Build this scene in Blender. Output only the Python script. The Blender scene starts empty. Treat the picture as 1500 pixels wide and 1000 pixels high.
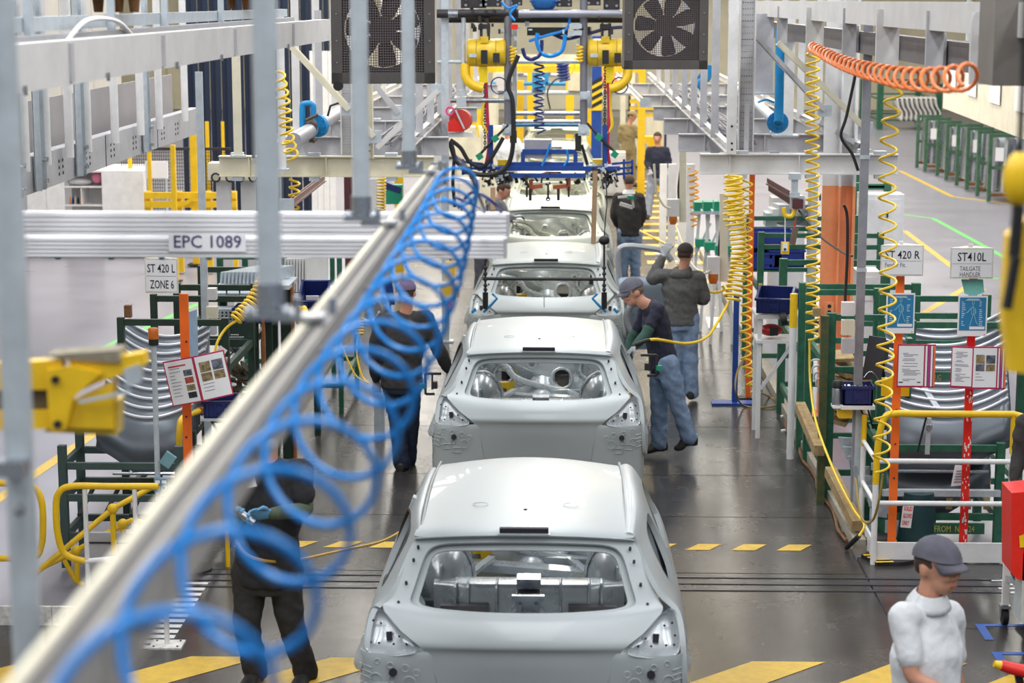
import bpy, bmesh, math, random
from mathutils import Vector, Matrix, noise
SC = bpy.context.scene
COL = SC.collection
R = math.radians
random.seed(7)
# ---------------------------------------------------------------- camera, world, lamps, exposure
F = 2924.0                      # focal length in pixels of the 1500 px wide frame
CAMZ = 4.3
cam_d = bpy.data.cameras.new('camera')
cam = bpy.data.objects.new('camera', cam_d)
COL.objects.link(cam)
cam.location = (0, 0, CAMZ)
cam.rotation_euler = (R(90 - 9.704), 0, R(1.564))
cam_d.sensor_width = 36.0
cam_d.lens = F / 1500 * 36.0
cam_d.clip_start = 0.05
cam_d.clip_end = 300
cam_d.dof.use_dof = True
cam_d.dof.focus_distance = 16.0
cam_d.dof.aperture_fstop = 3.4
SC.camera = cam
CM = cam.rotation_euler.to_matrix()

def ray(u, v):
    return CM @ Vector(((u - 750) / F, (500 - v) / F, -1.0))
def P(u, v, Y):                 # the point at distance Y down the hall that lies on sight line (u, v)
    d = ray(u, v)
    return Vector((0, 0, CAMZ)) + d * (Y / d.y)
def G(u, v, z=0.0):             # the point at height z
    d = ray(u, v)
    return Vector((0, 0, CAMZ)) + d * ((z - CAMZ) / d.z)

world = bpy.data.worlds.new('hall_light')
SC.world = world
world.use_nodes = True
world.node_tree.nodes['Background'].inputs[0].default_value = (0.93, 0.97, 1.0, 1)
world.node_tree.nodes['Background'].inputs[1].default_value = 0.2

def area(name, loc, sx, sy, power, col=(1, 1, 1), rot=(0, 0, 0)):
    l = bpy.data.lights.new(name, 'AREA')
    l.shape = 'RECTANGLE'
    l.size = sx
    l.size_y = sy
    l.energy = power
    l.color = col
    o = bpy.data.objects.new(name, l)
    COL.objects.link(o)
    o.location = loc
    o.rotation_euler = rot
    return o
# rows of roof lamps that run down the hall
for lx in (-8.5, -4.4, -0.3, 3.9, 8.5):
    for k in range(5):
        warm = (1.0, 0.95, 0.86) if k >= 2 else (0.98, 0.985, 1.0)
        area('roof_lamp', (lx, 4 + k * 15, 8.6), 0.9, 12.0, 260 if k < 2 else 400, warm)
for k in range(3):
    area('high_bay_lamp', (1.15, 30 + k * 14, 8.3), 0.9, 0.9, 150, (1.0, 0.80, 0.45))
SC.view_settings.view_transform = 'Standard'
SC.view_settings.look = 'None'
SC.view_settings.gamma = 1.0
SC.view_settings.use_curve_mapping = False
SC.view_settings.exposure = 0.66
# ---------------------------------------------------------------- materials
def lin(c):
    c = c / 255.0
    return c / 12.92 if c <= 0.04045 else ((c + 0.055) / 1.055) ** 2.4
MATS = {}
def mat(key, rgb, r=0.5, m=0.0, var=0.10, sc=6.0, bump=0.0, coat=0.0, tint=False, dark=None, emit=0.0, alpha=1.0, trans=0.0):
    if key in MATS: return MATS[key]
    M_ = bpy.data.materials.new(key)
    M_.use_nodes = True
    nt = M_.node_tree
    b = nt.nodes['Principled BSDF']
    L = nt.links.new
    col = tuple(lin(c) for c in rgb)
    dk = tuple(lin(c) for c in dark) if dark else tuple(c * (1 - 2.2 * var) for c in col)
    tc = nt.nodes.new('ShaderNodeTexCoord')
    n = nt.nodes.new('ShaderNodeTexNoise')
    n.inputs['Scale'].default_value = sc
    n.inputs['Detail'].default_value = 6
    n.inputs['Roughness'].default_value = 0.65
    L(tc.outputs['Object'], n.inputs['Vector'])
    cr = nt.nodes.new('ShaderNodeValToRGB')
    cr.color_ramp.elements[0].position = 0.32
    cr.color_ramp.elements[1].position = 0.62
    cr.color_ramp.elements[0].color = dk + (1,)
    cr.color_ramp.elements[1].color = col + (1,)
    L(n.outputs['Fac'], cr.inputs['Fac'])
    out = cr.outputs['Color']
    if tint:
        oi = nt.nodes.new('ShaderNodeObjectInfo')
        mx = nt.nodes.new('ShaderNodeMix')
        mx.data_type = 'RGBA'
        mx.blend_type = 'MULTIPLY'
        mx.inputs[0].default_value = 1.0
        L(out, mx.inputs[6]); L(oi.outputs['Color'], mx.inputs[7])
        out = mx.outputs[2]
    L(out, b.inputs['Base Color'])
    mr = nt.nodes.new('ShaderNodeMapRange')
    mr.inputs['To Min'].default_value = max(0.03, r - 0.08)
    mr.inputs['To Max'].default_value = min(1, r + 0.08)
    L(n.outputs['Fac'], mr.inputs['Value']); L(mr.outputs[0], b.inputs['Roughness'])
    b.inputs['Metallic'].default_value = m
    b.inputs['Coat Weight'].default_value = coat
    b.inputs['Transmission Weight'].default_value = trans
    b.inputs['Alpha'].default_value = alpha
    if emit:
        L(out, b.inputs['Emission Color']); b.inputs['Emission Strength'].default_value = emit
    if bump:
        bp = nt.nodes.new('ShaderNodeBump')
        bp.inputs['Strength'].default_value = bump
        bp.inputs['Distance'].default_value = 0.01
        n2 = nt.nodes.new('ShaderNodeTexNoise')
        n2.inputs['Scale'].default_value = sc * 9
        n2.inputs['Detail'].default_value = 4
        L(tc.outputs['Object'], n2.inputs['Vector'])
        L(n2.outputs['Fac'], bp.inputs['Height']); L(bp.outputs[0], b.inputs['Normal'])
    MATS[key] = M_
    return M_

body_m = mat('body_primer', (172, 180, 183), 0.38, 0.12, 0.02, 2.0, coat=0.12, tint=True)
inner_m = mat('pressed_steel', (206, 213, 217), 0.28, 0.45, 0.05, 3.0, tint=True)
hole_m = mat('dark_opening', (22, 20, 34), 0.7)
steel_m = mat('bare_steel', (176, 182, 190), 0.28, 0.9, 0.06, 4)
alu_m = mat('aluminium', (216, 218, 224), 0.30, 0.75, 0.04, 3)
galv_m = mat('galvanised_steel', (196, 206, 213), 0.45, 0.2, 0.08, 14)
grey_m = mat('grey_paint', (186, 186, 190), 0.5, 0, 0.08, 5)
pale_m = mat('pale_grey_paint', (218, 217, 216), 0.5, 0, 0.06, 4)
cream_m = mat('cream_paint', (226, 220, 196), 0.5, 0, 0.07, 4)
white_m = mat('white_paint', (236, 236, 236), 0.4, 0, 0.06, 6)
wornwhite_m = mat('worn_white_paint', (228, 226, 222), 0.5, 0, 0.18, 22)
yellow_m = mat('yellow_paint', (242, 198, 28), 0.38, 0, 0.07, 7)
hoist_m = mat('hoist_yellow', (224, 188, 40), 0.35, 0, 0.10, 9)
hose_y = mat('yellow_hose', (245, 208, 50), 0.35, 0, 0.05, 10)
hose_b = mat('blue_hose', (18, 136, 222), 0.3, 0, 0.04, 10)
hose_n = mat('navy_hose', (22, 44, 110), 0.3, 0, 0.05, 10)
hose_o = mat('orange_hose', (240, 128, 66), 0.35, 0, 0.05, 10)
pipe_b = mat('blue_pipe_paint', (24, 142, 204), 0.4, 0, 0.08, 8)
blue_m = mat('blue_paint', (26, 70, 150), 0.4, 0, 0.10, 8)
navy_m = mat('navy_plastic', (30, 44, 104), 0.4, 0, 0.06, 9)
green_m = mat('green_paint', (44, 104, 80), 0.45, 0, 0.16, 12)
dgreen_m = mat('dark_green_paint', (34, 58, 46), 0.5, 0, 0.16, 12)
teal_m = mat('teal_paint', (52, 128, 112), 0.45, 0, 0.14, 10)
rust_m = mat('worn_brown_steel', (134, 96, 60), 0.7, 0.2, 0.22, 16)
wood_m = mat('rough_timber', (176, 150, 106), 0.8, 0, 0.2, 14)
orange_m = mat('orange_paint', (252, 116, 36), 0.4, 0, 0.04, 7)
peach_m = mat('faded_orange_paint', (252, 164, 112), 0.5, 0, 0.07, 4)
red_m = mat('red_paint', (226, 40, 30), 0.4, 0, 0.06, 12)
redwhite_m = mat('chipped_red_paint', (226, 36, 26), 0.4, 0, 0.03, 20)
black_m = mat('black_rubber', (28, 28, 30), 0.55, 0, 0.12, 10)
iron_m = mat('dark_iron', (58, 56, 58), 0.5, 0.4, 0.14, 10)
fan_m = mat('fan_housing_grey', (92, 88, 86), 0.5, 0.1, 0.08, 6)
maroon_m = mat('maroon_paint', (92, 46, 50), 0.6, 0, 0.12, 10)
brownrail_m = mat('brown_rail_paint', (148, 118, 112), 0.5, 0, 0.1, 8)
paper_m = mat('white_paper', (240, 241, 244), 0.8, 0, 0.02, 5)
ink_m = mat('violet_ink', (70, 56, 110), 0.8, 0, 0.02)
bink_m = mat('black_ink', (44, 44, 60), 0.8, 0, 0.02)
gink_m = mat('grey_ink', (120, 116, 134), 0.8, 0, 0.02)
dust_m = mat('dusty_white_plastic', (224, 222, 214), 0.6, 0, 0.1, 18)
poster_m = mat('poster_blue', (40, 128, 178), 0.6, 0, 0.04, 5)
magenta_m = mat('crimson_plastic', (190, 44, 84), 0.4, 0, 0.05)
amber_m = mat('amber_plastic', (206, 110, 26), 0.25, 0, 0.1, 12)
boxblue_m = mat('pale_teal_box', (120, 166, 178), 0.45, 0, 0.08, 10)
pink_m = mat('pink_cloth', (222, 130, 160), 0.8)
carton_m = mat('brown_card', (170, 138, 96), 0.8, 0, 0.1)
mint_m = mat('mint_card', (130, 205, 196), 0.7)
jade_m = mat('jade_plastic', (30, 150, 116), 0.4)
# cloth and skin
skin_m = mat('skin', (206, 150, 124), 0.5, 0, 0.06, 14)
hair_m = mat('brown_hair', (74, 56, 44), 0.7, 0, 0.15, 40, bump=0.4)
ghair_m = mat('grey_brown_hair', (120, 104, 92), 0.7, 0, 0.15, 40, bump=0.4)
charcoal_m = mat('charcoal_cloth', (56, 54, 54), 0.9, 0, 0.10, 9, bump=0.3)
navycloth_m = mat('navy_cloth', (42, 44, 62), 0.9, 0, 0.10, 9, bump=0.3)
blackcloth_m = mat('black_cloth', (36, 36, 40), 0.9, 0, 0.12, 9, bump=0.3)
hoodie_m = mat('grey_marl_cloth', (98, 98, 98), 0.95, 0, 0.12, 30, bump=0.4)
jeans_m = mat('blue_denim', (140, 164, 196), 0.9, 0, 0.20, 7, bump=0.3)
djeans_m = mat('dark_denim', (38, 50, 72), 0.9, 0, 0.16, 7, bump=0.3)
polo_m = mat('white_cloth', (226, 230, 234), 0.9, 0, 0.05, 5, bump=0.3)
capgrey_m = mat('grey_cap_cloth', (98, 98, 110), 0.9, 0, 0.12, 14, bump=0.3)
capblack_m = mat('black_cap_cloth', (48, 42, 38), 0.9, 0, 0.12, 14, bump=0.3)
glove_m = mat('blue_glove', (96, 150, 190), 0.7, 0, 0.10, 20, bump=0.3)
gloveg_m = mat('grey_glove', (168, 172, 176), 0.8, 0, 0.10, 20, bump=0.3)
sleeve_m = mat('green_sleeve', (56, 88, 78), 0.9, 0, 0.10, 20, bump=0.3)
khaki_m = mat('khaki_cloth', (150, 136, 100), 0.9, 0, 0.10, 8, bump=0.3)
boot_m = mat('dark_boot_leather', (46, 44, 44), 0.5, 0, 0.10, 12)
greytr_m = mat('pale_work_cloth', (158, 166, 184), 0.9, 0, 0.08, 8, bump=0.3)

# ---------------------------------------------------------------- mesh builder
class MB:
    def __init__(s): s.v = []; s.f = []
    def add(s, vs, fs):
        n = len(s.v); s.v += [Vector(v) for v in vs]; s.f += [tuple(i + n for i in f) for f in fs]; return s
    def box(s, c, d, rot=None):
        c = Vector(c); h = Vector(d) / 2
        vs = [Vector((x, y, z)) for x in (-h.x, h.x) for y in (-h.y, h.y) for z in (-h.z, h.z)]
        if rot is not None:
            from mathutils import Euler
            m = rot if isinstance(rot, Matrix) else Euler(rot).to_matrix()
            vs = [m @ v for v in vs]
        return s.add([v + c for v in vs], [(0, 1, 3, 2), (4, 6, 7, 5), (0, 4, 5, 1), (2, 3, 7, 6), (0, 2, 6, 4), (1, 5, 7, 3)])
    def span(s, a, b):          # box between two opposite corners
        a = Vector(a); b = Vector(b)
        return s.box((a + b) / 2, [max(abs(x), 1e-4) for x in (b - a)])
    def bar(s, a, b, w, h=None, up=(0, 0, 1)):      # square bar from a to b: w across, h along up
        a = Vector(a); b = Vector(b); h = h or w
        y = (b - a); L_ = y.length; y.normalize()
        u = Vector(up)
        if abs(u.dot(y)) > 0.98: u = Vector((0, 1, 0)) if abs(y.y) < 0.9 else Vector((1, 0, 0))
        x = y.cross(u).normalized(); z = x.cross(y)
        m = Matrix((x, y, z)).transposed()
        return s.box((a + b) / 2, (w, L_, h), m)
    def ibeam(s, a, b, w, h, t=0.012):
        a = Vector(a); b = Vector(b); k = Vector((0, 0, h / 2 - t / 2))
        s.bar(a, b, t, h); s.bar(a + k, b + k, w, t); s.bar(a - k, b - k, w, t); return s
    def channel(s, a, b, w, h, t=0.01, up=(0, 0, 1), side=1):
        a = Vector(a); b = Vector(b); y = (b - a).normalized(); u = Vector(up)
        x = y.cross(u).normalized(); z = x.cross(y)
        s.bar(a + x * side * w / 2, b + x * side * w / 2, t, h, up)
        s.bar(a + z * (h / 2 - t / 2), b + z * (h / 2 - t / 2), w, t, up)
        s.bar(a - z * (h / 2 - t / 2), b - z * (h / 2 - t / 2), w, t, up); return s
    def tube(s, pts, r, n=8, caps=True, closed=False):
        pts = [Vector(p) for p in pts]; k = len(pts)
        rs = r if isinstance(r, (list, tuple)) else [r] * k
        base = len(s.v); T = []
        for i in range(k):
            a = pts[(i - 1) % k] if (closed or i > 0) else pts[i]
            b = pts[(i + 1) % k] if (closed or i < k - 1) else pts[i]
            t = b - a
            T.append(t.normalized() if t.length > 1e-9 else Vector((0, 0, 1)))
        u = T[0].orthogonal().normalized()
        for i in range(k):
            u = (u - T[i] * u.dot(T[i]))
            u = u.normalized() if u.length > 1e-6 else T[i].orthogonal().normalized()
            w = T[i].cross(u)
            for j in range(n):
                a = 2 * math.pi * j / n
                s.v.append(pts[i] + (u * math.cos(a) + w * math.sin(a)) * rs[i])
        for i in range(k if closed else k - 1):
            i2 = (i + 1) % k
            for j in range(n):
                j2 = (j + 1) % n
                s.f.append((base + i * n + j, base + i * n + j2, base + i2 * n + j2, base + i2 * n + j))
        if caps and not closed:
            s.f.append(tuple(base + j for j in reversed(range(n))))
            s.f.append(tuple(base + (k - 1) * n + j for j in range(n)))
        return s
    def cyl(s, a, b, r, n=16, r2=None): return s.tube([a, b], [r, r if r2 is None else r2], n)
    def ball(s, c, r, n=12, sq=(1, 1, 1)):
        c = Vector(c); base = len(s.v); m = n // 2
        s.v.append(c + Vector((0, 0, r * sq[2])))
        for i in range(1, m):
            t = math.pi * i / m
            for j in range(n):
                p = 2 * math.pi * j / n
                s.v.append(c + Vector((r * sq[0] * math.sin(t) * math.cos(p), r * sq[1] * math.sin(t) * math.sin(p), r * sq[2] * math.cos(t))))
        s.v.append(c - Vector((0, 0, r * sq[2])))
        e = len(s.v) - 1
        for j in range(n):
            j2 = (j + 1) % n
            s.f.append((base, base + 1 + j, base + 1 + j2))
            s.f.append((e, base + 1 + (m - 2) * n + j2, base + 1 + (m - 2) * n + j))
            for i in range(m - 2):
                a = base + 1 + i * n
                s.f.append((a + j, a + n + j, a + n + j2, a + j2))
        return s
    def ell(s, c, rx, ry, rz, rot=None, n=16):
        k = len(s.v); s.ball((0, 0, 0), 1.0, n, (rx, ry, rz))
        for i in range(k, len(s.v)):
            v = s.v[i]
            if rot is not None: v = rot @ v
            s.v[i] = v + Vector(c)
        return s
    def prism(s, outline, d):    # outline: 3-D points in order; d: vector of thickness
        o = [Vector(p) for p in outline]; d = Vector(d); k = len(o); b = len(s.v)
        s.v += o + [p + d for p in o]
        s.f.append(tuple(b + i for i in reversed(range(k)))); s.f.append(tuple(b + k + i for i in range(k)))
        for i in range(k):
            j = (i + 1) % k; s.f.append((b + i, b + j, b + k + j, b + k + i))
        return s
    def ring(s, c, r, axis, w=0.006, n=16):  # flat torus
        c = Vector(c); ax = Vector(axis).normalized(); u = ax.orthogonal().normalized(); w_ = ax.cross(u)
        return s.tube([c + (u * math.cos(2 * math.pi * i / n) + w_ * math.sin(2 * math.pi * i / n)) * r for i in range(n)], w, 6, closed=True)
    def grid(s, rows, skip=()):
        b = len(s.v); nr = len(rows); nc = len(rows[0])
        for r_ in rows: s.v += [Vector(p) for p in r_]
        for i in range(nr - 1):
            for j in range(nc - 1):
                if (i, j) in skip: continue
                s.f.append((b + i * nc + j, b + i * nc + j + 1, b + (i + 1) * nc + j + 1, b + (i + 1) * nc + j))
        return s
    def helix(s, path, R_, turns, r, n=6, per=14, flat=None):
        # coil of radius R_ wound on a polyline path
        path = [Vector(p) for p in path]
        L_ = [0]
        for a, b in zip(path, path[1:]): L_.append(L_[-1] + (b - a).length)
        N = int(turns * per); pts = []
        u = None
        for i in range(N + 1):
            t = L_[-1] * i / N
            k = 0
            while k < len(path) - 2 and L_[k + 1] < t: k += 1
            f = (t - L_[k]) / max(1e-9, L_[k + 1] - L_[k])
            c = path[k].lerp(path[k + 1], f); T = (path[k + 1] - path[k]).normalized()
            if u is None: u = T.orthogonal().normalized()
            u = (u - T * u.dot(T)).normalized(); w = T.cross(u)
            a = 2 * math.pi * turns * i / N
            rr = R_(i / N) if callable(R_) else R_
            pts.append(c + (u * math.cos(a) + w * math.sin(a)) * rr)
        return s.tube(pts, r, n)
    def mesh(s, name, m, off=(0, 0, 0), smooth=True, ang=0.7):
        me = bpy.data.meshes.new(name)
        o = Vector(off)
        me.from_pydata([v - o for v in s.v], [], s.f)
        bm = bmesh.new(); bm.from_mesh(me); bmesh.ops.delete(bm, geom=[v for v in bm.verts if not v.link_faces], context='VERTS'); bmesh.ops.recalc_face_normals(bm, faces=bm.faces); bm.to_mesh(me); bm.free()
        if m: me.materials.append(m)
        if smooth:
            me.shade_smooth(); me.set_sharp_from_angle(angle=ang)
        return me
    def build(s, name, m, parent=None, **kw):
        off = Vector((0, 0, 0))
        if parent is not None:
            rt = parent
            while rt.parent: rt = rt.parent
            off = rt.location
        o = bpy.data.objects.new(name, s.mesh(name, m, off, **kw))
        COL.objects.link(o)
        if name in ('rivet_hole', 'stamped_boss', 'stud_hole', 'pressing_mark'): o['kind'] = 'stuff'
        if parent is not None: o.parent = parent
        return o

def tag(o, label, cat, group=None):
    o['label'] = label; o['category'] = cat
    if group: o['group'] = group
    return o
def thing(name, label, cat, loc=(0, 0, 0), group=None):
    o = bpy.data.objects.new(name, None); COL.objects.link(o)
    o.location = Vector(loc); o.empty_display_size = 0.1
    o['kind'] = 'thing'; return tag(o, label, cat, group)
def struct(o): o['kind'] = 'structure'; return o
def linkmesh(name, me, parent=None, loc=(0, 0, 0)):
    o = bpy.data.objects.new(name, me); COL.objects.link(o); o.location = loc
    if parent is not None: o.parent = parent
    return o
def dup(o, parent=None, label=None, group=None, loc=None, rotz=None, color=None):
    c = o.copy(); COL.objects.link(c)
    if parent is not None: c.parent = parent
    if label: c['label'] = label
    if group: c['group'] = group
    if loc is not None: c.location = loc
    if rotz is not None: c.rotation_euler.z = rotz
    if color is not None: c.color = color
    for ch in list(o.children): dup(ch, c, color=color)
    return c
WS = bpy.data.scenes.new('bench')   # scratch scene, so that evaluating one mesh never touches the rest
def evaluated(o):
    WS.collection.objects.link(o)
    vl = WS.view_layers[0]; vl.update(); dg = vl.depsgraph; dg.update()
    return bpy.data.meshes.new_from_object(o.evaluated_get(dg), depsgraph=dg)
def bake(me, *mods):            # run modifiers over a mesh and hand back the result
    o = bpy.data.objects.new('work', me)
    for kind, kw in mods:
        md = o.modifiers.new('m', kind)
        for k, v in kw.items(): setattr(md, k, v)
    out = evaluated(o); bpy.data.objects.remove(o)
    return out
def subdiv(mb, name, m, parent=None, level=2, thick=0.0, offset=-1.0, weld=0.0):
    me = mb.mesh(name, m, (0, 0, 0), ang=3.2)
    mods = []
    if weld: mods.append(('WELD', dict(merge_threshold=weld)))
    mods.append(('SUBSURF', dict(levels=level, render_levels=level)))
    if thick: mods.append(('SOLIDIFY', dict(thickness=thick, offset=offset)))
    out = bake(me, *mods); out.name = name
    out.shade_smooth(); out.set_sharp_from_angle(angle=0.9)
    o = bpy.data.objects.new(name, out); COL.objects.link(o)
    if parent is not None: o.parent = parent
    return o
def text(s, name, m, parent, origin, xdir, ydir, height, depth=0.002, align='LEFT', width=None, bold=0.0):
    cu = bpy.data.curves.new(name, 'FONT'); cu.body = s; cu.align_x = align; cu.extrude = 0.0; cu.offset = bold
    cu.resolution_u = 2
    tmp = bpy.data.objects.new(name, cu); me = evaluated(tmp)
    bpy.data.objects.remove(tmp); bpy.data.curves.remove(cu)
    xs = [v.co.x for v in me.vertices]; w = max(xs) - min(xs)
    k = height / 0.7; kx = k if width is None else width / w
    X = Vector(xdir).normalized(); Y_ = Vector(ydir).normalized(); N_ = X.cross(Y_)
    off = Vector((0, 0, 0))
    if parent is not None:
        rt = parent
        while rt.parent: rt = rt.parent
        off = rt.location
    for v in me.vertices:
        v.co = Vector(origin) - off + X * v.co.x * kx + Y_ * v.co.y * k + N_ * depth
    me.materials.clear(); me.materials.append(m); me.name = name
    return linkmesh(name, me, parent)
def lerp(a, b, t): return a + (b - a) * t
def catmull(pts, n=8):
    pts = [Vector(p) for p in pts]; out = []
    for i in range(len(pts) - 1):
        p0 = pts[max(0, i - 1)]; p1 = pts[i]; p2 = pts[i + 1]; p3 = pts[min(len(pts) - 1, i + 2)]
        for k in range(n):
            t = k / n
            out.append(0.5 * ((2 * p1) + (p2 - p0) * t + (2 * p0 - 5 * p1 + 4 * p2 - p3) * t * t + (3 * p1 - p0 - 3 * p2 + p3) * t ** 3))
    out.append(pts[-1]); return out
# ---------------------------------------------------------------- the hall
hallfloor_m = mat('hall_floor_paint', (146, 146, 159), 0.30, 0, 0.05, 0.9, bump=0.03)
deck_m = mat('line_deck_steel', (66, 64, 63), 0.26, 0, 0.10, 2.2, bump=0.10, dark=(50, 48, 48))
strip_m = mat('groove_strip', (66, 68, 76), 0.3, 0.3, 0.1, 4)
marky_m = mat('worn_yellow_floor_paint', (214, 176, 58), 0.45, 0, 0.12, 9, bump=0.05)
markg_m = mat('green_floor_paint', (104, 206, 104), 0.45, 0, 0.06, 9)
markw_m = mat('white_floor_paint', (220, 222, 224), 0.45, 0, 0.12, 12)
markb_m = mat('blue_floor_paint', (48, 96, 180), 0.45, 0, 0.10, 12)
curb_m = mat('curb_concrete', (176, 168, 152), 0.6, 0, 0.14, 9)
fl = struct(MB().span((-20, -3, -0.12), (24, 82, -0.03)).build('floor', hallfloor_m))
# deck plates across the line, with open joints between them
CX = -0.225
XL, XR = -2.85, 2.28
joints = [-1.0, 2.2, 5.4, 8.6, 11.8, 14.72, 16.4, 17.9, 20.0, 23.2, 26.5, 29.8]
for a, b in zip(joints, joints[1:]):
    far = a > 22
    for x0, x1 in ((XL, CX - 0.9), (CX - 0.9, CX + 0.9), (CX + 0.9, XR)):
        MB().span((x0 + 0.006, a + 0.007, -0.03), (x1 - 0.006, b - 0.007, 0.0)).build('deck_plate', deck_m, fl)
for k in range(9):
    MB().span((XL, 29.8 + k * 5 + 0.007, -0.03), (XR, 34.8 + k * 5 - 0.007, 0)).build('deck_plate', deck_m, fl)
# deck in front of and beside the curbs
for x0, x1 in ((XL - 6, XL - 0.01), (XR + 0.01, XR + 6)):
    for a, b in ((-2, 8), (8.01, 13.4)):
        MB().span((x0, a, -0.03), (x1, b, 0.0)).build('deck_plate', deck_m, fl)
MB().span((XR + 0.01, 13.41, -0.03), (XR + 6, 15.2, 0.0)).build('deck_plate', deck_m, fl)
# groove strips
for y, w in ((14.46, .08), (14.60, .03), (14.28, .05)):
    MB().span((XL, y - w / 2, 0.0), (XR + 1, y + w / 2, 0.006)).build('groove_strip', strip_m, fl)
def flat(pts, m, name, z=0.002):
    q = [Vector((p.x, p.y, z)) for p in pts]
    return MB().prism(q, (0, 0, 0.0015)).build(name, m, fl)
# thin hazard dashes across the line
for k in range(-10, 4):
    x = .956 + .36 * k
    if x < XL or x + .3 > XR: continue
    flat([Vector((x, 15.36, 0)), Vector((x + .19, 15.36, 0)), Vector((x + .30, 15.54, 0)), Vector((x + .115, 15.54, 0))], marky_m, 'hazard_stripe')
# broad hazard stripes at the crossing
for k in range(-7, 6):
    x = 1.24 + .93 * k
    flat([Vector((x - 1.68, 11.0, 0)), Vector((x - 1.20, 11.0, 0)), Vector((x + .48, 12.66, 0)), Vector((x, 12.66, 0))], marky_m, 'hazard_stripe')
# aisle lines on the pale floor
def line(u0, v0, u1, v1, w, m, name='aisle_line'):
    a = G(u0, v0, -0.03); b = G(u1, v1, -0.03); d = (b - a).normalized(); n = Vector((-d.y, d.x, 0)) * w / 2
    flat([a - n, b - n, b + n, a + n], m, name, z=-0.029)
line(-60, 770, 160, 620, 0.12, marky_m); line(1318, 250, 1395, 288, 0.12, marky_m); line(1395, 288, 1500, 301, 0.12, marky_m)
line(1325, 338, 1440, 425, 0.11, marky_m); line(1347, 462, 1420, 418, 0.11, marky_m); line(1345, 482, 1400, 545, 0.11, marky_m)
line(1367, 320, 1560, 425, 0.10, markg_m); line(1310, 312, 1367, 320, 0.08, markg_m); line(150, 510, 290, 445, 0.10, markg_m)
line(1400, 408, 1500, 408, 0.08, markg_m)
# ladder marks by the left curb and blue corner marks
for k in range(13):
    t = k / 12
    a = G(lerp(285, 225, t), lerp(855, 948, t)); 
    flat([a + Vector((-.10, -.035, 0)), a + Vector((.10, -.035, 0)), a + Vector((.10, .035, 0)), a + Vector((-.10, .035, 0))], markw_m, 'ladder_mark')
for k in range(4):
    a = G(lerp(1462, 1478, k / 3), lerp(850, 868, k / 3))
    flat([a + Vector((-.05, -.02, 0)), a + Vector((.08, -.02, 0)), a + Vector((.08, .02, 0)), a + Vector((-.05, .02, 0))], markw_m, 'ladder_mark')
for (u, v) in ((1428, 914), (1452, 955)):
    a = G(u, v)
    flat([a, a + Vector((.45, 0, 0)), a + Vector((.45, -.05, 0)), a + Vector((0, -.05, 0))], markb_m, 'corner_mark')
    flat([a + Vector((0, -.05, 0)), a + Vector((.06, -.05, 0)), a + Vector((.06, -.35, 0)), a + Vector((0, -.35, 0))], markb_m, 'corner_mark')
# yellow walkway ladder in the distance
for k in range(16):
    y = 30.5 + k * 1.15
    flat([Vector((1.35, y, 0)), Vector((2.3, y, 0)), Vector((2.3, y + .4, 0)), Vector((1.35, y + .4, 0))], marky_m, 'walkway_stripe')
# curbs
c = MB()
c.span((XR, 15.35, -.03), (XR + .10, 34, 0.10)); c.span((XR + .10, 15.35, -.03), (XR + .16, 34, 0.05))
struct(c.build('trim_1', curb_m))
c = MB()
c.span((XL - .10, 14.2, -.03), (XL, 34, 0.12)); c.span((XL - .16, 14.2, -.03), (XL - .10, 34, 0.05))
struct(c.build('trim_2', curb_m))
# walls far away, each with its sheeting panels
wall_m = mat('wall_sheeting', (222, 216, 198), 0.7, 0, 0.05, 0.6)
wallb_m = mat('wall_cream', (240, 234, 206), 0.7, 0, 0.10, 0.5)
wb = struct(MB().span((-20, 80, -.1), (24, 80.2, 9.2)).build('wall_back', wallb_m))
for k in range(11):
    MB().span((-20 + k * 4 + .06, 79.9, 0), (-16 + k * 4 - .06, 80, 9)).build('panel', wallb_m, wb)
wl = struct(MB().span((-20.2, -3, -.1), (-20, 80, 9.2)).build('wall_left', wall_m))
wr = struct(MB().span((24, -3, -.1), (24.2, 80, 9.2)).build('wall_right', wall_m))
ceil_m = mat('ceiling_sheet', (150, 150, 152), 0.7, 0, 0.1, 0.4)
struct(MB().span((-20.2, -3, 9.2), (24.2, 80.2, 9.35)).build('ceiling', ceil_m))
# ---------------------------------------------------------------- car bodies
def mirror_rows(half):          # half rows run from the centre (x=0) outwards
    rows = []
    for r_ in half:
        r_ = [Vector(p) for p in r_]
        rows.append([Vector((-p.x, p.y, p.z)) for p in reversed(r_[1:])] + r_)
    return rows

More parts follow.
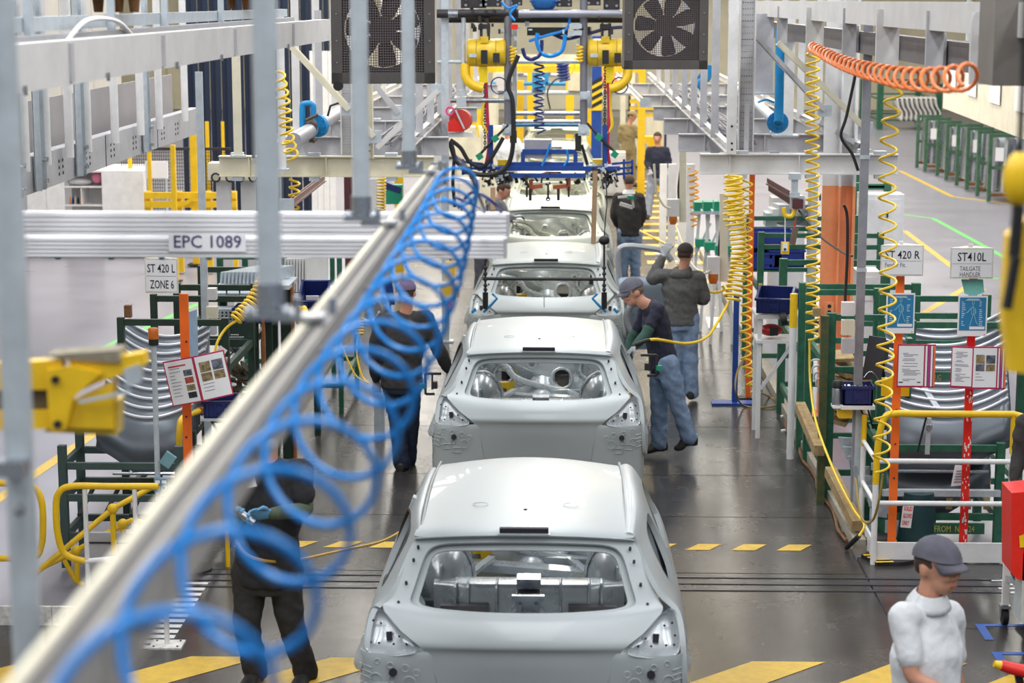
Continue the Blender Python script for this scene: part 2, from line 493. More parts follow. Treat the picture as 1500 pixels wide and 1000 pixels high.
def make_car():
    root = thing('unpainted_car', 'silver grey unpainted hatchback body nearest the camera, rear towards it', 'car body', (0, 0, 0), 'hatchback bodies queued along the line')
    # roof skin
    st = [(0.66, 1.398), (0.69, 1.418), (0.80, 1.432), (1.15, 1.456), (1.6, 1.472), (2.05, 1.462), (2.35, 1.435), (2.52, 1.405)]
    half = []
    for i, (y, z) in enumerate(st):
        xe = (0.615, 0.612, 0.575, 0.57, 0.57, 0.565, 0.56, 0.55)[i]
        row = []
        for k in range(6):
            f = k / 5
            row.append((xe * f, y + (0.05 * f ** 2.5 if i < 3 else 0) - (0.12 * f * f if i == 7 else 0), z - 0.034 * f ** 2.2))
        half.append(row)
    subdiv(MB().grid(mirror_rows(half)), 'roof', body_m, root, 2, 0.012)
    for sx in (-1, 1):
        ch = MB(); ch.tube(catmull([(sx * .578, .86, 1.392), (sx * .578, 1.2, 1.424), (sx * .578, 1.7, 1.436), (sx * .57, 2.45, 1.385)], 5), 0.009, 6)
        ch.build('roof_ditch', mat('seam_sealer', (150, 158, 162), 0.5, 0.1), root)
    # brake light slot in the spoiler lip
    sl = MB().box((0, .672, 1.418), (.27, .035, .03)).build('brake_light_slot', hole_m, root)
    MB().box((0, .655, 1.4015), (.285, .03, .008)).build('slot_lip', body_m, sl)
    MB().cyl((0.0, 1.02, 1.448), (0.0, 1.02, 1.4505), 0.012, 10).build('aerial_hole', hole_m, root)
    sw = MB()
    for sx in (-.26, .26): sw.ring((sx, 1.12, 1.449), .045, (0, 0, 1), .0015, 20)
    sw.build('pressing_mark', body_m, root)
    # spoiler underside / header
    half = []
    for (y, z, w) in ((.655, 1.40, .615), (.675, 1.385, .612), (.70, 1.375, .60)):
        half.append([(w * k / 4, y + .05 * (k / 4) ** 2.5, z - .034 * (k / 4) ** 2.2) for k in range(5)])
    subdiv(MB().grid(mirror_rows(half)), 'rear_header', body_m, root, 1, 0.006)
    # tailgate with a glass opening
    rows_def = [(.600, .700, 1.385, .745, 1.352), (.630, .668, 1.352, .715, 1.318), (.668, .55, 1.245, .62, 1.235), (.712, .39, 1.115, .47, 1.135),
                (.742, .295, 1.045, .385, 1.095), (.765, .25, 1.015, .335, 1.085), (.70, .21, .97, .265, 1.01), (.60, .19, .93, .21, .945), (.535, .178, .893, .19, .898),
                (.525, .205, .872, .21, .876), (.49, .20, .80, .21, .80), (.45, .215, .70, .215, .70), (.44, .23, .55, .23, .55)]
    cf = [0, .28, .58, .845, .92, 1.0]
    half = []
    for i, (W, yc, zc, ye, ze) in enumerate(rows_def):
        half.append([(W * c_, yc + (ye - yc) * c_ ** 2.4, zc + (ze - zc) * c_ ** 2.4) for c_ in cf])
    rows = mirror_rows(half)
    nc = len(cf)
    skip = {(i, j) for i in (1, 2, 3) for j in range(nc - 1 - 3, nc - 1 + 3)}
    subdiv(MB().grid(rows, skip), 'tailgate', body_m, root, 3, 0.016)
    # inner flange round the opening, set inside the tailgate
    half = []
    def rowat(t_):
        i = min(int(t_), 3); return [lerp(a, b, t_ - i) for a, b in zip(rows_def[i], rows_def[i + 1])]
    for t_ in (.8, 1.25, 2, 3, 3.75, 4.2):
        W, yc, zc, ye, ze = rowat(t_)
        half.append([(W * c_ * .985, yc + .035 + (ye - yc) * c_ ** 2.4, zc - .02 + (ze - zc) * c_ ** 2.4) for c_ in (0, .3, .6, .80, .88, .94)])
    rws = mirror_rows(half)
    subdiv(MB().grid(rws, {(i, j) for i in (1, 2, 3) for j in range(2, 8)}), 'glass_flange', body_m, root, 2, 0.01)
    bolts = MB()
    for sx in (-1, 1):
        for (x, y, z) in ((.605, .60, 1.262), (.638, .49, 1.165), (.672, .385, 1.085), (.585, .675, 1.315)):
            bolts.cyl((sx * x, y + .004, z - .004), (sx * x, y - .012, z + .012), .008, 8)
    bolts.build('stud_hole', hole_m, root)
    # sides
    for sx, nm in ((-1, 'side_frame'), (1, 'side_frame')):
        yt = [.74, .95, 1.2, 1.5, 1.62, 2.05, 2.42, 2.85, 3.2]
        yl = [.38, .62, 1.0, 1.45, 1.58, 2.1, 2.75, 3.3, 4.05]
        zt = [1.368, 1.40, 1.424, 1.438, 1.438, 1.418, 1.385, 1.19, 1.02]
        rows = []
        rows.append([(.588 - (.012 if i == 0 else 0), y, z - .012) for i, (y, z) in enumerate(zip(yt, zt))])
        rows.append([(.578 + .034 * min(1, i / 2), y, z + .006) for i, (y, z) in enumerate(zip(yt, zt))])
        rows.append([(.606 + .046 * min(1, i / 2), y - .01, z - .035) for i, (y, z) in enumerate(zip(yt, zt))])
        rows.append([(.620 + .056 * min(1, i / 2), y - .02, z - .085) for i, (y, z) in enumerate(zip(yt, zt))])
        rows.append(list(zip((.728, .80, .822, .832, .832, .83, .82, .78, .70), (.37, .70, 1.0, 1.45, 1.58, 2.1, 2.75, 3.3, 4.05), (1.11, 1.06, 1.025, .995, .99, .975, .955, .95, .88))))
        rows.append(list(zip((.815, .85, .862, .866, .866, .862, .855, .83, .72), (.33, .60, 1.0, 1.45, 1.58, 2.1, 2.75, 3.3, 4.05), (1.10, 1.00, .965, .94, .935, .92, .90, .88, .82))))
        rows.append(list(zip((.838, .872, .885, .882, .88, .876, .875, .865, .72), (.255, .55, 1.0, 1.45, 1.58, 2.1, 2.75, 3.3, 4.0), (.985, .86, .84, .78, .76, .74, .74, .80, .72))))
        rows.append(list(zip((.845, .885, .895, .875, .87, .866, .875, .88, .70), (.185, .48, .82, 1.3, 1.58, 2.1, 2.75, 3.3, 3.95), (.87, .74, .74, .55, .5, .5, .55, .72, .6))))
        rows.append(list(zip((.86, .885, .895, .85, .84, .84, .85, .88, .68), (.17, .46, .82, 1.2, 1.58, 2.1, 2.9, 3.3, 3.9), (.55, .68, .69, .25, .24, .24, .25, .68, .45))))
        rows = [[(sx * x, y, z) for x, y, z in r_] for r_ in rows]
        skip = {(3, 1), (3, 2), (3, 4), (3, 5)}
        o = subdiv(MB().grid(rows, skip), nm, body_m, root, 2, 0.03, 1.0 if sx > 0 else -1.0)
        # rubber-dark door frames inside the openings
        fr = MB()
        fr.tube(catmull([(sx * .785, .74, 1.07), (sx * .80, 1.0, 1.03), (sx * .81, 1.44, 1.0), (sx * .70, 1.44, 1.32), (sx * .66, 1.15, 1.335), (sx * .665, .95, 1.30), (sx * .785, .74, 1.07)], 6), .012, 6)
        fr.build('window_frame', iron_m, o)
        MB().bar((sx * .815, 1.515, .97), (sx * .655, 1.55, 1.38), .05, .10, (0, 1, 0)).build('pillar', body_m, o)
        # tail lamp pocket
        out = [(.822, .325, 1.105), (.842, .265, .99), (.846, .20, .885), (.80, .165, .868), (.68, .15, .862), (.54, .165, .875), (.575, .19, .915), (.64, .225, .97), (.70, .265, 1.03), (.76, .31, 1.085)]
        cen = Vector((.735, .225, .945))
        rings = []
        for s_, dp in ((1.0, 0.0), (.93, .012), (.86, .065), (.55, .085), (.2, .088)):
            rings.append([Vector((sx * p.x, p.y, p.z)) for p in [cen + (Vector(q) - cen) * s_ + Vector((-.25, .9, -.1)) * dp for q in out]])
        mb = MB(); n = len(out)
        for r_ in rings: mb.v += r_
        for i in range(len(rings) - 1):
            for j in range(n):
                mb.f.append((i * n + j, i * n + (j + 1) % n, (i + 1) * n + (j + 1) % n, (i + 1) * n + j))
        mb.f.append(tuple((len(rings) - 1) * n + j for j in range(n)))
        pk = subdiv(mb, 'tail_lamp_pocket', inner_m, root, 2)
        MB().box((sx * .715, .282, .935), (.03, .02, .045), (R(-20), 0, sx * R(-15))).build('socket_hole', hole_m, pk)
        hh = MB()
        for (x, y, z) in ((.80, .275, 1.02), (.815, .245, .96), (.81, .225, .915), (.66, .262, .935), (.69, .255, .895), (.76, .29, 1.0), (.62, .24, .90), (.77, .262, .90)):
            hh.ball((sx * x, y + .008, z), .007, 8)
        hh.build('rivet_hole', hole_m, pk)
        # rear corner panel under the lamp with stamped bosses
        rows = []
        for i, z in enumerate((.872, .845, .76, .66, .55, .42)):
            rows.append([(sx * x, y + (.012 if i == 0 else 0) + .004 * i, z + (.02 * (x - .5) if i == 0 else 0)) for x, y in ((.40, .232), (.50, .195), (.60, .16), (.72, .142), (.82, .155), (.862, .19), (.875, .27), (.88, .42))])
        cp = subdiv(MB().grid(rows), 'rear_corner_panel', inner_m if False else body_m, root, 2, .01)
        bs = MB()
        for (x, z, r_) in ((.62, .80, .020), (.56, .775, .018), (.70, .815, .016), (.77, .835, .014), (.60, .72, .035), (.69, .74, .02), (.78, .74, .03)):
            bs.ring((sx * x, .148 if x < .75 else .155, z), r_, (0, 1, .05), .0035, 16)
        for (x, z) in ((.74, .70), (.66, .67)):
            for (dx0, dz0, dx1, dz1) in ((-.03, -.02, .03, -.02), (.03, -.02, .03, .02), (.03, .02, -.03, .02), (-.03, .02, -.03, -.02)):
                bs.tube([(sx * (x + dx0), .148, z + dz0), (sx * (x + dx1), .148, z + dz1)], .003, 5)
        for z in (.80, .77, .74, .70): bs.tube([(sx * .80, .152, z), (sx * .868, .205, z + .01)], .004, 5)
        bs.build('stamped_boss', body_m, cp)
        MB().cyl((sx * .685, .155, .775), (sx * .685, .136, .778), .022, 14).build('plug_hole', hole_m, cp)
        # wing flare behind the lamp
        fl_ = MB().grid([[(sx * .848, .27, .97), (sx * .862, .30, .93), (sx * .875, .34, .88)], [(sx * .85, .19, .86), (sx * .885, .22, .82), (sx * .915, .27, .80)], [(sx * .855, .18, .78), (sx * .88, .22, .76), (sx * .90, .27, .76)]])
        subdiv(fl_, 'wing_flange', body_m, root, 2, .006)
    # inside: floor, tunnel, heel step, firewall with openings, wheel houses, braces
    rows = []
    for y, z in ((.30, .80), (.7, .62), (1.15, .60), (1.2, .46), (1.7, .43), (2.3, .40), (2.9, .42), (3.08, .60)):
        rows.append([(x, y, z + h) for x, h in ((-.74, .06), (-.55, 0), (-.30, .0), (-.14, .02), (-.09, .16), (.09, .16), (.14, .02), (.30, 0), (.55, 0), (.74, .06))])
    fp = subdiv(MB().grid(rows), 'floor_pan', inner_m, root, 2, .008)
    rb = MB()
    for x in (-.62, -.48, -.36, -.24, .24, .36, .48, .62): rb.tube([(x, 1.35, .47), (x, 2.7, .43)], .014, 6)
    rb.build('floor_rib', inner_m, fp)
    rows = []
    zf = [.52, .60, .70, .80, .90, 1.0]
    xs = [-.72, -.58, -.44, -.30, -.16, -.02, .12, .26, .40, .54, .70]
    rnd = random.Random(3)
    for i, z in enumerate(zf):
        rows.append([(x, 3.08 + .05 * math.sin(x * 9 + z * 14) - .06 * (z - .5) + .03 * math.cos(x * 5), z + .03 * math.sin(x * 7)) for x in xs])
    fw = subdiv(MB().grid(rows, {(2, 2), (2, 6), (1, 6), (2, 8), (3, 8), (1, 9)}), 'firewall', inner_m, root, 3, .01)
    rg = MB()
    for (x, z, r_) in ((-.37, .76, .09), (.19, .72, .10), (.47, .82, .11), (-.1, .86, .04), (.33, .9, .03), (-.55, .84, .03)):
        rg.ring((x, 3.03, z), r_, (0, 1, 0), .016, 18)
    rg.tube(catmull([(-.7, 3.0, .93), (-.4, 2.98, .88), (-.25, 2.96, .74), (.0, 2.94, .66), (.3, 2.96, .60), (.7, 3.0, .58)], 5), .03, 8)
    rg.build('pressed_swage', inner_m, fw)
    # heel step across the floor
    hs = MB()
    hs.grid([[(x, 2.06 + b + .25 * max(0, abs(x) - .40), .43 + a) for x in (-.60, -.42, -.40, -.22, -.20, -.11, .11, .20, .22, .40, .42, .60)] for a, b in ((0, 0), (.02, .0), (.22, .03), (.25, .04), (.255, .07), (.255, .22), (.24, .26), (0, .28))])
    hp = subdiv(hs, 'heel_step', inner_m, root, 1, .008)
    for x in (-.46, -.38, -.20, .20, .38, .46): MB().tube(catmull([(x, 2.05, .45), (x, 2.075, .60), (x, 2.10, .68), (x, 2.20, .69)], 4), .011, 6).build('pressed_rib', inner_m, hp)
    cb = MB(); cb.box((0, 1.98, .55), (.15, .20, .22)); cb.box((0, 1.88, .665), (.20, .04, .03)); cb.box((0, 2.1, .71), (.15, .14, .05)); cb.box((-.05, 1.86, .58), (.02, .03, .1)); cb.box((.05, 1.86, .58), (.02, .03, .1))
    cb.build('centre_bracket', steel_m, root)
    for x in (-.40, .40): MB().box((x, 2.03, .52), (.30, .06, .10)).build('seat_mount', mat('grey_mount', (128, 124, 126), 0.4, 0.5, 0.1, 12, tint=True), root)
    for sx in (-1, 1):
        wt = MB()
        wt.ell((sx * .56, 2.52, .62), .20, .34, .27, None, 20)
        wh = wt.build('wheel_house', inner_m, root, ang=3.2)
        wr_ = MB(); wr_.tube([(sx * .56 + .205 * math.cos(a), 2.44, .62 + .275 * math.sin(a)) for a in [2 * math.pi * k / 22 for k in range(22)]], .012, 6, closed=True)
        wr_.box((sx * .56, 2.28, .55), (.34, .16, .015)); wr_.box((sx * .56, 2.24, .66), (.015, .1, .22))
        wr_.build('wheel_house_rib', inner_m, wh)
        MB().bar((sx * .50, 2.25, .60), (sx * .26, 2.85, .64), .05, .03).build('brace', inner_m, root)
        MB().bar((sx * .62, 1.0, .86), (sx * .60, 1.9, .55), .10, .05).build('quarter_brace', inner_m, root)
        # inner quarter panel
        rows = [[(sx * (.70 - .06 * k), y, z - .08 * k) for y, z in ((.55, 1.05), (.9, 1.02), (1.3, .96))] for k in range(3)]
        subdiv(MB().grid(rows), 'inner_quarter', inner_m, root, 2, .008)
    MB().bar((-.42, 2.9, .58), (.45, 2.62, .60), .13, .05).build('cross_brace', inner_m, root)
    MB().bar((.05, 2.95, .60), (.55, 2.68, .66), .05, .05).build('cross_brace', inner_m, root)
    pl = MB()
    pl.box((-.33, 3.02, .66), (.13, .08, .06)); pl.box((-.31, 3.0, .615), (.06, .06, .06))
    pl.build('yellow_plug', yellow_m, root)
    for (x, y, r_) in ((-.12, 2.42, .03), (.24, 2.45, .025)):
        MB().cyl((x, y, .56), (x, y + .01, .50), r_, 12).build('floor_bung', yellow_m, root)
    # engine bay rails and front panel
    for sx in (-1, 1):
        MB().bar((sx * .48, 3.0, .55), (sx * .48, 4.05, .55), .09, .14).build('front_rail', inner_m, root)
        MB().cyl((sx * .54, 3.35, .5), (sx * .54, 3.35, .86), .14, 16).build('strut_tower', inner_m, root)
    MB().bar((-.70, 4.0, .72), (.70, 4.0, .72), .08, .10).build('front_panel', inner_m, root)
    MB().bar((-.68, 3.22, 1.0), (.68, 3.22, 1.0), .14, .06).build('cowl', body_m, root)
    MB().bar((-.53, 2.46, 1.345), (.53, 2.46, 1.345), .10, .03).build('front_header', body_m, root)
    for sx in (-1, 1): MB().span((sx * .78, 1.0, .22), (sx * .86, 3.0, .36)).build('sill', body_m, root)
    return root
car0 = make_car()
car0.location = (CX, 10.0, 0)
PITCH = 5.8
car_lab = ['silver grey unpainted hatchback body second in the queue, between two workers',
           'pale hatchback body third in the queue, under a black bar fixture',
           'pale hatchback body fourth in the queue, under the blue lifting frame',
           'cream hatchback body fifth in the queue, behind the blue lifting frame',
           'cream hatchback body sixth in the queue, far down the line',
           'cream hatchback body seventh in the queue, farthest down the line']
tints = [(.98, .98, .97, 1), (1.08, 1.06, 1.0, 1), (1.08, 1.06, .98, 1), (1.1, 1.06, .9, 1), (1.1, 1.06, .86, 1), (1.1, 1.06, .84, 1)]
ref = [lerp(10.0, 10.0, 0)]
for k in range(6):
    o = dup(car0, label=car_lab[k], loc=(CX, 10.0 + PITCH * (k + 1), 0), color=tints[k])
# skids the bodies ride on
sk = thing('car_skid', 'low dark steel skid under the nearest car body', 'skid', (CX, 10.0, 0), 'skids under the car bodies')
s_ = MB()
for x in (-.5, .5): s_.bar((CX + x, 10.2, .06), (CX + x, 14.1, .06), .10, .12)
s_.build('runner', iron_m, sk)
for y in (10.7, 12.0, 13.4): MB().bar((CX - .5, y, .15), (CX + .5, y, .15), .08, .06).build('crossbar', iron_m, sk)
for x in (-.5, .5):
    for y in (11.6, 12.9): MB().box((CX + x, y, .29), (.08, .08, .27)).build('support_post', iron_m, sk)
nth = ['second', 'third', 'fourth', 'fifth', 'sixth', 'seventh']
for k in range(6): dup(sk, label='low dark steel skid under the %s car body in the queue' % nth[k], loc=(CX, 10.0 + PITCH * (k + 1), 0))
# ---------------------------------------------------------------- near overhead rails, poles and hoses
def alu_beam(a, b, w, h, parent, name='rail_extrusion', m=alu_m, grooves=3):
    a = Vector(a); b = Vector(b); y = (b - a).normalized(); x = y.cross(Vector((0, 0, 1))).normalized()
    mb = MB(); mb.bar(a, b, w * .82, h)
    n = grooves + 1
    for i in range(n):
        t = -h / 2 + h * (i + .5) / n
        k = Vector((0, 0, t)); hh = h / n * .62
        mb.bar(a + k, b + k, w, hh)
    mb.bar(a + Vector((0, 0, h / 2)), b + Vector((0, 0, h / 2)), w * .4, .006)
    return mb.build(name, m, parent)
# diagonal aluminium rail running down the hall on the left of the camera
RX, RZ = -0.497, 3.635
t = thing('overhead_rail', 'long aluminium overhead rail running diagonally with a blue coiled hose beside it', 'rail', (RX, 1.2, RZ))
alu_beam((RX, 1.2, RZ - .019), (RX, 7.75, RZ - .019), .046, .100, t, m=mat('dull_aluminium', (164, 160, 154), .55, .2, .06, 3), grooves=2)
MB().bar((RX + .002, 1.2, RZ + .0345), (RX + .002, 7.7, RZ + .0345), .014, .003).build('slot', iron_m, t)
MB().bar((RX - .019, 1.2, RZ + .034), (RX - .019, 7.7, RZ + .034), .010, .006).build('edge_strip', cream_m, t)
MB().box((RX, 7.76, RZ), (.062, .02, .085)).build('end_cap', steel_m, t)
for y in (3.9, 5.6, 7.3):
    b = MB(); b.box((RX - .03, y, RZ + .045), (.10, .06, .012)); b.cyl((RX - .035, y, RZ + .05), (RX - .035, y, RZ + .085), .008, 8); b.cyl((RX + .035, y, RZ + .05), (RX + .035, y, RZ + .085), .008, 8)
    b.build('hanger_bracket', steel_m, t)
# galvanised poles holding it
for i, (y, lab) in enumerate(((3.86, 'widest galvanised pole, meeting the diagonal rail beside the zone sign'), (5.62, 'middle galvanised pole, meeting the rail at the white crossbeam'), (7.35, 'thinnest galvanised pole, meeting the rail where the blue coil begins'))):
    p = thing('support_pole', lab, 'pole', (RX - .083, y, RZ), 'galvanised poles of the diagonal rail')
    MB().cyl((RX - .083, y, RZ + .055), (RX - .083, y, 5.2), .0245, 20).build('pole_tube', galv_m, p)
    f = MB().box((RX - .083, y, RZ + .058), (.095, .085, .012)).build('foot_plate', steel_m, p)
    for sx in (-.036, .036): MB().ball((RX - .083 + sx, y - .03, RZ + .07), .011, 8).build('bolt', steel_m, f)
    MB().cyl((RX - .083, y, RZ + .062), (RX - .083, y, RZ + .12), .029, 16).build('collar', steel_m, p)
p = thing('support_pole', 'blurred grey pole cut off by the left picture edge', 'pole', (-1.03, 3.65, 3.2))
MB().cyl((-1.03, 3.65, 2.4), (-1.03, 3.65, 5.2), .028, 20).build('pole_tube', galv_m, p)
MB().box((-1.03, 3.61, 3.44), (.05, .05, .03)).build('clamp', steel_m, p)
MB().ball((-1.02, 3.60, 3.36), .012, 8).build('bolt', steel_m, p)
# blue coil hose below the rail
path = [(-.368, 6.75, 3.69), (-.352, 5.5, 3.65), (-.346, 4.2, 3.632), (-.354, 3.0, 3.638), (-.370, 2.0, 3.648), (-.378, 1.2, 3.655)]
co = thing('coiled_hose', 'bright blue coiled air hose strung along the diagonal aluminium rail', 'hose', (-.374, 6.75, 3.7))
mb = MB(); mb.helix(catmull(path, 6), lambda f: .070 + .022 * min(1, f * 3), 18.5, .0058, 8, 30)
mb.build('coil', hose_b, co)
mb = MB()
for y in (7.2, 6.35, 5.5, 4.65, 3.8, 2.95, 2.1):
    mb.cyl((RX + .03, y, RZ - .01), (RX + .06, y, RZ + .0), .005, 8); mb.box((RX + .035, y, RZ - .01), (.02, .02, .02))
tr_ = mb.build('hose_trolley', steel_m, co); tr_['kind'] = 'stuff'
MB().tube(catmull([(-.374, 6.75, 3.775), (-.35, 7.0, 3.72), (-.31, 7.5, 3.52), (-.36, 8.1, 3.47), (-.46, 8.2, 3.50)], 6), .006, 8).build('hose_end', hose_n, co)
# white crossbeams
def zat(v, Y, u=500): return P(u, v, Y).z
def xat(u, v, Y): return P(u, v, Y).x
Yb = 8.0
for nm, v0, v1, Y, ue, lab in (('crossbeam', 347, 376, 8.0, 738, 'lower white aluminium crossbeam carrying the lettered plate'), ('crossbeam', 311, 345, 8.28, 742, 'upper white aluminium crossbeam behind the lettered one')):
    z0, z1 = zat(v1, Y), zat(v0, Y)
    x1 = xat(ue, v0, Y)
    t = thing(nm, lab, 'crossbeam', (-1.4, Y, z0))
    alu_beam((-2.9, Y, (z0 + z1) / 2), (x1, Y, (z0 + z1) / 2), .10, z1 - z0, t, 'beam_extrusion', mat('white_aluminium', (240, 240, 243), 0.35, 0.08, 0.03, 3), 4)
    MB().box((x1 + .006, Y, (z0 + z1) / 2), (.012, .095, (z1 - z0) * .96)).build('end_cap', grey_m, t)
    if Y == 8.0:
        for u in (18, 85, 163, 237, 306, 378, 520):
            b = MB(); b.cyl((xat(u, 380, Y), Y, z0 - .014), (xat(u, 380, Y), Y, z0), .012, 6, .016); b.build('bolt', boxblue_m, t)
        a = Vector((xat(247, 357, Y - .06), Y - .058, zat(369, Y - .058)))
        pl = MB().span(a, a + Vector(((xat(359, 357, Y) - xat(247, 357, Y)), .004, zat(345, Y) - zat(369, Y)))).build('name_plate', paper_m, t)
        text('EPC 1089', 'lettering', ink_m, pl, a + Vector((.017, -.001, .016)), (1, 0, 0), (0, 0, 1), .050, .001, width=.272, bold=.01)
    else:
        b = MB(); b.tube(catmull([(x1 - .02, Y, z1), (x1 - .06, Y - .1, z1 + .06), (x1 - .14, Y - .05, z1 + .09), (x1 - .2, Y, z1 + .02)], 5), .007, 6); b.build('air_line', hose_n, t)
# hanging yellow clamp under the end of the crossbeam
q = P(660, 380, 8.3)
t = thing('pendant_clamp', 'small yellow clamp with red handle hanging below the crossbeam end', 'clamp', q)
k = 8.3 / F
b = MB(); b.box(q + Vector((0, 0, -20 * k)), (14 * k, .03, 34 * k)); b.box(q + Vector((-3 * k, 0, -45 * k)), (24 * k, .05, 22 * k)); b.box(q + Vector((9 * k, 0, -50 * k)), (8 * k, .03, 12 * k)); b.build('clamp_body', yellow_m, t)
MB().cyl(q + Vector((-2 * k, 0, -56 * k)), q + Vector((-2 * k, 0, -75 * k)), .008, 8, .010).build('handle', red_m, t)
MB().cyl(q + Vector((0, 0, -2 * k)), q + Vector((0, 0, .06)), .004, 6).build('hanger_wire', iron_m, t)

# left overhead frame: upper beam, lower beam with hangers, cladding behind
X = -1.98
t = thing('overhead_beam', 'broad pale grey overhead beam across the upper left corner', 'beam', (X, 10, 3.95))
MB().channel((X, 5.6, 4.06), (X, 16.5, 4.06), .08, .17, .012, side=1).build('beam_channel', pale_m, t)
for y in (6.3, 7.8, 9.6, 11.7, 14.2): MB().box((X + .05, y, 4.06), (.012, .05, .15)).build('joint_plate', grey_m, t)
b = MB()
for y in (7.1, 8.4, 9.9, 11.2, 12.6, 13.9): b.cyl((X + .055, y, 4.0), (X + .055, y, 3.965), .008, 6)
b.build('bolt', steel_m, t)['kind'] = 'stuff'
X2 = -2.25
t = thing('cable_track', 'blue grey cable track lying above the upper left beam', 'cable track', (X2, 10, 4.2))
MB().channel((X2, 6, 4.20), (X2, 16, 4.20), .05, .06, .01).build('track_channel', galv_m, t)
MB().bar((X2 + .06, 6, 4.13), (X2 + .06, 16, 4.14), .05, .05).build('tray', grey_m, t)
for y in (6.5, 7.0, 8.2, 9.7, 11.0, 12.8, 14.6):
    MB().bar((X2 + .05, y, 4.05), (X2 + .05, y, 4.5), .035, .03).build('bracket', galv_m, t)
MB().tube(catmull([(X2 + .1, 8.6, 4.12), (X2 + .1, 9.0, 4.21), (X2 + .1, 9.6, 4.20), (X2 + .1, 10.0, 4.10)], 6), .012, 6).build('cable', white_m, t)
for i, y in enumerate((7.25, 10.0, 14.0)):
    tr = thing('rail_trolley', ('nearest', 'middle', 'farthest')[i] + ' brown and yellow trolley on the rail at the top left edge', 'trolley', (X2, y, 4.27), 'trolleys on the top left rail')
    MB().box((X2, y, 4.335), (.26, .34, .05)).build('trolley_plate', hoist_m, tr)
    for dx in (-.08, .02, .1): MB().cyl((X2 + dx, y, 4.24), (X2 + dx, y, 4.31), .022, 10, .03).build('wheel', rust_m, tr)
X3 = -4.02
t = thing('conveyor_beam', 'long grey bolted conveyor beam with hangers on the upper left', 'beam', (X3, 18, 3.0))
MB().channel((X3, 11, 3.02), (X3, 21.6, 3.02), .10, .27, .012, side=1).build('lower_channel', grey_m, t)
MB().bar((X3 - .25, 11, 3.30), (X3 - .25, 21.6, 3.30), .02, .42).build('side_panel', mat('darker_grey_paint', (164, 160, 162), 0.5, 0, .06, 3), t)  # side panel in a slightly darker grey than the channel
for y in (13.2, 15.1, 17.1, 19.3): MB().box((X3 + .058, y, 3.02), (.004, .012, .27)).build('joint', iron_m, t)
for i, y in enumerate((14.15, 14.78, 16.05, 18.62)):
    h = MB().channel((X3 + .10, y, 2.90), (X3 + .10, y, 4.3), .05, .13, .008, up=(0, 1, 0)).build('hanger_channel', galv_m, t)
    bb = MB()
    for dz in (.06, .22):
        for dy in (-.03, .03): bb.cyl((X3 + .13, y + dy, 2.88 + dz + .03), (X3 + .155, y + dy, 2.88 + dz + .03), .016, 8)
    bb.build('bolt', steel_m, h)['kind'] = 'stuff'
for y in (14.3, 14.9, 15.6, 16.2, 17.2, 18.25, 19.1, 20.4):
    MB().cyl((X3 + .12, y, 3.08), (X3 + .12, y, 4.3), .035, 12).build('hanger_tube', white_m, t)
hb = MB()
for y in (14.0, 15.5, 16.4, 17.3, 18.2, 19.5, 20.2):
    for dz in (0, .05, .1):
        for dy in (0, .12): hb.cyl((X3 + .054, y + dy, 2.96 + dz), (X3 + .060, y + dy, 2.96 + dz), .014, 6)
hb.build('bolt_hole', iron_m, t)['kind'] = 'stuff'
t = thing('overhead_cladding', 'beige panelled cladding behind the upper left conveyor beam', 'cladding', (-5.6, 18, 3.2))
for k in range(9):
    y = 11.5 + k * 1.5
    MB().span((-5.6, y + .01, 2.95), (-5.56, y + 1.47, 5.2)).build('panel', mat('beige_panel', (212, 206, 196), 0.6, 0, .04, 2), t)
# right overhead frame, blurred at the near end
X4 = 2.12
t = thing('overhead_beam', 'blurred pale grey beam with hanging plates across the upper right corner', 'beam', (X4, 15, 4.0))
MB().channel((X4, 7.5, 4.21), (X4, 26, 4.21), .10, .16, .012, side=-1).build('upper_channel', pale_m, t)
MB().channel((X4 + .25, 7.5, 3.97), (X4 + .25, 26, 3.97), .10, .17, .012, side=-1).build('lower_channel', mat('mid_grey_paint', (136, 132, 134), 0.5, 0, .1, 4), t)
for i, y in enumerate((8.9, 10.2, 11.6, 13.3, 15.1, 17.2, 19.8, 22.8)):
    MB().box((X4 - .02, y, 4.06), (.10 + .05 * (i % 2), .03, .36)).build('hanging_plate', (grey_m, pale_m)[i % 2], t)
for y in (9.6, 10.9, 12.4, 14.2, 16.1): MB().box((X4 + .16, y, 4.0), (.05, .16, .2)).build('block', cream_m if y < 11 else grey_m, t)
MB().box((X4 - .06, 9.5, 4.13), (.20, .35, .44)).build('end_block', mat('dull_dark_paint', (120, 116, 110), 0.5, 0, .1, 5), t)
MB().tube([(X4 + .3, 8, 4.12), (X4 + .3, 17, 4.12)], .02, 8).build('pipe', peach_m, t)
# orange coil
pts = catmull([P(1188, 68, 15.5), P(1235, 92, 12.6), P(1300, 110, 10.2), P(1360, 117, 8.8), P(1425, 112, 7.8)], 8)
t = thing('coiled_hose', 'orange coiled hose sagging below the upper right beam', 'hose', pts[0])
MB().helix(pts, lambda f: .034 + .018 * f, 27, .0085, 8, 14).build('coil', hose_o, t)
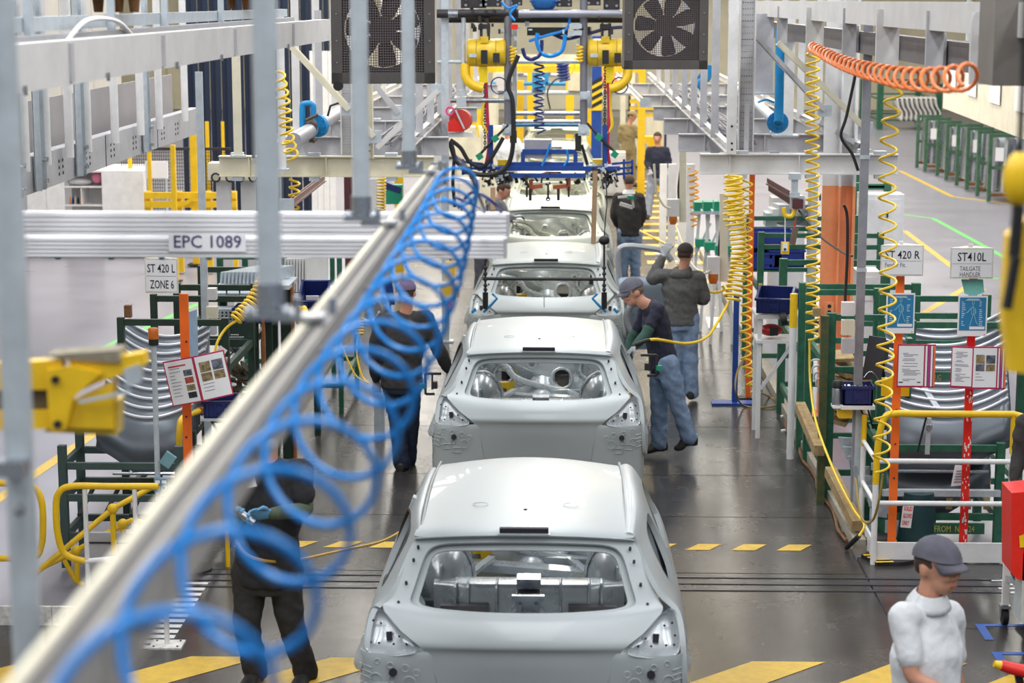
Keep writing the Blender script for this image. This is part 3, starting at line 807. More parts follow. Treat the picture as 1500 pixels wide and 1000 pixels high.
# yellow pendant at the right edge, close to the camera
k = 4.2 / F
q = P(1492, 262, 4.2)
t = thing('hoist_pendant', 'blurred yellow pendant with a black strap at the right picture edge', 'pendant', q)
MB().ell(q, .034, .034, .058).build('float_housing', yellow_m, t)
MB().cyl(q, q + Vector((0, 0, 1.2)), .006, 8).build('cable', black_m, t)
b = MB(); b.bar(q + Vector((.0, -.01, -.055)), q + Vector((-.005, -.01, -.16)), .022, .02); b.bar(q + Vector((-.005, -.03, -.16)), q + Vector((-.02, -.03, -.27)), .018, .02); b.build('strap', black_m, t)
a = P(1478, 345, 4.2)
MB().prism([a, P(1530, 300, 4.2), P(1530, 548, 4.2), P(1478, 545, 4.2), P(1470, 460, 4.2)], (0, .05, 0)).build('pendant_case', yellow_m, t)
# yellow gripper arm at the left
k = 4.9 / F; Y = 4.9
def Q(u, v, dy=0): return P(u, v, Y) + Vector((0, dy, 0))
t = thing('gripper_arm', 'blurred yellow gripper arm with pivot plate at left edge', 'gripper', Q(90, 590))
b = MB(); b.prism([Q(-40, 535), Q(90, 527), Q(90, 570), Q(-40, 572)], (0, .05, 0)); b.build('upper_arm', yellow_m, t)
MB().prism([Q(-40, 603), Q(80, 601), Q(80, 628), Q(-40, 630)], (0, .05, 0)).build('lower_arm', yellow_m, t)
MB().prism([Q(-40, 572, .02), Q(75, 570, .02), Q(75, 602, .02), Q(-40, 604, .02)], (0, .04, 0)).build('inner_bar', mat('dull_brown', (96, 84, 60), .6), t)
pp = MB().prism([Q(70, 540, -.02), Q(110, 534, -.02), Q(150, 545, -.02), Q(110, 580, -.02), Q(100, 625, -.02), Q(90, 632, -.02), Q(78, 628, -.02), Q(74, 600, -.02)], (0, .02, 0)).build('pivot_plate', yellow_m, t)
for (u, v) in ((85, 553), (88, 618)): MB().cyl(Q(u, v, -.032), Q(u, v, -.018), .010, 12).build('pivot_pin', iron_m, pp)
MB().prism([Q(100, 527), Q(160, 525), Q(210, 517), Q(212, 535), Q(185, 546), Q(140, 562), Q(112, 575)], (0, .06, 0)).build('jaw', yellow_m, t)
MB().prism([Q(100, 590), Q(165, 560), Q(166, 628), Q(95, 626)], (0, .06, 0)).build('jaw', yellow_m, t)
MB().prism([Q(68, 519, -.01), Q(175, 512, -.01), Q(178, 530, -.01), Q(115, 527, -.01)], (0, .09, 0)).build('wear_pad', mat('worn_grey_pad', (150, 142, 122), .7, 0, .2, 30), t)
MB().prism([Q(182, 540, -.01), Q(205, 532, -.01), Q(206, 560, -.01), Q(186, 566, -.01)], (0, .05, 0)).build('tip', galv_m, t)
MB().bar(Q(120, 585, -.03), Q(195, 570, -.03), .008, .008).build('rod', galv_m, t)
MB().prism([Q(110, 595, .02), Q(170, 590, .02), Q(168, 640, .02), Q(60, 635, .02)], (0, .08, 0)).build('base_block', hoist_m, t)
# ---------------------------------------------------------------- steel gantries either side of the line
Y0 = 20.0
def xb(u, Y): return P(u, 240, Y).x
BZ = P(1100, 255, 20).z; BH = .205
labs = ['nearest', 'second nearest', 'third nearest', 'fourth nearest', 'fifth nearest', 'sixth nearest']
for side in (1, -1):
    spans = [(20.0, 1.33, 3.30), (23.0, 1.28, 3.25), (26.0, 1.26, 3.2), (29.0, 1.25, 3.2), (32.5, 1.22, 3.2), (37, 1.2, 3.2)] if side > 0 else [(19.6, 1.30, 3.42), (22.4, 1.32, 3.4), (25.4, 1.3, 3.3), (28.6, 1.28, 3.3), (32, 1.26, 3.3), (36.5, 1.26, 3.3)]
    for i, (Y, a, b_) in enumerate(spans):
        nm = labs[i] + (' pale grey' if (side > 0 or i) else ' cream') + ' crossbeam of the ' + ('right' if side > 0 else 'left') + ' overhead gantry'
        t = thing('gantry_beam', nm, 'beam', (side * a, Y, BZ), ('right' if side > 0 else 'left') + ' gantry crossbeams')
        m_ = cream_m if (side < 0 and i == 0) else (pale_m if i == 0 else grey_m)
        MB().ibeam((side * a, Y, BZ + BH / 2), (side * b_, Y, BZ + BH / 2), .11, BH, .012).build('i_section', m_, t)
        for x in (a + .3, (a + b_) / 2, b_ - .3):
            MB().box((side * x, Y, BZ + BH / 2), (.012, .10, BH - .02)).build('stiffener', m_, t)
            MB().box((side * (x + .12), Y, BZ + BH + .015), (.12, .11, .03)).build('clamp', galv_m, t); MB().box((side * (x + .12), Y, BZ - .02), (.10, .1, .04)).build('clamp', galv_m, t)
    for k, x in enumerate((1.62, 2.95)):
        t = thing('gantry_runner', ('inner' if k == 0 else 'outer') + ' long steel angle running down the ' + ('right' if side > 0 else 'left') + ' gantry', 'runner', (side * x, 20, BZ + BH))
        MB().channel((side * x, 20.1, BZ + BH + .05), (side * x, 40, BZ + BH + .05), .06, .10, .01, side=side).build('angle', pale_m, t)
        for y in (21.6, 23.4, 25.2, 27.2, 29.6, 32, 35):
            MB().bar((side * (x - .03), y, BZ + BH + .05), (side * (x - .03), y, BZ + BH + 1.6), .08, .05, (0, 1, 0)).build('hanger_post', grey_m if k == 0 else pale_m, t)
        if k == 0:
            cb = MB(); rnd = random.Random(side + 5)
            for q_ in range(14):
                cb.tube(catmull([(side * (x + .12 + rnd.random() * .2), 20.3 + j * 2.2, BZ + BH + .04 + rnd.random() * .12) for j in range(7)], 4), .012, 5)
            o = cb.build('cable_bundle', mat('grey_cable', (128, 128, 138), .5, 0, .2, 9), t); o['kind'] = 'stuff'
Yg = 19.9
def perf(parent, x0, x1, z0, z1, y, nx, nz):
    h = MB()
    for i in range(nx):
        for j in range(nz):
            x = lerp(x0, x1, (i + .5) / nx); z = lerp(z0, z1, (j + .5) / nz)
            h.box((x, y, z), ((x1 - x0) / nx * (.22 if j % 3 else .4), .003, (z1 - z0) / nz * .13))
    h.build('slot_hole', iron_m, parent)['kind'] = 'stuff'
# right gantry uprights
t = thing('gantry_post', 'white channel post standing on the right gantry beam', 'post', P(1071, 225, Yg))
a = P(1071, 225, Yg); b_ = P(1071, -20, Yg)
MB().channel(a, Vector((a.x, Yg, b_.z)), .05, .095, .008, up=(1, 0, 0), side=-1).build('channel', white_m, t)
hb = MB()
for v in (185, 210, 219): q = P(1072, v, Yg - .06); hb.cyl(q, q + Vector((0, -.01, 0)), .012, 8)
hb.build('bolt_hole', iron_m, t)['kind'] = 'stuff'
def tray(u0, u1, v0, v1, Y, lab):
    a = P(u0, v1, Y); b = P(u1, v0, Y)
    t = thing('perforated_tray', lab, 'cable tray', a)
    MB().span(a, Vector((b.x, Y + .02, b.z))).build('tray_plate', grey_m, t)
    fl_ = MB(); fl_.span((a.x, Y - .04, a.z), (a.x + .012, Y, b.z)); fl_.span((b.x - .012, Y - .04, a.z), (b.x, Y, b.z)); fl_.build('tray_flange', pale_m, t)
    perf(t, a.x + .02, b.x - .02, a.z, b.z, Y - .002, 5, 26); return t
t = tray(1080, 1108, -10, 222, 20.2, 'perforated grey cable tray standing on the right gantry')
MB().span(P(1090, 222, 20.1), P(1097, 152, 20.15)).build('cover_strip', grey_m, t)
tray(500, 516, 118, 226, 19.7, 'perforated grey cable tray standing on the left gantry below the fan')
t = thing('gantry_post', 'cream channel post standing on the left gantry beam below the fan', 'post', P(540, 232, 19.5))
a = P(541, 232, 19.5); b_ = P(541, 60, 19.5)
MB().channel(a, Vector((a.x, 19.5, b_.z)), .05, .085, .008, up=(1, 0, 0)).build('channel', cream_m, t)
hb = MB()
for v in (212, 221): q = P(541, v, 19.44); hb.cyl(q, q + Vector((0, -.01, 0)), .012, 8)
hb.build('bolt_hole', iron_m, t)['kind'] = 'stuff'
def brace(u0, v0, Y0_, u1, v1, Y1_, w, m, lab):
    a = P(u0, v0, Y0_); b = P(u1, v1, Y1_)
    t = thing('diagonal_brace', lab, 'brace', a)
    MB().channel(a, b, .05, w, .01, up=(0, -1, .0)).build('channel', m, t)
    g = MB(); g.box(b, (.14, .03, .12)); g.build('gusset_plate', galv_m, t)
brace(1106, 52, 20.3, 1208, 162, 20.3, .085, grey_m, 'grey diagonal brace right of the perforated tray')
brace(1140, 62, 19.6, 1268, 188, 19.6, .095, cream_m, 'cream diagonal brace crossing in front of the blue pipe')
brace(422, 62, 19.2, 512, 160, 19.2, .09, cream_m, 'cream diagonal brace running down to the left gantry tray')
brace(514, 160, 19.4, 548, 200, 19.4, .07, cream_m, 'short cream diagonal brace beside the left perforated tray')
brace(548, 122, 20.5, 584, 166, 20.5, .06, grey_m, 'short grey diagonal brace below the left fan')
brace(552, 216, 20.2, 642, 132, 20.2, .06, pale_m, 'pale brace rising to the right below the left fan')
brace(905, 110, 30, 945, 150, 27, .06, pale_m, 'small pale brace left of the right gantry posts')
brace(1205, 180, 20.8, 1262, 214, 20.4, .10, grey_m, 'grey brace running right toward the tall grey pole')
brace(1125, 270, 22.0, 1168, 296, 19.0, .10, maroon_m, 'maroon arm sloping down below the right gantry beam')
brace(470, 262, 22.0, 420, 300, 19.0, .10, brownrail_m, 'brown arm sloping down below the left gantry beam')
# upright posts of the left gantry
for i, (u, v0, v1, Y, w, m, lab) in enumerate(((414, 60, 250, 18.6, .07, white_m, 'white post standing left of the yellow coil on the left gantry'), (468, 55, 178, 21, .07, grey_m, 'grey post rising behind the blue flange'), (349, 85, 230, 18.8, .075, cream_m, 'cream post left of the near galvanised pole'), (297, 145, 330, 17.0, .06, galv_m, 'slim grey post standing beside the yellow fence post'), (372, 85, 235, 19, .03, black_m, 'thin black upright just left of the near galvanised pole'),
        (1150, 66, 200, 21.5, .16, white_m, 'wide pale post behind the blue pipe'), (1118, 60, 138, 21.0, .18, grey_m, 'grey box panel right of the perforated tray'), (1266, 100, 222, 16.2, .06, white_m, 'white edge post beside the tall grey pole'))):
    a = P(u, v1, Y); b_ = P(u, v0 - 40, Y)
    t = thing('upright_post', lab, 'post', a)
    if i == 3: a.z = 0; t.location.z = 0
    MB().bar(a, Vector((a.x, Y, b_.z)), w, w * .6, (0, 1, 0)).build('post_section', m, t)
    MB().box(a + Vector((0, 0, .01)), (w * 1.7, w * 1.4, .02)).build('base_plate', galv_m, t)
# blue pipes with flanges
def flange(parent, c, ax, r, m=pipe_b):
    c = Vector(c); ax = Vector(ax).normalized()
    f = MB().cyl(c - ax * .02, c + ax * .02, r, 24).build('flange', m, parent)
    u = ax.orthogonal().normalized(); w = ax.cross(u)
    for k in range(8):
        q = c + (u * math.cos(k * math.pi / 4) + w * math.sin(k * math.pi / 4)) * r * .76
        MB().cyl(q - ax * .04, q + ax * .04, r * .10, 6).build('flange_bolt', m, f)
q0 = P(1143, 40, 20.6); q1 = P(1141, 165, 20.6)
t = thing('blue_pipe', 'tall bright blue pipe with a bolted flange on the right gantry', 'pipe', q1)
MB().tube(catmull([q0, q1, P(1140, 178, 20.62), P(1140, 184, 20.9)], 6), .047, 16).build('pipe_run', pipe_b, t)
flange(t, P(1139, 179, 20.75), (0, 1, .15), .112)
MB().tube([P(1139, 180, 20.8), P(1085, 130, 30)], .06, 14).build('grey_duct', galv_m, t)
MB().tube(catmull([P(1110, 150, 20.5), P(1122, 146, 20.5), P(1134, 150, 20.5)], 5), .012, 6).build('small_hose', pipe_b, t)
t = thing('blue_pipe', 'blue elbow pipe and flanged valve on the left gantry', 'pipe', P(465, 184, 20.2))
MB().tube(catmull([P(443, 186, 20), P(443, 156, 20), P(447, 152, 20), P(456, 152, 20), P(459, 157, 20), P(459, 170, 20)], 5), .03, 10).build('elbow', pipe_b, t)
flange(t, P(466, 184, 20.2), (.5, 1, .1), .115)
b = MB(); b.ell(P(455, 186, 20), .07, .07, .09); b.cyl(P(452, 180, 19.95), P(458, 208, 19.95), .035, 10); b.tube([P(448, 176, 19.9), P(466, 168, 19.9)], .018, 6); b.tube([P(456, 200, 19.9), P(462, 208, 19.9)], .03, 6)
b.build('valve_body', mat('valve_brown', (92, 80, 74), .5, .3, .2, 12), t)
MB().tube([P(430, 206, 18.6), P(505, 160, 24)], .075, 16).build('grey_duct', mat('duct_grey', (170, 172, 182), .4, .3, .1, 5), t)
MB().tube([P(480, 170, 19.9), P(484, 155, 19.9), P(498, 150, 20), P(508, 158, 20.2)], .012, 6).build('small_hose', black_m, t)
t = thing('blue_pipe', 'small blue pipe elbow seen between the right gantry posts', 'pipe', P(1036, 118, 27))
MB().tube(catmull([P(1040, 95, 27), P(1036, 112, 27), P(1026, 122, 27), P(1030, 128, 27)], 5), .06, 10).build('pipe_run', pipe_b, t)
flange(t, P(1028, 120, 27), (1, .3, 0), .12)

# box fans
def fan(c, w, h, yaw, lab, bright):
    t = thing('box_fan', lab, 'fan', c)
    rt = Matrix.Rotation(yaw, 3, 'Z')
    def T(x, y, z): return Vector(c) + rt @ Vector((x, y, z))
    f = MB(); e = .075 * w / .72
    D = .30
    for (x, z, dx, dz) in ((-w / 2 + e / 2, 0, e, h), (w / 2 - e / 2, 0, e, h), (0, -h / 2 + e / 2, w, e), (0, h / 2 - e / 2, w, e)):
        f.box(T(x, 0, z), (dx, .04, dz), rt)
    f.build('front_frame', fan_m, t)
    f = MB()
    for (x, z, dx, dz) in ((-w / 2 + .01, 0, .02, h), (w / 2 - .01, 0, .02, h), (0, -h / 2 + .01, w, .02), (0, h / 2 - .01, w, .02)):
        f.box(T(x, D / 2, z), (dx, D, dz), rt)
    f.build('casing', fan_m, t)
    g = MB(); n = 34; iw = w - 2 * e; ih = h - 2 * e
    for i in range(n + 1):
        s = -.5 + i / n
        g.bar(T(s * iw, -.005, -ih / 2), T(s * iw, -.005, ih / 2), .005, .004, rt @ Vector((0, 1, 0)))
        g.bar(T(-iw / 2, -.008, s * ih), T(iw / 2, -.008, s * ih), .005, .004, rt @ Vector((0, 1, 0)))
    g.build('wire_guard', mat('guard_wire', (112, 104, 106), .5, .3), t)['kind'] = 'stuff'
    # back plate ring with round opening
    b = MB(); r = iw * .47; k = 32
    rin = [T(r * math.cos(2 * math.pi * i / k), D - .06, r * math.sin(2 * math.pi * i / k)) for i in range(k)]
    ro = []
    for i in range(k):
        a = 2 * math.pi * i / k; cx, cz = math.cos(a), math.sin(a); m_ = max(abs(cx), abs(cz))
        ro.append(T(cx / m_ * w / 2, D - .06, cz / m_ * h / 2))
    b.v = rin + ro; b.f = [(i, (i + 1) % k, k + (i + 1) % k, k + i) for i in range(k)]
    b.build('back_plate', fan_m, t)
    MB().cyl(T(0, .05, 0), T(0, D - .02, 0), iw * .17, 24).build('hub', mat('fan_hub', (62, 46, 46), .5, .2, .1, 8), t)
    for i in range(7):
        a = 2 * math.pi * i / 7 + .35
        rows = []
        for rr in (.15, .25, .36, .455):
            hw = .055 + .15 * rr
            rows.append([T(iw * (rr * math.cos(a) - s * hw * math.sin(a)), .12 + .04 * s, iw * (rr * math.sin(a) + s * hw * math.cos(a))) for s in (-1, 0, 1)])
        subdiv(MB().grid(rows), 'blade', mat('fan_blade', (78, 66, 66), .45, .2, .1, 8), None, 1, .006)
        bl = bpy.data.objects[-1] if False else COL.objects[-1]
        bl.location = (0, 0, 0)
        bl.parent = t; bl.location = -Vector(c)
    sc = MB()
    for x in (-1, 1):
        for z in (-.6, -.2, .3, .8): sc.cyl(T(x * (w / 2 - e / 2), -.02, z * h / 2), T(x * (w / 2 - e / 2), -.028, z * h / 2), .007, 8)
    sc.build('screw', steel_m, t)['kind'] = 'stuff'
    for x in (-w * .4, w * .4): MB().cyl(T(x, .1, h / 2), T(x, .1, h / 2 + .8), .012, 8).build('hanger_rod', iron_m, t)
c = P(561, 44, 14.2); fan(c, .73, .75, R(6), 'large dark grey box fan behind the galvanised poles on the left', 0)
c = P(976, 38, 17.3); fan(c, .715, .735, R(2), 'large dark grey box fan at top right of the lifting frame', 0)
t = thing('pulley', 'small grey grooved pulley below the left fan', 'pulley', P(495, 126, 14))
q = P(495, 126, 14); b = MB(); b.cyl(q, q + Vector((0, .05, 0)), .034, 18); b.cyl(q + Vector((0, -.005, 0)), q, .012, 10); b.build('wheel', iron_m, t)
# tall grey pole on the right, with its fittings
t = thing('conduit_pole', 'tall grey square pole standing beside the right curb', 'pole', G(1250, 785))
g0 = G(1250, 785); x = g0.x; y = g0.y
MB().span((x - .033, y - .02, 0), (x + .033, y + .02, 4.2)).build('pole_section', mat('pole_grey', (150, 152, 160), .45, .2, .08, 9), t)
MB().box((x, y, .01), (.16, .12, .02)).build('base_plate', iron_m, t)
for v, h, m_ in ((452, 20, pale_m), (479, 22, cream_m), (506, 22, grey_m)):
    q = P(1242, v, y - .06); MB().box(q, (.10, .07, h * y / F)).build('switch_box', m_, t)
MB().tube(catmull([P(1236, 300, y), P(1241, 318, y), P(1241, 380, y), P(1238, 440, y), P(1240, 460, y)], 5), .012, 6).build('cable', black_m, t)
MB().tube(catmull([P(1255, 100, y), P(1240, 170, y), P(1232, 200, y), P(1248, 225, y), P(1257, 250, y)], 5), .012, 6).build('cable', black_m, t)
b = MB()
for v in (110, 230, 395): b.box((x, y - .022, P(1260, v, y).z), (.08, .01, .03))
b.build('strap', galv_m, t)['kind'] = 'stuff'
# orange steel column
g0 = Vector((P(1222, 500, 20.6).x, 20.6, 0)); w = .33
t = thing('steel_column', 'wide column painted faded orange below and white above', 'column', g0)
x = g0.x; y = g0.y
zt = P(1222, 272, 20.6).z
def hsec(z0, z1):
    m_ = MB(); m_.span((x - w / 2, y, z0), (x + w / 2, y + .015, z1)); m_.span((x - .008, y - .12, z0), (x + .008, y, z1))
    m_.span((x + w / 2 - .03, y - .10, z0), (x + w / 2, y, z1)); return m_
hsec(0, zt).build('lower_column', peach_m, t); hsec(zt, 4.6).build('upper_column', white_m, t)
so = MB().box((P(1216, 454, 20.4).x, 20.48, P(1216, 454, 20.4).z), (.09, .03, .14)).build('socket_plate', peach_m, t)
for dz in (-.03, .03): MB().cyl((so.data.vertices[0].co.x + x - 0 + .045, 20.46, P(1216, 454, 20.4).z + dz), (so.data.vertices[0].co.x + x + .045, 20.468, P(1216, 454, 20.4).z + dz), .02, 12).build('socket', iron_m, so)
MB().box((x, y, .015), (.5, .4, .03)).build('base_plate', peach_m, t)
# ---------------------------------------------------------------- lifting frame over the line
Y = 25.0
def Q(u, v, dy=0.0): return P(u, v, Y) + Vector((0, dy, 0))
k = Y / F
# overhead black tubes that carry it
t = thing('lift_gantry', 'black and grey tube gantry with bolted end plates above the lifting frame', 'gantry', Q(795, 25))
MB().tube([Q(640, 20), Q(915, 20)], .055, 12).build('black_tube', iron_m, t)
MB().tube([Q(640, 28, .3), Q(915, 28, .3)], .05, 12).build('black_tube', black_m, t)
MB().tube([Q(658, 20, -.2), Q(672, 20, -.2)], .045, 10).build('grey_tube', steel_m, t)
MB().tube([Q(760, 20, -.15), Q(915, 20, -.15)], .05, 12).build('grey_tube', mat('tube_grey', (150, 152, 162), .35, .4, .06, 6), t)
for (u0, u1, v0, v1) in ((675, 712, -6, 12), (706, 735, -4, 10), (858, 880, -6, 8), (884, 908, -8, 14), (745, 765, -5, 8), (815, 838, -4, 10)):
    pl = MB().span(Q(u0, v1), Q(u1, v0, .05)).build('bolted_plate', iron_m, t)
    b = MB()
    for (a, c) in ((.2, .25), (.8, .25), (.2, .75), (.8, .75)): q = Q(lerp(u0, u1, a), lerp(v0, v1, c), -.02); b.cyl(q, q + Vector((0, .03, 0)), .018, 6)
    b.build('bolt', steel_m, pl)['kind'] = 'stuff'
bb = MB(); rnd = random.Random(11)
for i in range(26):
    u = rnd.choice([rnd.uniform(690, 760), rnd.uniform(840, 905)]); v = rnd.uniform(14, 46)
    bb.box(Q(u, v, rnd.uniform(-.2, .1)), (rnd.uniform(2, 7) * k, .08, rnd.uniform(3, 8) * k))
bb.build('fitting', iron_m, t)['kind'] = 'stuff'
bb = MB()
for i in range(18):
    u = rnd.choice([rnd.uniform(735, 780), rnd.uniform(825, 860)]); v = rnd.uniform(28, 62)
    bb.box(Q(u, v, rnd.uniform(-.15, .1)), (rnd.uniform(2, 6) * k, .06, rnd.uniform(2, 7) * k))
bb.build('valve_block', galv_m, t)['kind'] = 'stuff'
MB().box(Q(754, 39, -.15), (10 * k, .08, 7 * k)).build('red_cap', red_m, t)
MB().span(Q(772, 52), Q(832, 40, .05)).build('black_box', black_m, t)
for (u, v) in ((843, 38), (843, 48)): MB().box(Q(u, v, -.1), (18 * k, .06, 7 * k)).build('valve_island', galv_m, t)
MB().tube([Q(640, 91, .1), Q(870, 91, .1)], .022, 8).build('grey_tube', galv_m, t)
# drum
t = thing('blue_drum', 'round blue air reservoir at the top centre edge', 'drum', Q(797, 3))
MB().ell(Q(797, 0), .17, .2, .15).build('tank', mat('reservoir_blue', (36, 106, 176), .35, 0, .05, 5), t)
MB().ring(Q(797, 2), .172, (0, 0, 1), .012, 24).build('band', blue_m, t)
# hoists
def hoist(u0, u1, lab, flip):
    t = thing('chain_hoist', lab, 'hoist', Q((u0 + u1) / 2, 77), 'yellow chain hoists')
    a, b = Q(u0, 77), Q(u1, 77)
    MB().tube([a, a + (b - a) * .02, a + (b - a) * .06, b - (b - a) * .06, b - (b - a) * .02, b], [.13, .155, .17, .17, .155, .13], 24).build('motor_housing', hoist_m, t)
    for f in (.25, .75): MB().ring(a + (b - a) * f, .171, (1, 0, 0), .005, 24).build('seam', mat('hoist_seam', (170, 140, 30), .4), t)
    c = (a + b) / 2
    MB().box(c + Vector((-.02, -.165, -.05)), (.08, .04, .17)).build('black_cover', black_m, t)
    MB().box(c + Vector((.13, -.15, -.06)), (.08, .05, .12)).build('rating_plate', iron_m, t)
    MB().box(c + Vector((-.16, -.155, -.03)), (.09, .04, .045)).build('data_plate', galv_m, t)
    h = MB(); h.box(c + Vector((-.02, -.10, .16)), (.10, .08, .08)); h.build('lug', hoist_m, t)
    h = MB()
    for dx in (-.06, .03): h.tube([c + Vector((dx - .0, -.08, .16)), c + Vector((dx, -.05, .36))], .018, 8)
    h.box(c + Vector((-.02, -.05, .32)), (.14, .08, .06)); h.build('suspension_hook', iron_m, t)
    ch = MB()
    top = c + Vector((-.02, 0, -.17)); n = 30
    for i in range(n):
        z = top.z - .035 * i
        ax = Vector((1, 0, 0)) if i % 2 else Vector((0, 1, 0))
        ch.tube([Vector((top.x, top.y, z)) + (ax * math.cos(a_) * .014 + Vector((0, 0, 1)) * math.sin(a_) * .026) for a_ in [2 * math.pi * j / 8 for j in range(8)]], .006, 5, closed=True)
    ch.build('load_chain', iron_m, t)['kind'] = 'stuff'
    bg = MB(); s = flip
    bg.tube(catmull([c + Vector((s * .26, -.05, -.14)), c + Vector((s * .25, -.08, -.30)), c + Vector((s * .16, -.10, -.40)), c + Vector((s * .04, -.1, -.44))], 5), [.06] * 16, 10)
    bg.build('chain_bag', yellow_m, t)
    MB().box(c + Vector((s * .04, 0, -.27)), (.10, .1, .2)).build('yellow_tag', mat('bright_yellow', (252, 222, 20), .5), t)
    MB().ring(c + Vector((.16, -.12, -.40)), .10, (0, 1, 0), .008, 18).build('cable_loop', navy_m, t)
hoist(684, 741, 'left yellow chain hoist with hanging chain above the lifting frame', -1)
hoist(861, 917, 'right yellow chain hoist beside the box fan above the lifting frame', 1)
# frame
t = thing('lifting_frame', 'blue steel lifting frame with grey tube masts hanging over the fourth body', 'lifting frame', Q(800, 245))
for u, lab in ((744, 0), (855, 0)):
    MB().tube([Q(u, -8), Q(u, 196)], .048, 14).build('mast_tube', mat('mast_grey', (140, 142, 152), .35, .5, .06, 6), t)
    MB().tube([Q(u + 9, 40, .25), Q(u + 9, 160, .25)], .03, 10).build('mast_tube', galv_m, t)
    j = MB(); j.box(Q(u, 190), (16 * k, .14, 16 * k)); j.cyl(Q(u - 1, 191, -.12), Q(u - 1, 191, -.06), .035, 14); j.build('clamp_joint', galv_m, t)
    j = MB(); j.box(Q(u + 2, 140), (15 * k, .13, 12 * k)); j.cyl(Q(u + 1, 140, -.12), Q(u + 1, 140, -.06), .04, 14); j.build('clamp_joint', galv_m, t)
MB().tube([Q(679, 22), Q(679, 140)], .028, 10).build('side_tube', galv_m, t)
MB().tube([Q(660, 147), Q(745, 147)], .032, 10).build('cross_tube', steel_m, t)
MB().box(Q(676, 149), (14 * k, .1, 14 * k)).build('clamp_joint', galv_m, t)
MB().box(Q(679, 136), (10 * k, .08, 9 * k)).build('clamp_joint', galv_m, t)
for v, dy in ((178, 0), (168, .3)):
    MB().tube([Q(750, v, dy), Q(852, v, dy)], .026, 10).build('cross_tube', steel_m, t)
MB().tube([Q(742, 184, .1), Q(855, 184, .1)], .02, 8).build('cross_tube', pipe_b, t)
b = MB(); b.bar(Q(765, 222), Q(844, 222), .05, .06); b.bar(Q(766, 222), Q(766, 245), .05, .06); b.bar(Q(843, 222), Q(843, 245), .05, .06); b.build('blue_bracket', blue_m, t)
for u in (719, 886): MB().bar(Q(u, 183), Q(u, 248), .06, .06).build('blue_upright', blue_m, t)
sp = MB(); sp.bar(Q(700, 246), Q(908, 246), .22, .055); sp.bar(Q(748, 256, -.1), Q(858, 256, -.1), .12, .05); sp.bar(Q(745, 240), Q(855, 240), .08, .05)
sp.build('spreader', blue_m, t)
sa = MB()
for s, u0 in ((-1, 708), (1, 896)):
    for dv in (0, 8, 16): sa.bar(Q(u0, 240 + dv), Q(u0 + s * 30, 237 + dv), .03, .03)
    sa.bar(Q(u0 + s * 30, 233), Q(u0 + s * 30, 256), .03, .03); sa.bar(Q(u0 + s * 18, 233), Q(u0 + s * 18, 262), .03, .04)
sa.build('side_arm', blue_m, t)['kind'] = 'stuff'
MB().span(Q(768, 232), Q(808, 205, .25)).build('control_cabinet', mat('cabinet_grey', (158, 158, 170), .5, .1, .05, 5), t)
MB().span(Q(729, 242), Q(743, 234, .1)).build('ochre_pad', hoist_m, t); MB().span(Q(868, 241), Q(883, 233, .1)).build('ochre_pad', hoist_m, t)
og = MB(); og.bar(Q(778, 262, -.1), Q(778, 280, -.1), .05, .04); og.bar(Q(833, 260, -.1), Q(833, 278, -.1), .05, .04); og.bar(Q(777, 273, -.1), Q(795, 271, -.1), .06, .05); og.bar(Q(810, 273, -.1), Q(832, 271, -.1), .06, .05); og.bar(Q(794, 255, -.1), Q(816, 255, -.1), .06, .05)
og.build('rust_gripper', mat('gripper_rust', (168, 84, 52), .6, .1, .1, 9), t)
for (u, v0, v1, w) in ((772, 272, 287, 3), (777, 275, 292, 4), (803, 268, 290, 3), (818, 275, 292, 4), (833, 272, 287, 3)):
    f = MB().bar(Q(u, v0, -.12), Q(u, v1, -.12), w * k, .05).build('finger', black_m, t)
MB().ring(Q(803, 290, -.12), .022, (0, 1, 0), .008, 12).build('finger_eye', black_m, t)
cl = MB(); rnd = random.Random(21)
for i in range(120):
    side_ = rnd.random()
    u = rnd.uniform(700, 742) if side_ < .35 else (rnd.uniform(864, 905) if side_ < .7 else rnd.uniform(745, 860))
    v = rnd.uniform(246, 274) if side_ < .7 else rnd.uniform(254, 270)
    cl.box(Q(u, v, rnd.uniform(-.2, .2)), (rnd.uniform(1.5, 6) * k, .05, rnd.uniform(2, 9) * k), (0, rnd.uniform(-.6, .6), 0))
cl.build('clamp_fitting', iron_m, t)['kind'] = 'stuff'
cl = MB()
for i in range(50):
    u = rnd.choice([rnd.uniform(703, 745), rnd.uniform(860, 903)])
    cl.box(Q(u, rnd.uniform(238, 272), rnd.uniform(-.25, .1)), (rnd.uniform(1.5, 6) * k, .04, rnd.uniform(2, 7) * k), (0, rnd.uniform(-.6, .6), 0))
cl.build('cylinder_fitting', galv_m, t)['kind'] = 'stuff'
for (u, v, a) in ((703, 228, -.6), (726, 202, -.6), (877, 200, .6), (900, 225, .6)):
    MB().box(Q(u, v, -.1), (9 * k, .05, 9 * k), (0, a, 0)).build('teal_sensor', jade_m, t)
for (p_) in (((745, 182), (722, 205), (703, 226)), ((860, 180), (880, 203), (905, 226))):
    MB().tube([Q(u, v, -.06) for u, v in p_], .018, 6).build('stay_rod', iron_m, t)
MB().tube([Q(852, 212), Q(862, 246)], .02, 6).build('lever', black_m, t)
MB().box(Q(847, 208), (9 * k, .08, 26 * k)).build('black_box', black_m, t)
MB().box(Q(752, 200), (10 * k, .08, 18 * k)).build('motor', iron_m, t)
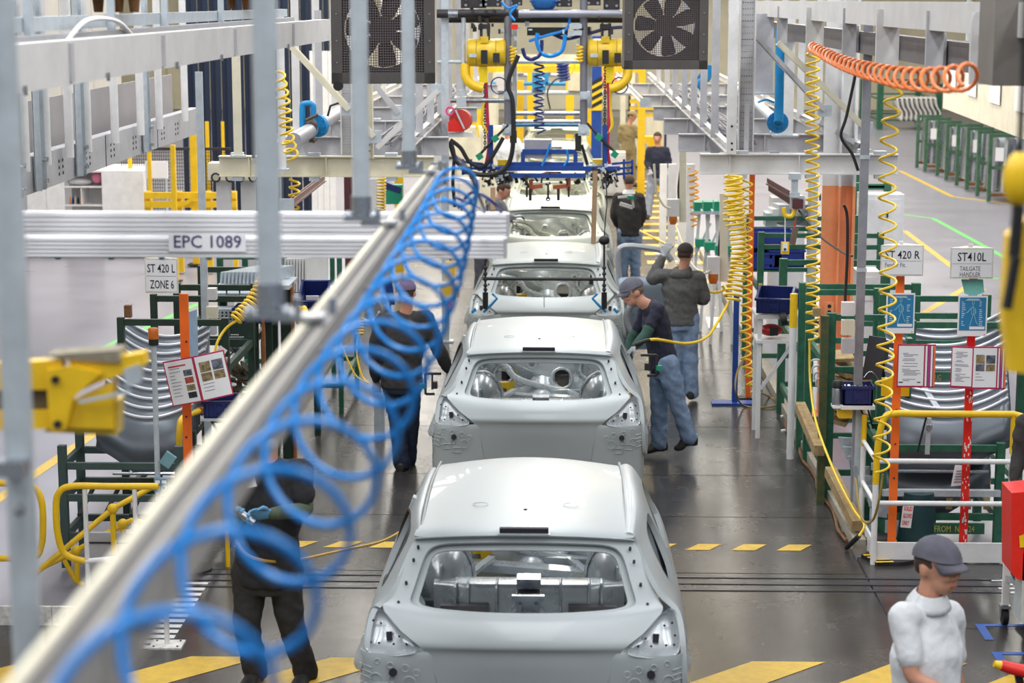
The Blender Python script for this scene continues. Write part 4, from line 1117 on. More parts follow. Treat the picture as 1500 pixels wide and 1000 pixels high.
# hoses and cables of the lifting frame
def cable(pts, r, m, lab, cat='cable', name='air_hose', n=7):
    pts = [p if isinstance(p, Vector) else Q(*p) for p in pts]
    o = MB().tube(catmull(pts, 8), r, n).build(name, m)
    tag(o, lab, cat); o['kind'] = 'thing'; return o
cable([(788, 48, -.2), (787, 62, -.2), (795, 78, -.2), (810, 81, -.2), (824, 72, -.2), (828, 50, -.2)], .026, hose_b, 'thick blue hose looping below the top black tube', 'hose')
cable([(766, 70, -.2), (770, 82, -.2), (780, 86, -.2), (792, 78, -.2), (794, 58, -.2)], .024, hose_n, 'navy hose loop left of the thick blue loop', 'hose')
cable([(775, 60, -.1), (800, 52, -.1), (830, 42, -.1), (835, 20, -.1)], .018, hose_b, 'thin blue hose rising right toward the top tube', 'hose')
cable([(810, 50, .1), (830, 57, .1), (860, 50, .1), (890, 42, .1), (915, 40, .1)], .022, hose_n, 'navy hose running right to the box fan', 'hose')
cable([(735, 2, -.2), (745, 12, -.2), (758, 8, -.2), (748, 20, -.2), (755, 30, -.2)], .016, hose_b, 'tangled blue tube at the top left of the gantry', 'hose')
cable([(661, 205, -.3), (672, 235, -.3), (700, 252, -.3), (735, 248, -.3), (751, 220, -.3), (752, 150, -.3), (745, 120, -.3), (760, 80, -.3)], .03, black_m, 'heavy black cable looping from the reel post to the frame mast')
cable([(661, 203, -.2), (676, 215, -.2), (690, 236, -.2), (712, 240, -.2), (738, 200, -.2)], .026, black_m, 'second black cable hanging inside the heavy loop')
cable([(662, 205, -.25), (667, 225, -.25), (665, 262, -.25), (668, 300, -.25)], .022, black_m, 'black cable falling straight below the reel post')
cable([(712, 120), (714, 170), (716, 215), (712, 240)], .022, magenta_m, 'pink line on the left of the lifting frame', 'hose')
cable([(891, 120), (892, 170), (890, 215), (893, 240)], .022, magenta_m, 'pink line on the right of the lifting frame', 'hose')
cable([(709, 150), (706, 178), (712, 190), (722, 205)], .02, hose_y, 'yellow line on the left of the lifting frame', 'hose')
cable([(893, 110), (894, 160), (896, 185), (884, 200)], .022, hose_y, 'yellow line on the right of the lifting frame', 'hose')
cable([(806, 210, -.1), (800, 228, -.1), (794, 242, -.1)], .014, hose_b, 'short blue tube beside the grey control cabinet', 'hose')
cable([(830, 218, -.1), (832, 232, -.1), (826, 242, -.1)], .014, hose_b, 'short blue tube right of the grey control cabinet', 'hose')
t = thing('coiled_hose', 'navy blue coiled hose hanging in the middle of the lifting frame', 'hose', Q(790, 92))
MB().helix([Q(790, 92), Q(789, 178), Q(792, 194)], .062, 11, .013, 6, 12).build('coil', hose_n, t)
for (u0, u1, v0, v1, lab) in ((752, 752, 68, 92, 'short yellow coil at the left mast'), (849, 849, 66, 90, 'short yellow coil at the right mast')):
    t = thing('coiled_hose', lab, 'hose', Q(u0, v0)); MB().helix([Q(u0, v0, -.1), Q(u1, v1, -.1)], .035, 5, .012, 6, 10).build('coil', hose_y, t)
# straps
for (a, b, Ys, lab) in (((872, 250), (868, 402), 24.2, 'long brown strap hanging from the right of the lifting frame'), ((722, 275), (722, 308), 24.6, 'short brown strap hanging at the left of the lifting frame')):
    p0 = P(a[0], a[1], Ys); p1 = P(b[0], b[1], Ys - .3)
    t = thing('strap', lab, 'strap', p0); MB().bar(p0, p1, 7 * k, .012, (0, 1, 0)).build('webbing', mat('brown_webbing', (146, 120, 92), .9, 0, .1, 12), t)
    MB().bar(p1, p1 - Vector((.02, 0, .12)), 6 * k, .012, (0, 1, 0)).build('strap_end', mat('dark_webbing', (96, 84, 72), .9), t)
# red reel on its post
t = thing('cable_reel', 'red round cable reel on a pale bracket left of the lifting frame', 'reel', Q(672, 185))
MB().cyl(Q(674, 176, -.06), Q(676, 176, .06), 16 * k, 24).build('drum', mat('reel_red', (196, 60, 50), .5, 0, .08, 7), t)
MB().prism([Q(657, 192, -.1), Q(657, 178, -.1), Q(668, 174, -.1), Q(680, 190, -.1), Q(676, 192, -.1)], (0, .06, 0)).build('guard', red_m, t)
MB().bar(Q(668, 160, -.12), Q(681, 188, -.12), .03, .02).build('arm', galv_m, t)
MB().ring(Q(660, 162, -.1), .05, (.3, 1, 0), .014, 12).build('pink_ring', mat('pink_plastic', (228, 66, 130), .4), t)
MB().bar(Q(656, 197), Q(692, 197), .1, .06).build('bracket', pale_m, t)
t = thing('reel_post', 'grey post carrying the red cable reel', 'post', Q(654, 300))
MB().bar(Q(651, -20, .1), Vector((Q(651, 300).x, Y + .1, .0)), .09, .06, (0, 1, 0)).build('post_section', galv_m, t)
MB().box(Vector((Q(651, 300).x, Y + .1, .01)), (.2, .18, .02)).build('base_plate', galv_m, t)
# bar fixture over the third body
Yf = 21.3
def Q3(u, v, dy=0.0): return P(u, v, Yf) + Vector((0, dy, 0))
k3 = Yf / F
t = thing('bar_fixture', 'black bar fixture with blue hooks across the third car body', 'fixture', Q3(796, 408))
MB().tube([Q3(707, 408), Q3(887, 409)], .018, 8).build('cross_bar', black_m, t)
for u, s in ((711, -1), (885, 1)):
    MB().tube([Q3(u, 378 if s < 0 else 350), Q3(u, 425), Q3(u + s * 0, 445)], .011, 8).build('hanger_rod', iron_m, t)
    MB().tube([Q3(u, 428), Q3(u, 452)], .03, 8).build('weight', black_m, t)
    b = MB()
    for v in (392, 401, 409, 418, 424): b.ball(Q3(u, v), .024, 8)
    b.build('knuckle', iron_m, t)['kind'] = 'stuff'
    MB().tube([Q3(u + s * -10, 430), Q3(u + s * -17, 437), Q3(u + s * -8, 447), Q3(u + s * 3, 457)], .014, 6).build('blue_hook', pipe_b, t)
    MB().bar(Q3(u + s * 14, 452), Q3(u + s * 20, 458), .03, .03).build('blue_block', pipe_b, t)
MB().tube([Q3(797, 410), Q3(797, 450)], .006, 6).build('drop_wire', galv_m, t)
MB().ell(Q3(885, 352), .06, .05, .05).build('handle_knob', black_m, t)
MB().tube([Q3(885, 345), Q3(889, 300), Q3(888, 262)], .006, 6).build('wire', iron_m, t)
MB().tube([Q3(711, 380), Q3(712, 345), Q3(714, 300)], .006, 6).build('wire', iron_m, t)
# ---------------------------------------------------------------- shared builders for the work stations
def K(Y): return Y / F
def rack(name, lab, u0, u1, Y0_, depth, vt, m, levels, group=None, post=.06, zb=0.0, cat='rack', extra=()):
    """open steel rack: front posts at sight lines u0 and u1 at distance Y0_, depth metres deep; vt = picture row of its top"""
    x0 = P(u0, vt, Y0_).x; x1 = P(u1, vt, Y0_).x; zt = P((u0 + u1) / 2, vt, Y0_).z
    t = thing(name, lab, cat, ((x0 + x1) / 2, Y0_ + depth / 2, zb), group)
    for x in (x0, x1):
        for y in (Y0_, Y0_ + depth): MB().span((x - post / 2, y - post / 2, zb), (x + post / 2, y + post / 2, zt + .04)).build('post', m, t)
    for z in levels:
        z = zt if z is None else z
        for y in (Y0_, Y0_ + depth): MB().span((x0 + post / 2, y - .02, z - .026), (x1 - post / 2, y + .02, z + .026)).build('rail', m, t)
        for x in (x0, x1) if z < zt - .3 or zt < 1.2 else (): MB().span((x - .02, Y0_ + post / 2, z - .03), (x + .02, Y0_ + depth - post / 2, z + .03)).build('side_rail', m, t)
    return t, x0, x1, zt
fender_m = mat('fender_steel', (92, 100, 108), 0.36, 0.4, 0.05, 3)
def fender_mesh(w, flip=1):
    rows = []
    for j in range(9):
        s = j / 8; row = []
        for i in range(13):
            f = i / 12; x = (f - .5) * w
            top = .14 + .50 * (f - .45) ** 2
            bot = -.26 + .02 * math.sin(f * 3) + (.20 * max(0, (f - .62) / .38) ** .7 if f > .62 else 0)
            z = lerp(bot, top, s)
            y = .16 * (s - .5) - .10 * math.sin(s * math.pi) - (.05 if j == 0 else 0) + .04 * math.cos(f * 5)
            row.append((flip * x, y, z))
        rows.append(row)
    mb = MB().grid(rows)
    return mb
ORD = ('front', 'second', 'third', 'fourth', 'fifth', 'sixth', 'seventh', 'eighth', 'ninth', 'tenth', 'eleventh', 'twelfth', 'thirteenth', 'fourteenth')
def fender_stack(n, c, w, step, lab, group, flip=1, tilt=0.0):
    mb = fender_mesh(w, flip)
    me = bake(mb.mesh('fender', fender_m, ang=3.0), ('SOLIDIFY', dict(thickness=.008)))
    lip = MB(); lip.tube([(flip * (i / 8 - .5) * w * .78 - flip * w * .08, -.16, -.255) for i in range(9)], .014, 6)
    lm = lip.mesh('flange_lip', steel_m)
    ed = MB(); ed.tube(catmull([(flip * (f - .5) * w, .085 + .04 * math.cos(f * 5), .145 + .50 * (f - .45) ** 2) for f in [i / 8 for i in range(9)]], 3), .013, 6)
    em = ed.mesh('rolled_edge', mat('edge_highlight', (228, 232, 238), .35, .2, .03))  # rolled edge coloured near white: its highlight is put into the colour
    for i in range(n):
        o = bpy.data.objects.new('fender_panel', None); COL.objects.link(o)
        o.location = Vector(c) + Vector(step) * i; o.rotation_euler = (tilt, 0, 0)
        for nm, m_ in (('panel', me), ('flange_lip', lm), ('rolled_edge', em)):
            q = bpy.data.objects.new(nm, m_); COL.objects.link(q); q.parent = o
        tag(o, lab % (ORD[i] if i < n - 1 else 'rearmost') if '%' in lab else lab, 'fender', group); o['kind'] = 'thing'
def tote(c, w, d, h, lab, rz=0.0, rx=0.0, group=None, m=None, fill=None):
    m = m or navy_m
    t = thing('storage_tote', lab, 'tote', c, group)
    b = MB(); th = .012; tp = .015
    for s in (-1, 1):
        b.box((s * (w / 2 - th / 2), 0, h / 2), (th, d, h)); b.box((0, s * (d / 2 - th / 2), h / 2), (w, th, h))
    b.box((0, 0, th / 2), (w, d, th))
    r_ = MB()
    for s in (-1, 1):
        r_.box((s * w / 2, 0, h - .012), (.022, d + .03, .024)); r_.box((0, s * d / 2, h - .012), (w + .03, .022, .024))
    rb = MB()
    for s in (-.38, -.13, .13, .38): rb.box((s * w, -d / 2 - .006, h * .45), (.014, .012, h * .75))
    rb.box((0, -d / 2 - .004, h * .5), (w * .3, .01, h * .35))
    M3 = Matrix.Rotation(rz, 4, 'Z') @ Matrix.Rotation(rx, 4, 'X')
    parts = [('shell', b, m), ('rim', r_, m), ('rib', rb, m)]
    for nm, bb, mm in parts:
        o = bpy.data.objects.new(nm, bb.mesh(nm, mm)); COL.objects.link(o); o.parent = t
        if nm == 'rib': o['kind'] = 'stuff'
    if fill:
        f = MB(); rnd = random.Random(int(c[0] * 100) + 5)
        for i in range(40): f.box((rnd.uniform(-.42, .42) * w, rnd.uniform(-.42, .42) * d, h * .72 + rnd.uniform(0, .02)), (.03, .012, .012), (rnd.random() * 3, rnd.random() * 3, rnd.random() * 3))
        o = bpy.data.objects.new('clips', f.mesh('clips', fill)); COL.objects.link(o); o.parent = t; o['kind'] = 'stuff'
    t.rotation_euler = (rx, 0, rz)
    return t
def coil(path, rad, turns, r, m, lab, per=12, tail=None, tail_m=None, n=6):
    t = thing('coiled_hose', lab, 'hose', path[0])
    mb = MB(); mb.helix(catmull(path, 6) if len(path) > 2 else path, rad, turns, r, n, per); mb.build('coil', m, t)
    if tail: MB().tube(catmull(tail, 8), r * 1.05, 6).build('hose_tail', tail_m or m, t)
    return t
def page(parent, o, x, y, w, h, seed, kind):
    """printed page: o lower left corner, x / y unit vectors"""
    N_ = Vector(x).cross(Vector(y)).normalized(); x = Vector(x); y = Vector(y)
    def rect(a, b, c, d, m, nm, dep=.003):
        q = [o + x * (w * s) + y * (h * t_) + N_ * dep for s, t_ in ((a, b), (c, b), (c, d), (a, d))]
        return MB().prism(q, N_ * .0008).build(nm, m, parent)
    rnd = random.Random(seed)
    pg = rect(.04, .03, .96, .97, paper_m, 'page', .002)
    tx = MB()
    if kind == 'text':
        for i in range(22):
            t_ = .86 - i * .034
            if rnd.random() < .75:
                a = .16 + rnd.random() * .1; b = a + .2 + rnd.random() * .45
                tx.prism([o + x * (w * s) + y * (h * q) + N_ * .004 for s, q in ((a, t_), (min(b, .88), t_), (min(b, .88), t_ + .012), (a, t_ + .012))], N_ * .0006)
    else:
        for i in range(9):
            t_ = .80 - i * .075; a = .14; b = a + .15 + rnd.random() * .22
            tx.prism([o + x * (w * s) + y * (h * q) + N_ * .004 for s, q in ((a, t_), (b, t_), (b, t_ + .012), (a, t_ + .012))], N_ * .0006)
    tx.build('print_lines', gink_m, parent)['kind'] = 'stuff'
    return rect
photo_ms = [mat('print_tan', (170, 150, 110), .7, 0, .4, 30), mat('print_grey', (120, 124, 140), .7, 0, .5, 30), mat('print_red', (206, 96, 76), .7, 0, .3, 30), mat('print_dark', (52, 58, 70), .7, 0, .4, 30)]
def sign_box(u0, v0, u1, v1, Y, lines, lab, yaw=0.0, depth=.16, name='sign_box'):
    a = P(u0, v1, Y); k = K(Y)
    w = (u1 - u0) * k; h = (v1 - v0) * k * .985
    X = Vector((math.cos(yaw), math.sin(yaw), 0)); Z = Vector((0, 0, 1)); N_ = X.cross(Z)
    t = thing(name, lab, 'sign', a + X * w / 2)
    MB().prism([a, a + X * w, a + X * (w * .98) - N_ * .03, a + X * (w * .55) - N_ * depth, a + X * .02 - N_ * .03], Z * h).build('sign_shell', dust_m, t)
    fp = MB().prism([a + X * w * .03 + Z * h * .05 + N_ * .003, a + X * w * .97 + Z * h * .05 + N_ * .003, a + X * w * .97 + Z * h * .95 + N_ * .003, a + X * w * .03 + Z * h * .95 + N_ * .003], N_ * .002).build('sign_face', paper_m, t)
    for (s, x_, z_, hh, ww, m_) in lines:
        text(s, 'lettering', m_, fp, a + X * w * x_ + Z * h * z_ + N_ * .0065, X, Z, hh * h, .001, width=ww * w, bold=.006)
    MB().prism([a + X * w * q + Z * h * .49 + N_ * .0055 for q in (.05, .95)] + [a + X * w * q + Z * h * .50 + N_ * .0055 for q in (.95, .05)], N_ * .001).build('rule_line', gink_m, fp)
    MB().box(a + X * w * .5 + Z * (h + .012) - N_ * depth * .4, (.03, .03, .024)).build('top_knob', dust_m, t)
    return t
def post(name, u, v0, Y, w, m, lab, z0=0.0, cat='post'):
    q = P(u, v0, Y); t = thing(name, lab, cat, (q.x, Y, z0))
    MB().span((q.x - w / 2, Y - w * .2, z0), (q.x + w / 2, Y + w * .2, q.z)).build('flat_bar', m, t); return t, q

# ---------------------------------------------------------------- left station
t, q = post('sign_post', 269, 430, 14.7, .066, orange_m, 'bright orange post carrying the zone sign on the left')
MB().cyl((q.x, 14.7, 0), (q.x, 14.7, .02), .16, 24).build('base_disc', iron_m, t)
hh = MB()
for v in (500, 610, 640): c = P(273, v, 14.68); hh.cyl(c, c + Vector((0, -.006, 0)), .008, 8)
hh.build('bolt_hole', iron_m, t)['kind'] = 'stuff'
sign_box(213, 376, 263, 429, 14.55, [('ST 420 L', .08, .60, .24, .84, bink_m), ('ZONE 6', .16, .14, .24, .72, bink_m)], 'white sign box reading ST 420 L ZONE 6 on the orange post', R(-4), .10)
t = thing('info_board', 'pale blue board seen edge on beside the left orange post', 'board', P(276, 490, 14.9))
a = P(271, 528, 14.8); MB().prism([a, a + Vector((.055, .22, 0)), a + Vector((.055, .22, .36)), a + Vector((0, 0, .36))], (.006, 0, 0)).build('board_sheet', mat('pale_blue_sheet', (150, 180, 204), .6, 0, .08, 10), t)
def binder(c, w, h, tiltz, yawl, yawr, lab, seed, left='pics', right='pics', edge=magenta_m):
    """wall binder with two hinged pages; c is the hinge foot"""
    t = thing('sheet_binder', lab, 'binder', c)
    up = Vector((math.sin(tiltz), 0, math.cos(tiltz)))
    for s, yaw, kd in ((-1, yawl, left), (1, yawr, right)):
        if kd is None: continue
        xd = Vector((math.cos(yaw) * math.cos(tiltz), math.sin(yaw), -math.sin(tiltz) * math.cos(yaw)))
        o = Vector(c) - xd * w if s < 0 else Vector(c)
        N_ = xd.cross(up)
        MB().prism([o, o + xd * w, o + xd * w + up * h, o + up * h], -N_ * .008).build('cover', edge, t)
        rect = page(t, o, xd, up, w, h, seed + s, 'text' if kd == 'text' else 'pics')
        if kd == 'pics2':
            for i in range(4): rect(.60, .12 + i * .165, .88, .25 + i * .165, photo_ms[(3, 0, 2, 1)[i]], 'printed_picture', .004)
            rect(.14, .84, .72, .875, mat('print_red_line', (214, 70, 90), .7), 'heading', .004)
        if kd == 'pics':
            for i, (a, b, c_, d) in enumerate(((.14, .62, .48, .84), (.54, .62, .88, .84), (.14, .42, .48, .60), (.54, .42, .88, .60))): rect(a, b, c_, d, photo_ms[(0, 1, 0, 0)[i] if s > 0 else (i % 2)], 'printed_picture', .004)
        if kd == 'text': rect(.10, .10, .24, .125, bink_m, 'footer_mark', .004); rect(.72, .10, .84, .125, bink_m, 'footer_mark', .004)
    return t
binder(P(297, 588, 14.45), .235, .345, -.20, R(-6), R(10), 'open crimson binder of printed sheets hung tilted on left post', 3, 'pics2', 'pics')
# beacon pole with control box
q = G(231, 905); Yb_ = 14.1
t = thing('beacon_pole', 'grey pole with an amber beacon on top and a push button box', 'beacon', (P(229, 700, Yb_).x, Yb_, 0))
x = P(228, 600, Yb_).x
MB().cyl((x, Yb_, 0), (x, Yb_, P(228, 505, Yb_).z), .020, 14).build('pole_tube', galv_m, t)
zt = P(228, 505, Yb_).z
MB().cyl((x, Yb_, zt), (x, Yb_, zt + .045), .036, 18).build('beacon_base', black_m, t)
MB().tube([(x, Yb_, zt + .045), (x, Yb_, zt + .115), (x, Yb_, zt + .125)], [.037, .037, .030], 18).build('beacon_lens', amber_m, t)
c = P(237, 710, Yb_ - .05)
cb = MB().box(c, (.10, .06, .10)).build('control_box', mat('control_blue', (104, 140, 168), .5, 0, .1, 12), t)
for dx in (-.024, .024):
    MB().cyl(c + Vector((dx, -.03, -.012)), c + Vector((dx, -.042, -.012)), .019, 14).build('push_button', galv_m, cb)
    MB().cyl(c + Vector((dx, -.042, -.012)), c + Vector((dx, -.05, -.012)), .011, 12).build('button_cap', iron_m, cb)
    MB().box(c + Vector((dx, -.032, .03)), (.034, .004, .022)).build('label_plate', paper_m, cb)
MB().box(P(246, 673, Yb_ - .05), (.085, .03, .10), (0, R(36), 0)).build('junction_box', boxblue_m, t)
MB().cyl((x, Yb_, 0), (x, Yb_, .015), .09, 18).build('base_disc', galv_m, t)
# racks with stacked fenders
t, x0, x1, zt = rack('parts_rack', 'front dark green parts rack left of the orange post, holding fender panels', 177, 330, 15.9, 1.3, 472, dgreen_m, (None, 1.34, .30), post=.055)
c = P(186, 466, 15.85); MB().box((c.x, 15.9, c.z + .05), (.055, .055, .10)).build('rust_cap', rust_m, t)
bd = MB().span((P(200, 0, 15.85).x, 15.84, P(200, 549, 15.85).z), (P(243, 0, 15.85).x, 15.87, P(200, 536, 15.85).z)).build('lettered_board', dgreen_m, t)
text('EL WRN', 'lettering', mat('stencil_tan', (186, 168, 122), .8), bd, Vector((P(204, 0, 15.83).x, 15.835, P(200, 547, 15.83).z)), (1, 0, 0), (0, 0, 1), .052, .001, width=.19)
MB().span((P(160, 0, 15.5).x, 15.5, P(160, 605, 15.5).z), (P(297, 0, 15.5).x, 15.56, P(160, 597, 15.5).z)).build('rust_bar', mat('rust_orange', (164, 100, 52), .7, .1, .2, 14), t)
fender_stack(10, P(212, 640, 15.2) + Vector((0, 0, .0)), .72, (0, .10, .055), '%s steel fender panel counted from the front in the left rack', 'fender panels in the left rack', -1)
# frame under them
t, x0, x1, zt = rack('parts_rack', 'low grey green rack frame behind the yellow handrail on the left', 91, 262, 14.75, .55, 660, mat('grey_green_paint', (62, 84, 82), .5, 0, .1, 10), (.80, .55, .25), post=.06)
for k in range(5):
    MB().bar((x0 + .1 + k * .2, 14.8, .40), (x0 + .1 + k * .2, 15.3, .50), .03, .02).build('slat', iron_m, t)
# second rack farther up the line with bins and a lettered panel
t, x0, x1, zt = rack('parts_rack', 'second dark green rack with lettered panel behind the yellow coil on the left', 259, 372, 17.6, 1.2, 421, dgreen_m, (None, 1.30, .78, .3), post=.06)
MB().span((P(373, 0, 17.5).x, 17.5, 0.02), (P(377, 0, 17.5).x, 17.56, P(372, 462, 17.5).z)).build('orange_edge', mat('rust_orange', (164, 100, 52)), t)
pn = MB().span((P(322, 0, 17.5).x, 17.50, P(322, 508, 17.5).z), (P(364, 0, 17.5).x, 17.54, P(322, 474, 17.5).z)).build('lettered_panel', dgreen_m, t)
tl = MB()
rnd = random.Random(5)
for r_, (a, b) in enumerate(((338, 350), (331, 357), (334, 354))):
    u = a
    while u < b:
        w = rnd.uniform(1.0, 1.9); c = P(u + w / 2, 490 + r_ * 3.4, 17.49); tl.box(c, (w * K(17.5), .003, 1.7 * K(17.5))); u += w + .8
tl.build('stencil_lines', paper_m, pn)['kind'] = 'stuff'
fb = MB(); rnd = random.Random(9)
for i in range(26):
    c = P(rnd.uniform(325, 362), 512 + rnd.uniform(-4, 4), 17.9); fb.ring(c, .035, (rnd.random(), rnd.random(), .4), .007, 10)
fb.build('loose_brackets', steel_m, t)['kind'] = 'stuff'
fb = MB()
for i in range(30):
    c = P(rnd.uniform(322, 362), rnd.uniform(535, 575), 17.8); fb.box(c, (.05, .12, .02), (rnd.random(), rnd.random(), .7))
fb.build('loose_pads', mat('pad_brown', (112, 104, 84), .8, 0, .3, 20), t)['kind'] = 'stuff'
for (v, m_, w, u) in ((430, pale_m, 13, 311), (457, cream_m, 16, 311), (481, grey_m, 13, 310)):
    c = P(u, v, 16.9); o = MB().box(c, (w * K(17), .09, 17 * K(17))).build('switch_box', m_); tag(o, {430: 'upper pale switch box', 457: 'middle cream switch box', 481: 'lower grey switch box'}[v] + ' on the slim grey post left', 'switch box', 'switch boxes on the left post'); o['kind'] = 'thing'
# louvred sheets fanned in the racks
def sheet_fan(u0, v0, u1, v1, Y, n, lab, lean=.25, m=None, grp=''):
    k = K(Y)
    for i in range(n):
        f = i / max(1, n - 1)
        a = P(lerp(u0, u1, f), v1, Y); h = (v1 - v0) * k
        w = (u1 - u0) / n * k * 1.4
        o = MB().prism([a, a + Vector((.01, .0, h)), a + Vector((lean + .01, .5, h * 1.0)), a + Vector((lean, .5, 0))], (.016, 0, 0)).build('pressed_sheet', m or galv_m)
        tag(o, lab % ORD[i], 'panel', grp); o['kind'] = 'thing'
sheet_fan(322, 398, 372, 416, 18.0, 10, '%s thin grey steel panel from the left in the fanned row', .28, None, 'fanned grey panels')
sheet_fan(416, 378, 446, 428, 19.5, 8, '%s tall pale steel panel from the left right of the near pole', .16, pale_m, 'leaning pale panels')
for (u0, u1, v, Y, lab) in ((318, 392, 417, 18.0, 'low steel cradle under the fanned grey panels'), (414, 462, 429, 19.5, 'low steel cradle under the leaning pale panels')):
    a = P(u0, v, Y); b = P(u1, v, Y); t = thing('panel_cradle', lab, 'cradle', (a.x, Y, 0))
    MB().span((a.x, Y - .02, a.z - .04), (b.x + .2, Y + .55, a.z - .002)).build('deck', galv_m, t)
    for x in (a.x + .05, b.x): MB().span((x - .03, Y, 0), (x + .03, Y + .06, a.z - .04)).build('leg', dgreen_m, t)
o = MB().box(P(340, 430, 17.9), (.42, .3, .05)).build('tray_plate', galv_m); tag(o, 'galvanised plate with a black handle in the left rack', 'plate'); o['kind'] = 'thing'
MB().tube([P(332, 426, 17.6), P(332, 433, 17.55), P(351, 433, 17.55), P(351, 426, 17.6)], .008, 6).build('handle', black_m, o)
t = thing('perforated_box', 'white perforated metal box on the second left rack', 'box', P(342, 460, 17.8))
c = P(338, 460, 17.7); MB().box(c, (.30, .2, .12)).build('shell', galv_m, t)
d = MB()
for i in range(8):
    for j in range(3): d.cyl(c + Vector((-.13 + i * .036, -.10, -.03 + j * .03)), c + Vector((-.13 + i * .036, -.105, -.03 + j * .03)), .010, 6)
d.build('perforation', iron_m, t)['kind'] = 'stuff'
tote(P(374, 470, 17.7), .34, .3, .14, 'navy tote beside the near galvanised pole on the left')
tote(P(462, 448, 18.5), .26, .36, .17, 'tilted navy tote with a white label right of the near pole', 0, R(24))
tote(P(436, 462, 18.4), .2, .34, .14, 'small navy tote lying left of the tilted labelled tote')
o = MB().box(P(458, 437, 18.29), (.12, .005, .06), (R(24), 0, 0)).build('tote_label', paper_m); tag(o, 'white paper label on the tilted navy tote', 'label'); o['kind'] = 'thing'
t = thing('rack_upright', 'orange edged green upright right of the near galvanised pole', 'upright', P(424, 520, 18.2))
a = P(424, 414, 18.2); MB().span((a.x - .09, 18.2, 0), (a.x + .01, 18.26, a.z)).build('green_web', dgreen_m, t); MB().span((a.x + .01, 18.18, 0), (a.x + .03, 18.28, a.z)).build('orange_edge', mat('rust_orange', (164, 100, 52)), t)
t, x0, x1, zt = rack('parts_rack', 'tall green rack behind the lettered crossbeam on the left', 460, 497, 20.6, 1.6, 372, green_m, (None, .9, .3), post=.05)
t, x0, x1, zt = rack('parts_rack', 'green rack standing behind the fanned grey panels', 322, 384, 20.4, 1.6, 376, green_m, (None, .9, .3), post=.06)
t = thing('glove_pair', 'yellow gloves hooked on the rack beside the near pole', 'gloves', P(438, 458, 17.9))
for dx in (0, .05): MB().tube(catmull([P(436, 448, 17.9) + Vector((dx, 0, 0)), P(438, 460, 17.88) + Vector((dx, 0, 0)), P(437, 474, 17.9) + Vector((dx, 0, 0))], 4), [.02, .03, .034, .036, .036, .034, .03, .026, .02], 8).build('glove', hose_y, t)
# totes and tool tray by the curb
a = P(325, 606, 14.7)
tote(a, .24, .30, .13, 'dark blue tote on a tray right of the tilted binder', R(4))
t = thing('tray_stand', 'thin tray stand carrying the dark blue tote on the left', 'stand', (a.x, a.y, 0))
MB().box(a + Vector((0, 0, -.012)), (.27, .33, .02)).build('tray', galv_m, t)
MB().cyl((a.x, a.y + .1, 0), (a.x, a.y + .1, a.z - .02), .018, 10).build('yellow_leg', yellow_m, t)
MB().bar((a.x - .1, a.y, a.z - .02), (a.x, a.y + .1, a.z - .25), .015, .015).build('strut', iron_m, t)
t = thing('paper_tag', 'white tag hanging by the yellow hose on the left', 'tag', P(324, 515, 15.6)); MB().box(P(324, 515, 15.6), (.07, .004, .075), (0, R(35), 0)).build('card', paper_m, t)
t = thing('spray_gun', 'grey spray tool hanging on the yellow hose on the left', 'tool', P(324, 527, 15.5)); b = MB(); b.tube([P(316, 525, 15.5), P(333, 528, 15.5)], [.02, .028], 10); b.tube([P(326, 530, 15.5), P(333, 565, 15.5)], [.018, .012], 8); b.build('tool_body', mat('dusty_grey', (140, 138, 134), .6), t)
coil([P(392, 400, 15.9), P(370, 440, 15.8), P(344, 468, 15.7)], .05, 13, .011, hose_y, 'yellow coiled hose slanting left of the near galvanised pole', 12, [P(346, 470, 15.7), P(330, 482, 15.7), P(317, 505, 15.6), P(316, 532, 15.55), P(326, 560, 15.5), P(334, 574, 15.4)])
coil([P(407, 104, 17.2), P(415, 150, 17.3), P(420, 195, 17.3), P(428, 230, 17.4)], .055, 10, .011, hose_y, 'yellow coiled hose right of the near pole above the cream beam')
coil([P(432, 262, 19.8), P(430, 308, 19.8)], .05, 4, .012, hose_y, 'yellow coil end below the cream gantry beam')
coil([P(559, 258, 23), P(558, 308, 23)], .05, 11, .010, hose_y, 'pale yellow coil left of the diagonal rail end')
coil([P(527, 455, 19), P(526, 490, 18.9)], .04, 8, .009, hose_y, 'small yellow coil beside the walking worker', 10, [P(524, 490, 18.9), P(523, 520, 18.8), P(530, 550, 18.7), P(540, 561, 18.6), P(520, 548, 18.6), P(500, 505, 18.7)])
# yellow handrails and white kick plates
def rail(pts, r, m, name, parent): return MB().tube(pts, r, 12).build(name, m, parent)
Yr = 13.7
t = thing('handrail_hoop', 'yellow hoop handrail with white uprights near the left edge', 'handrail', (P(150, 800, Yr).x, Yr, 0))
L_ = lambda u, v, Y=Yr: P(u, v, Y)
rail(catmull([L_(232, 712), L_(160, 712), L_(104, 712), L_(86, 722), L_(82, 745), L_(85, 785), L_(96, 812), L_(125, 822)], 6), .024, yellow_m, 'hoop_tube', t)
rail([L_(123, 822), L_(172, 818)], .02, white_m, 'white_end', t)
for u in (124, 197):
    a = L_(u, 716); rail([(a.x, Yr, 0.0), (a.x, Yr, a.z)], .017, white_m, 'white_upright', t)
t = thing('handrail_hoop', 'yellow hoop handrail end cut by the left edge pole', 'handrail', (P(40, 800, Yr).x, Yr, 0))
rail(catmull([L_(-40, 708), L_(25, 708), L_(50, 714), L_(61, 735), L_(63, 770), L_(60, 800), L_(45, 816), L_(-40, 817)], 6), .024, yellow_m, 'hoop_tube', t)
a = L_(-20, 708); rail([(a.x, Yr, 0), (a.x, Yr, a.z)], .02, white_m, 'white_upright', t)
t = thing('stair_handrail', 'yellow stair handrail with ball joints behind the left hoop', 'handrail', (P(165, 800, Yr + .3).x, Yr + .3, 0))
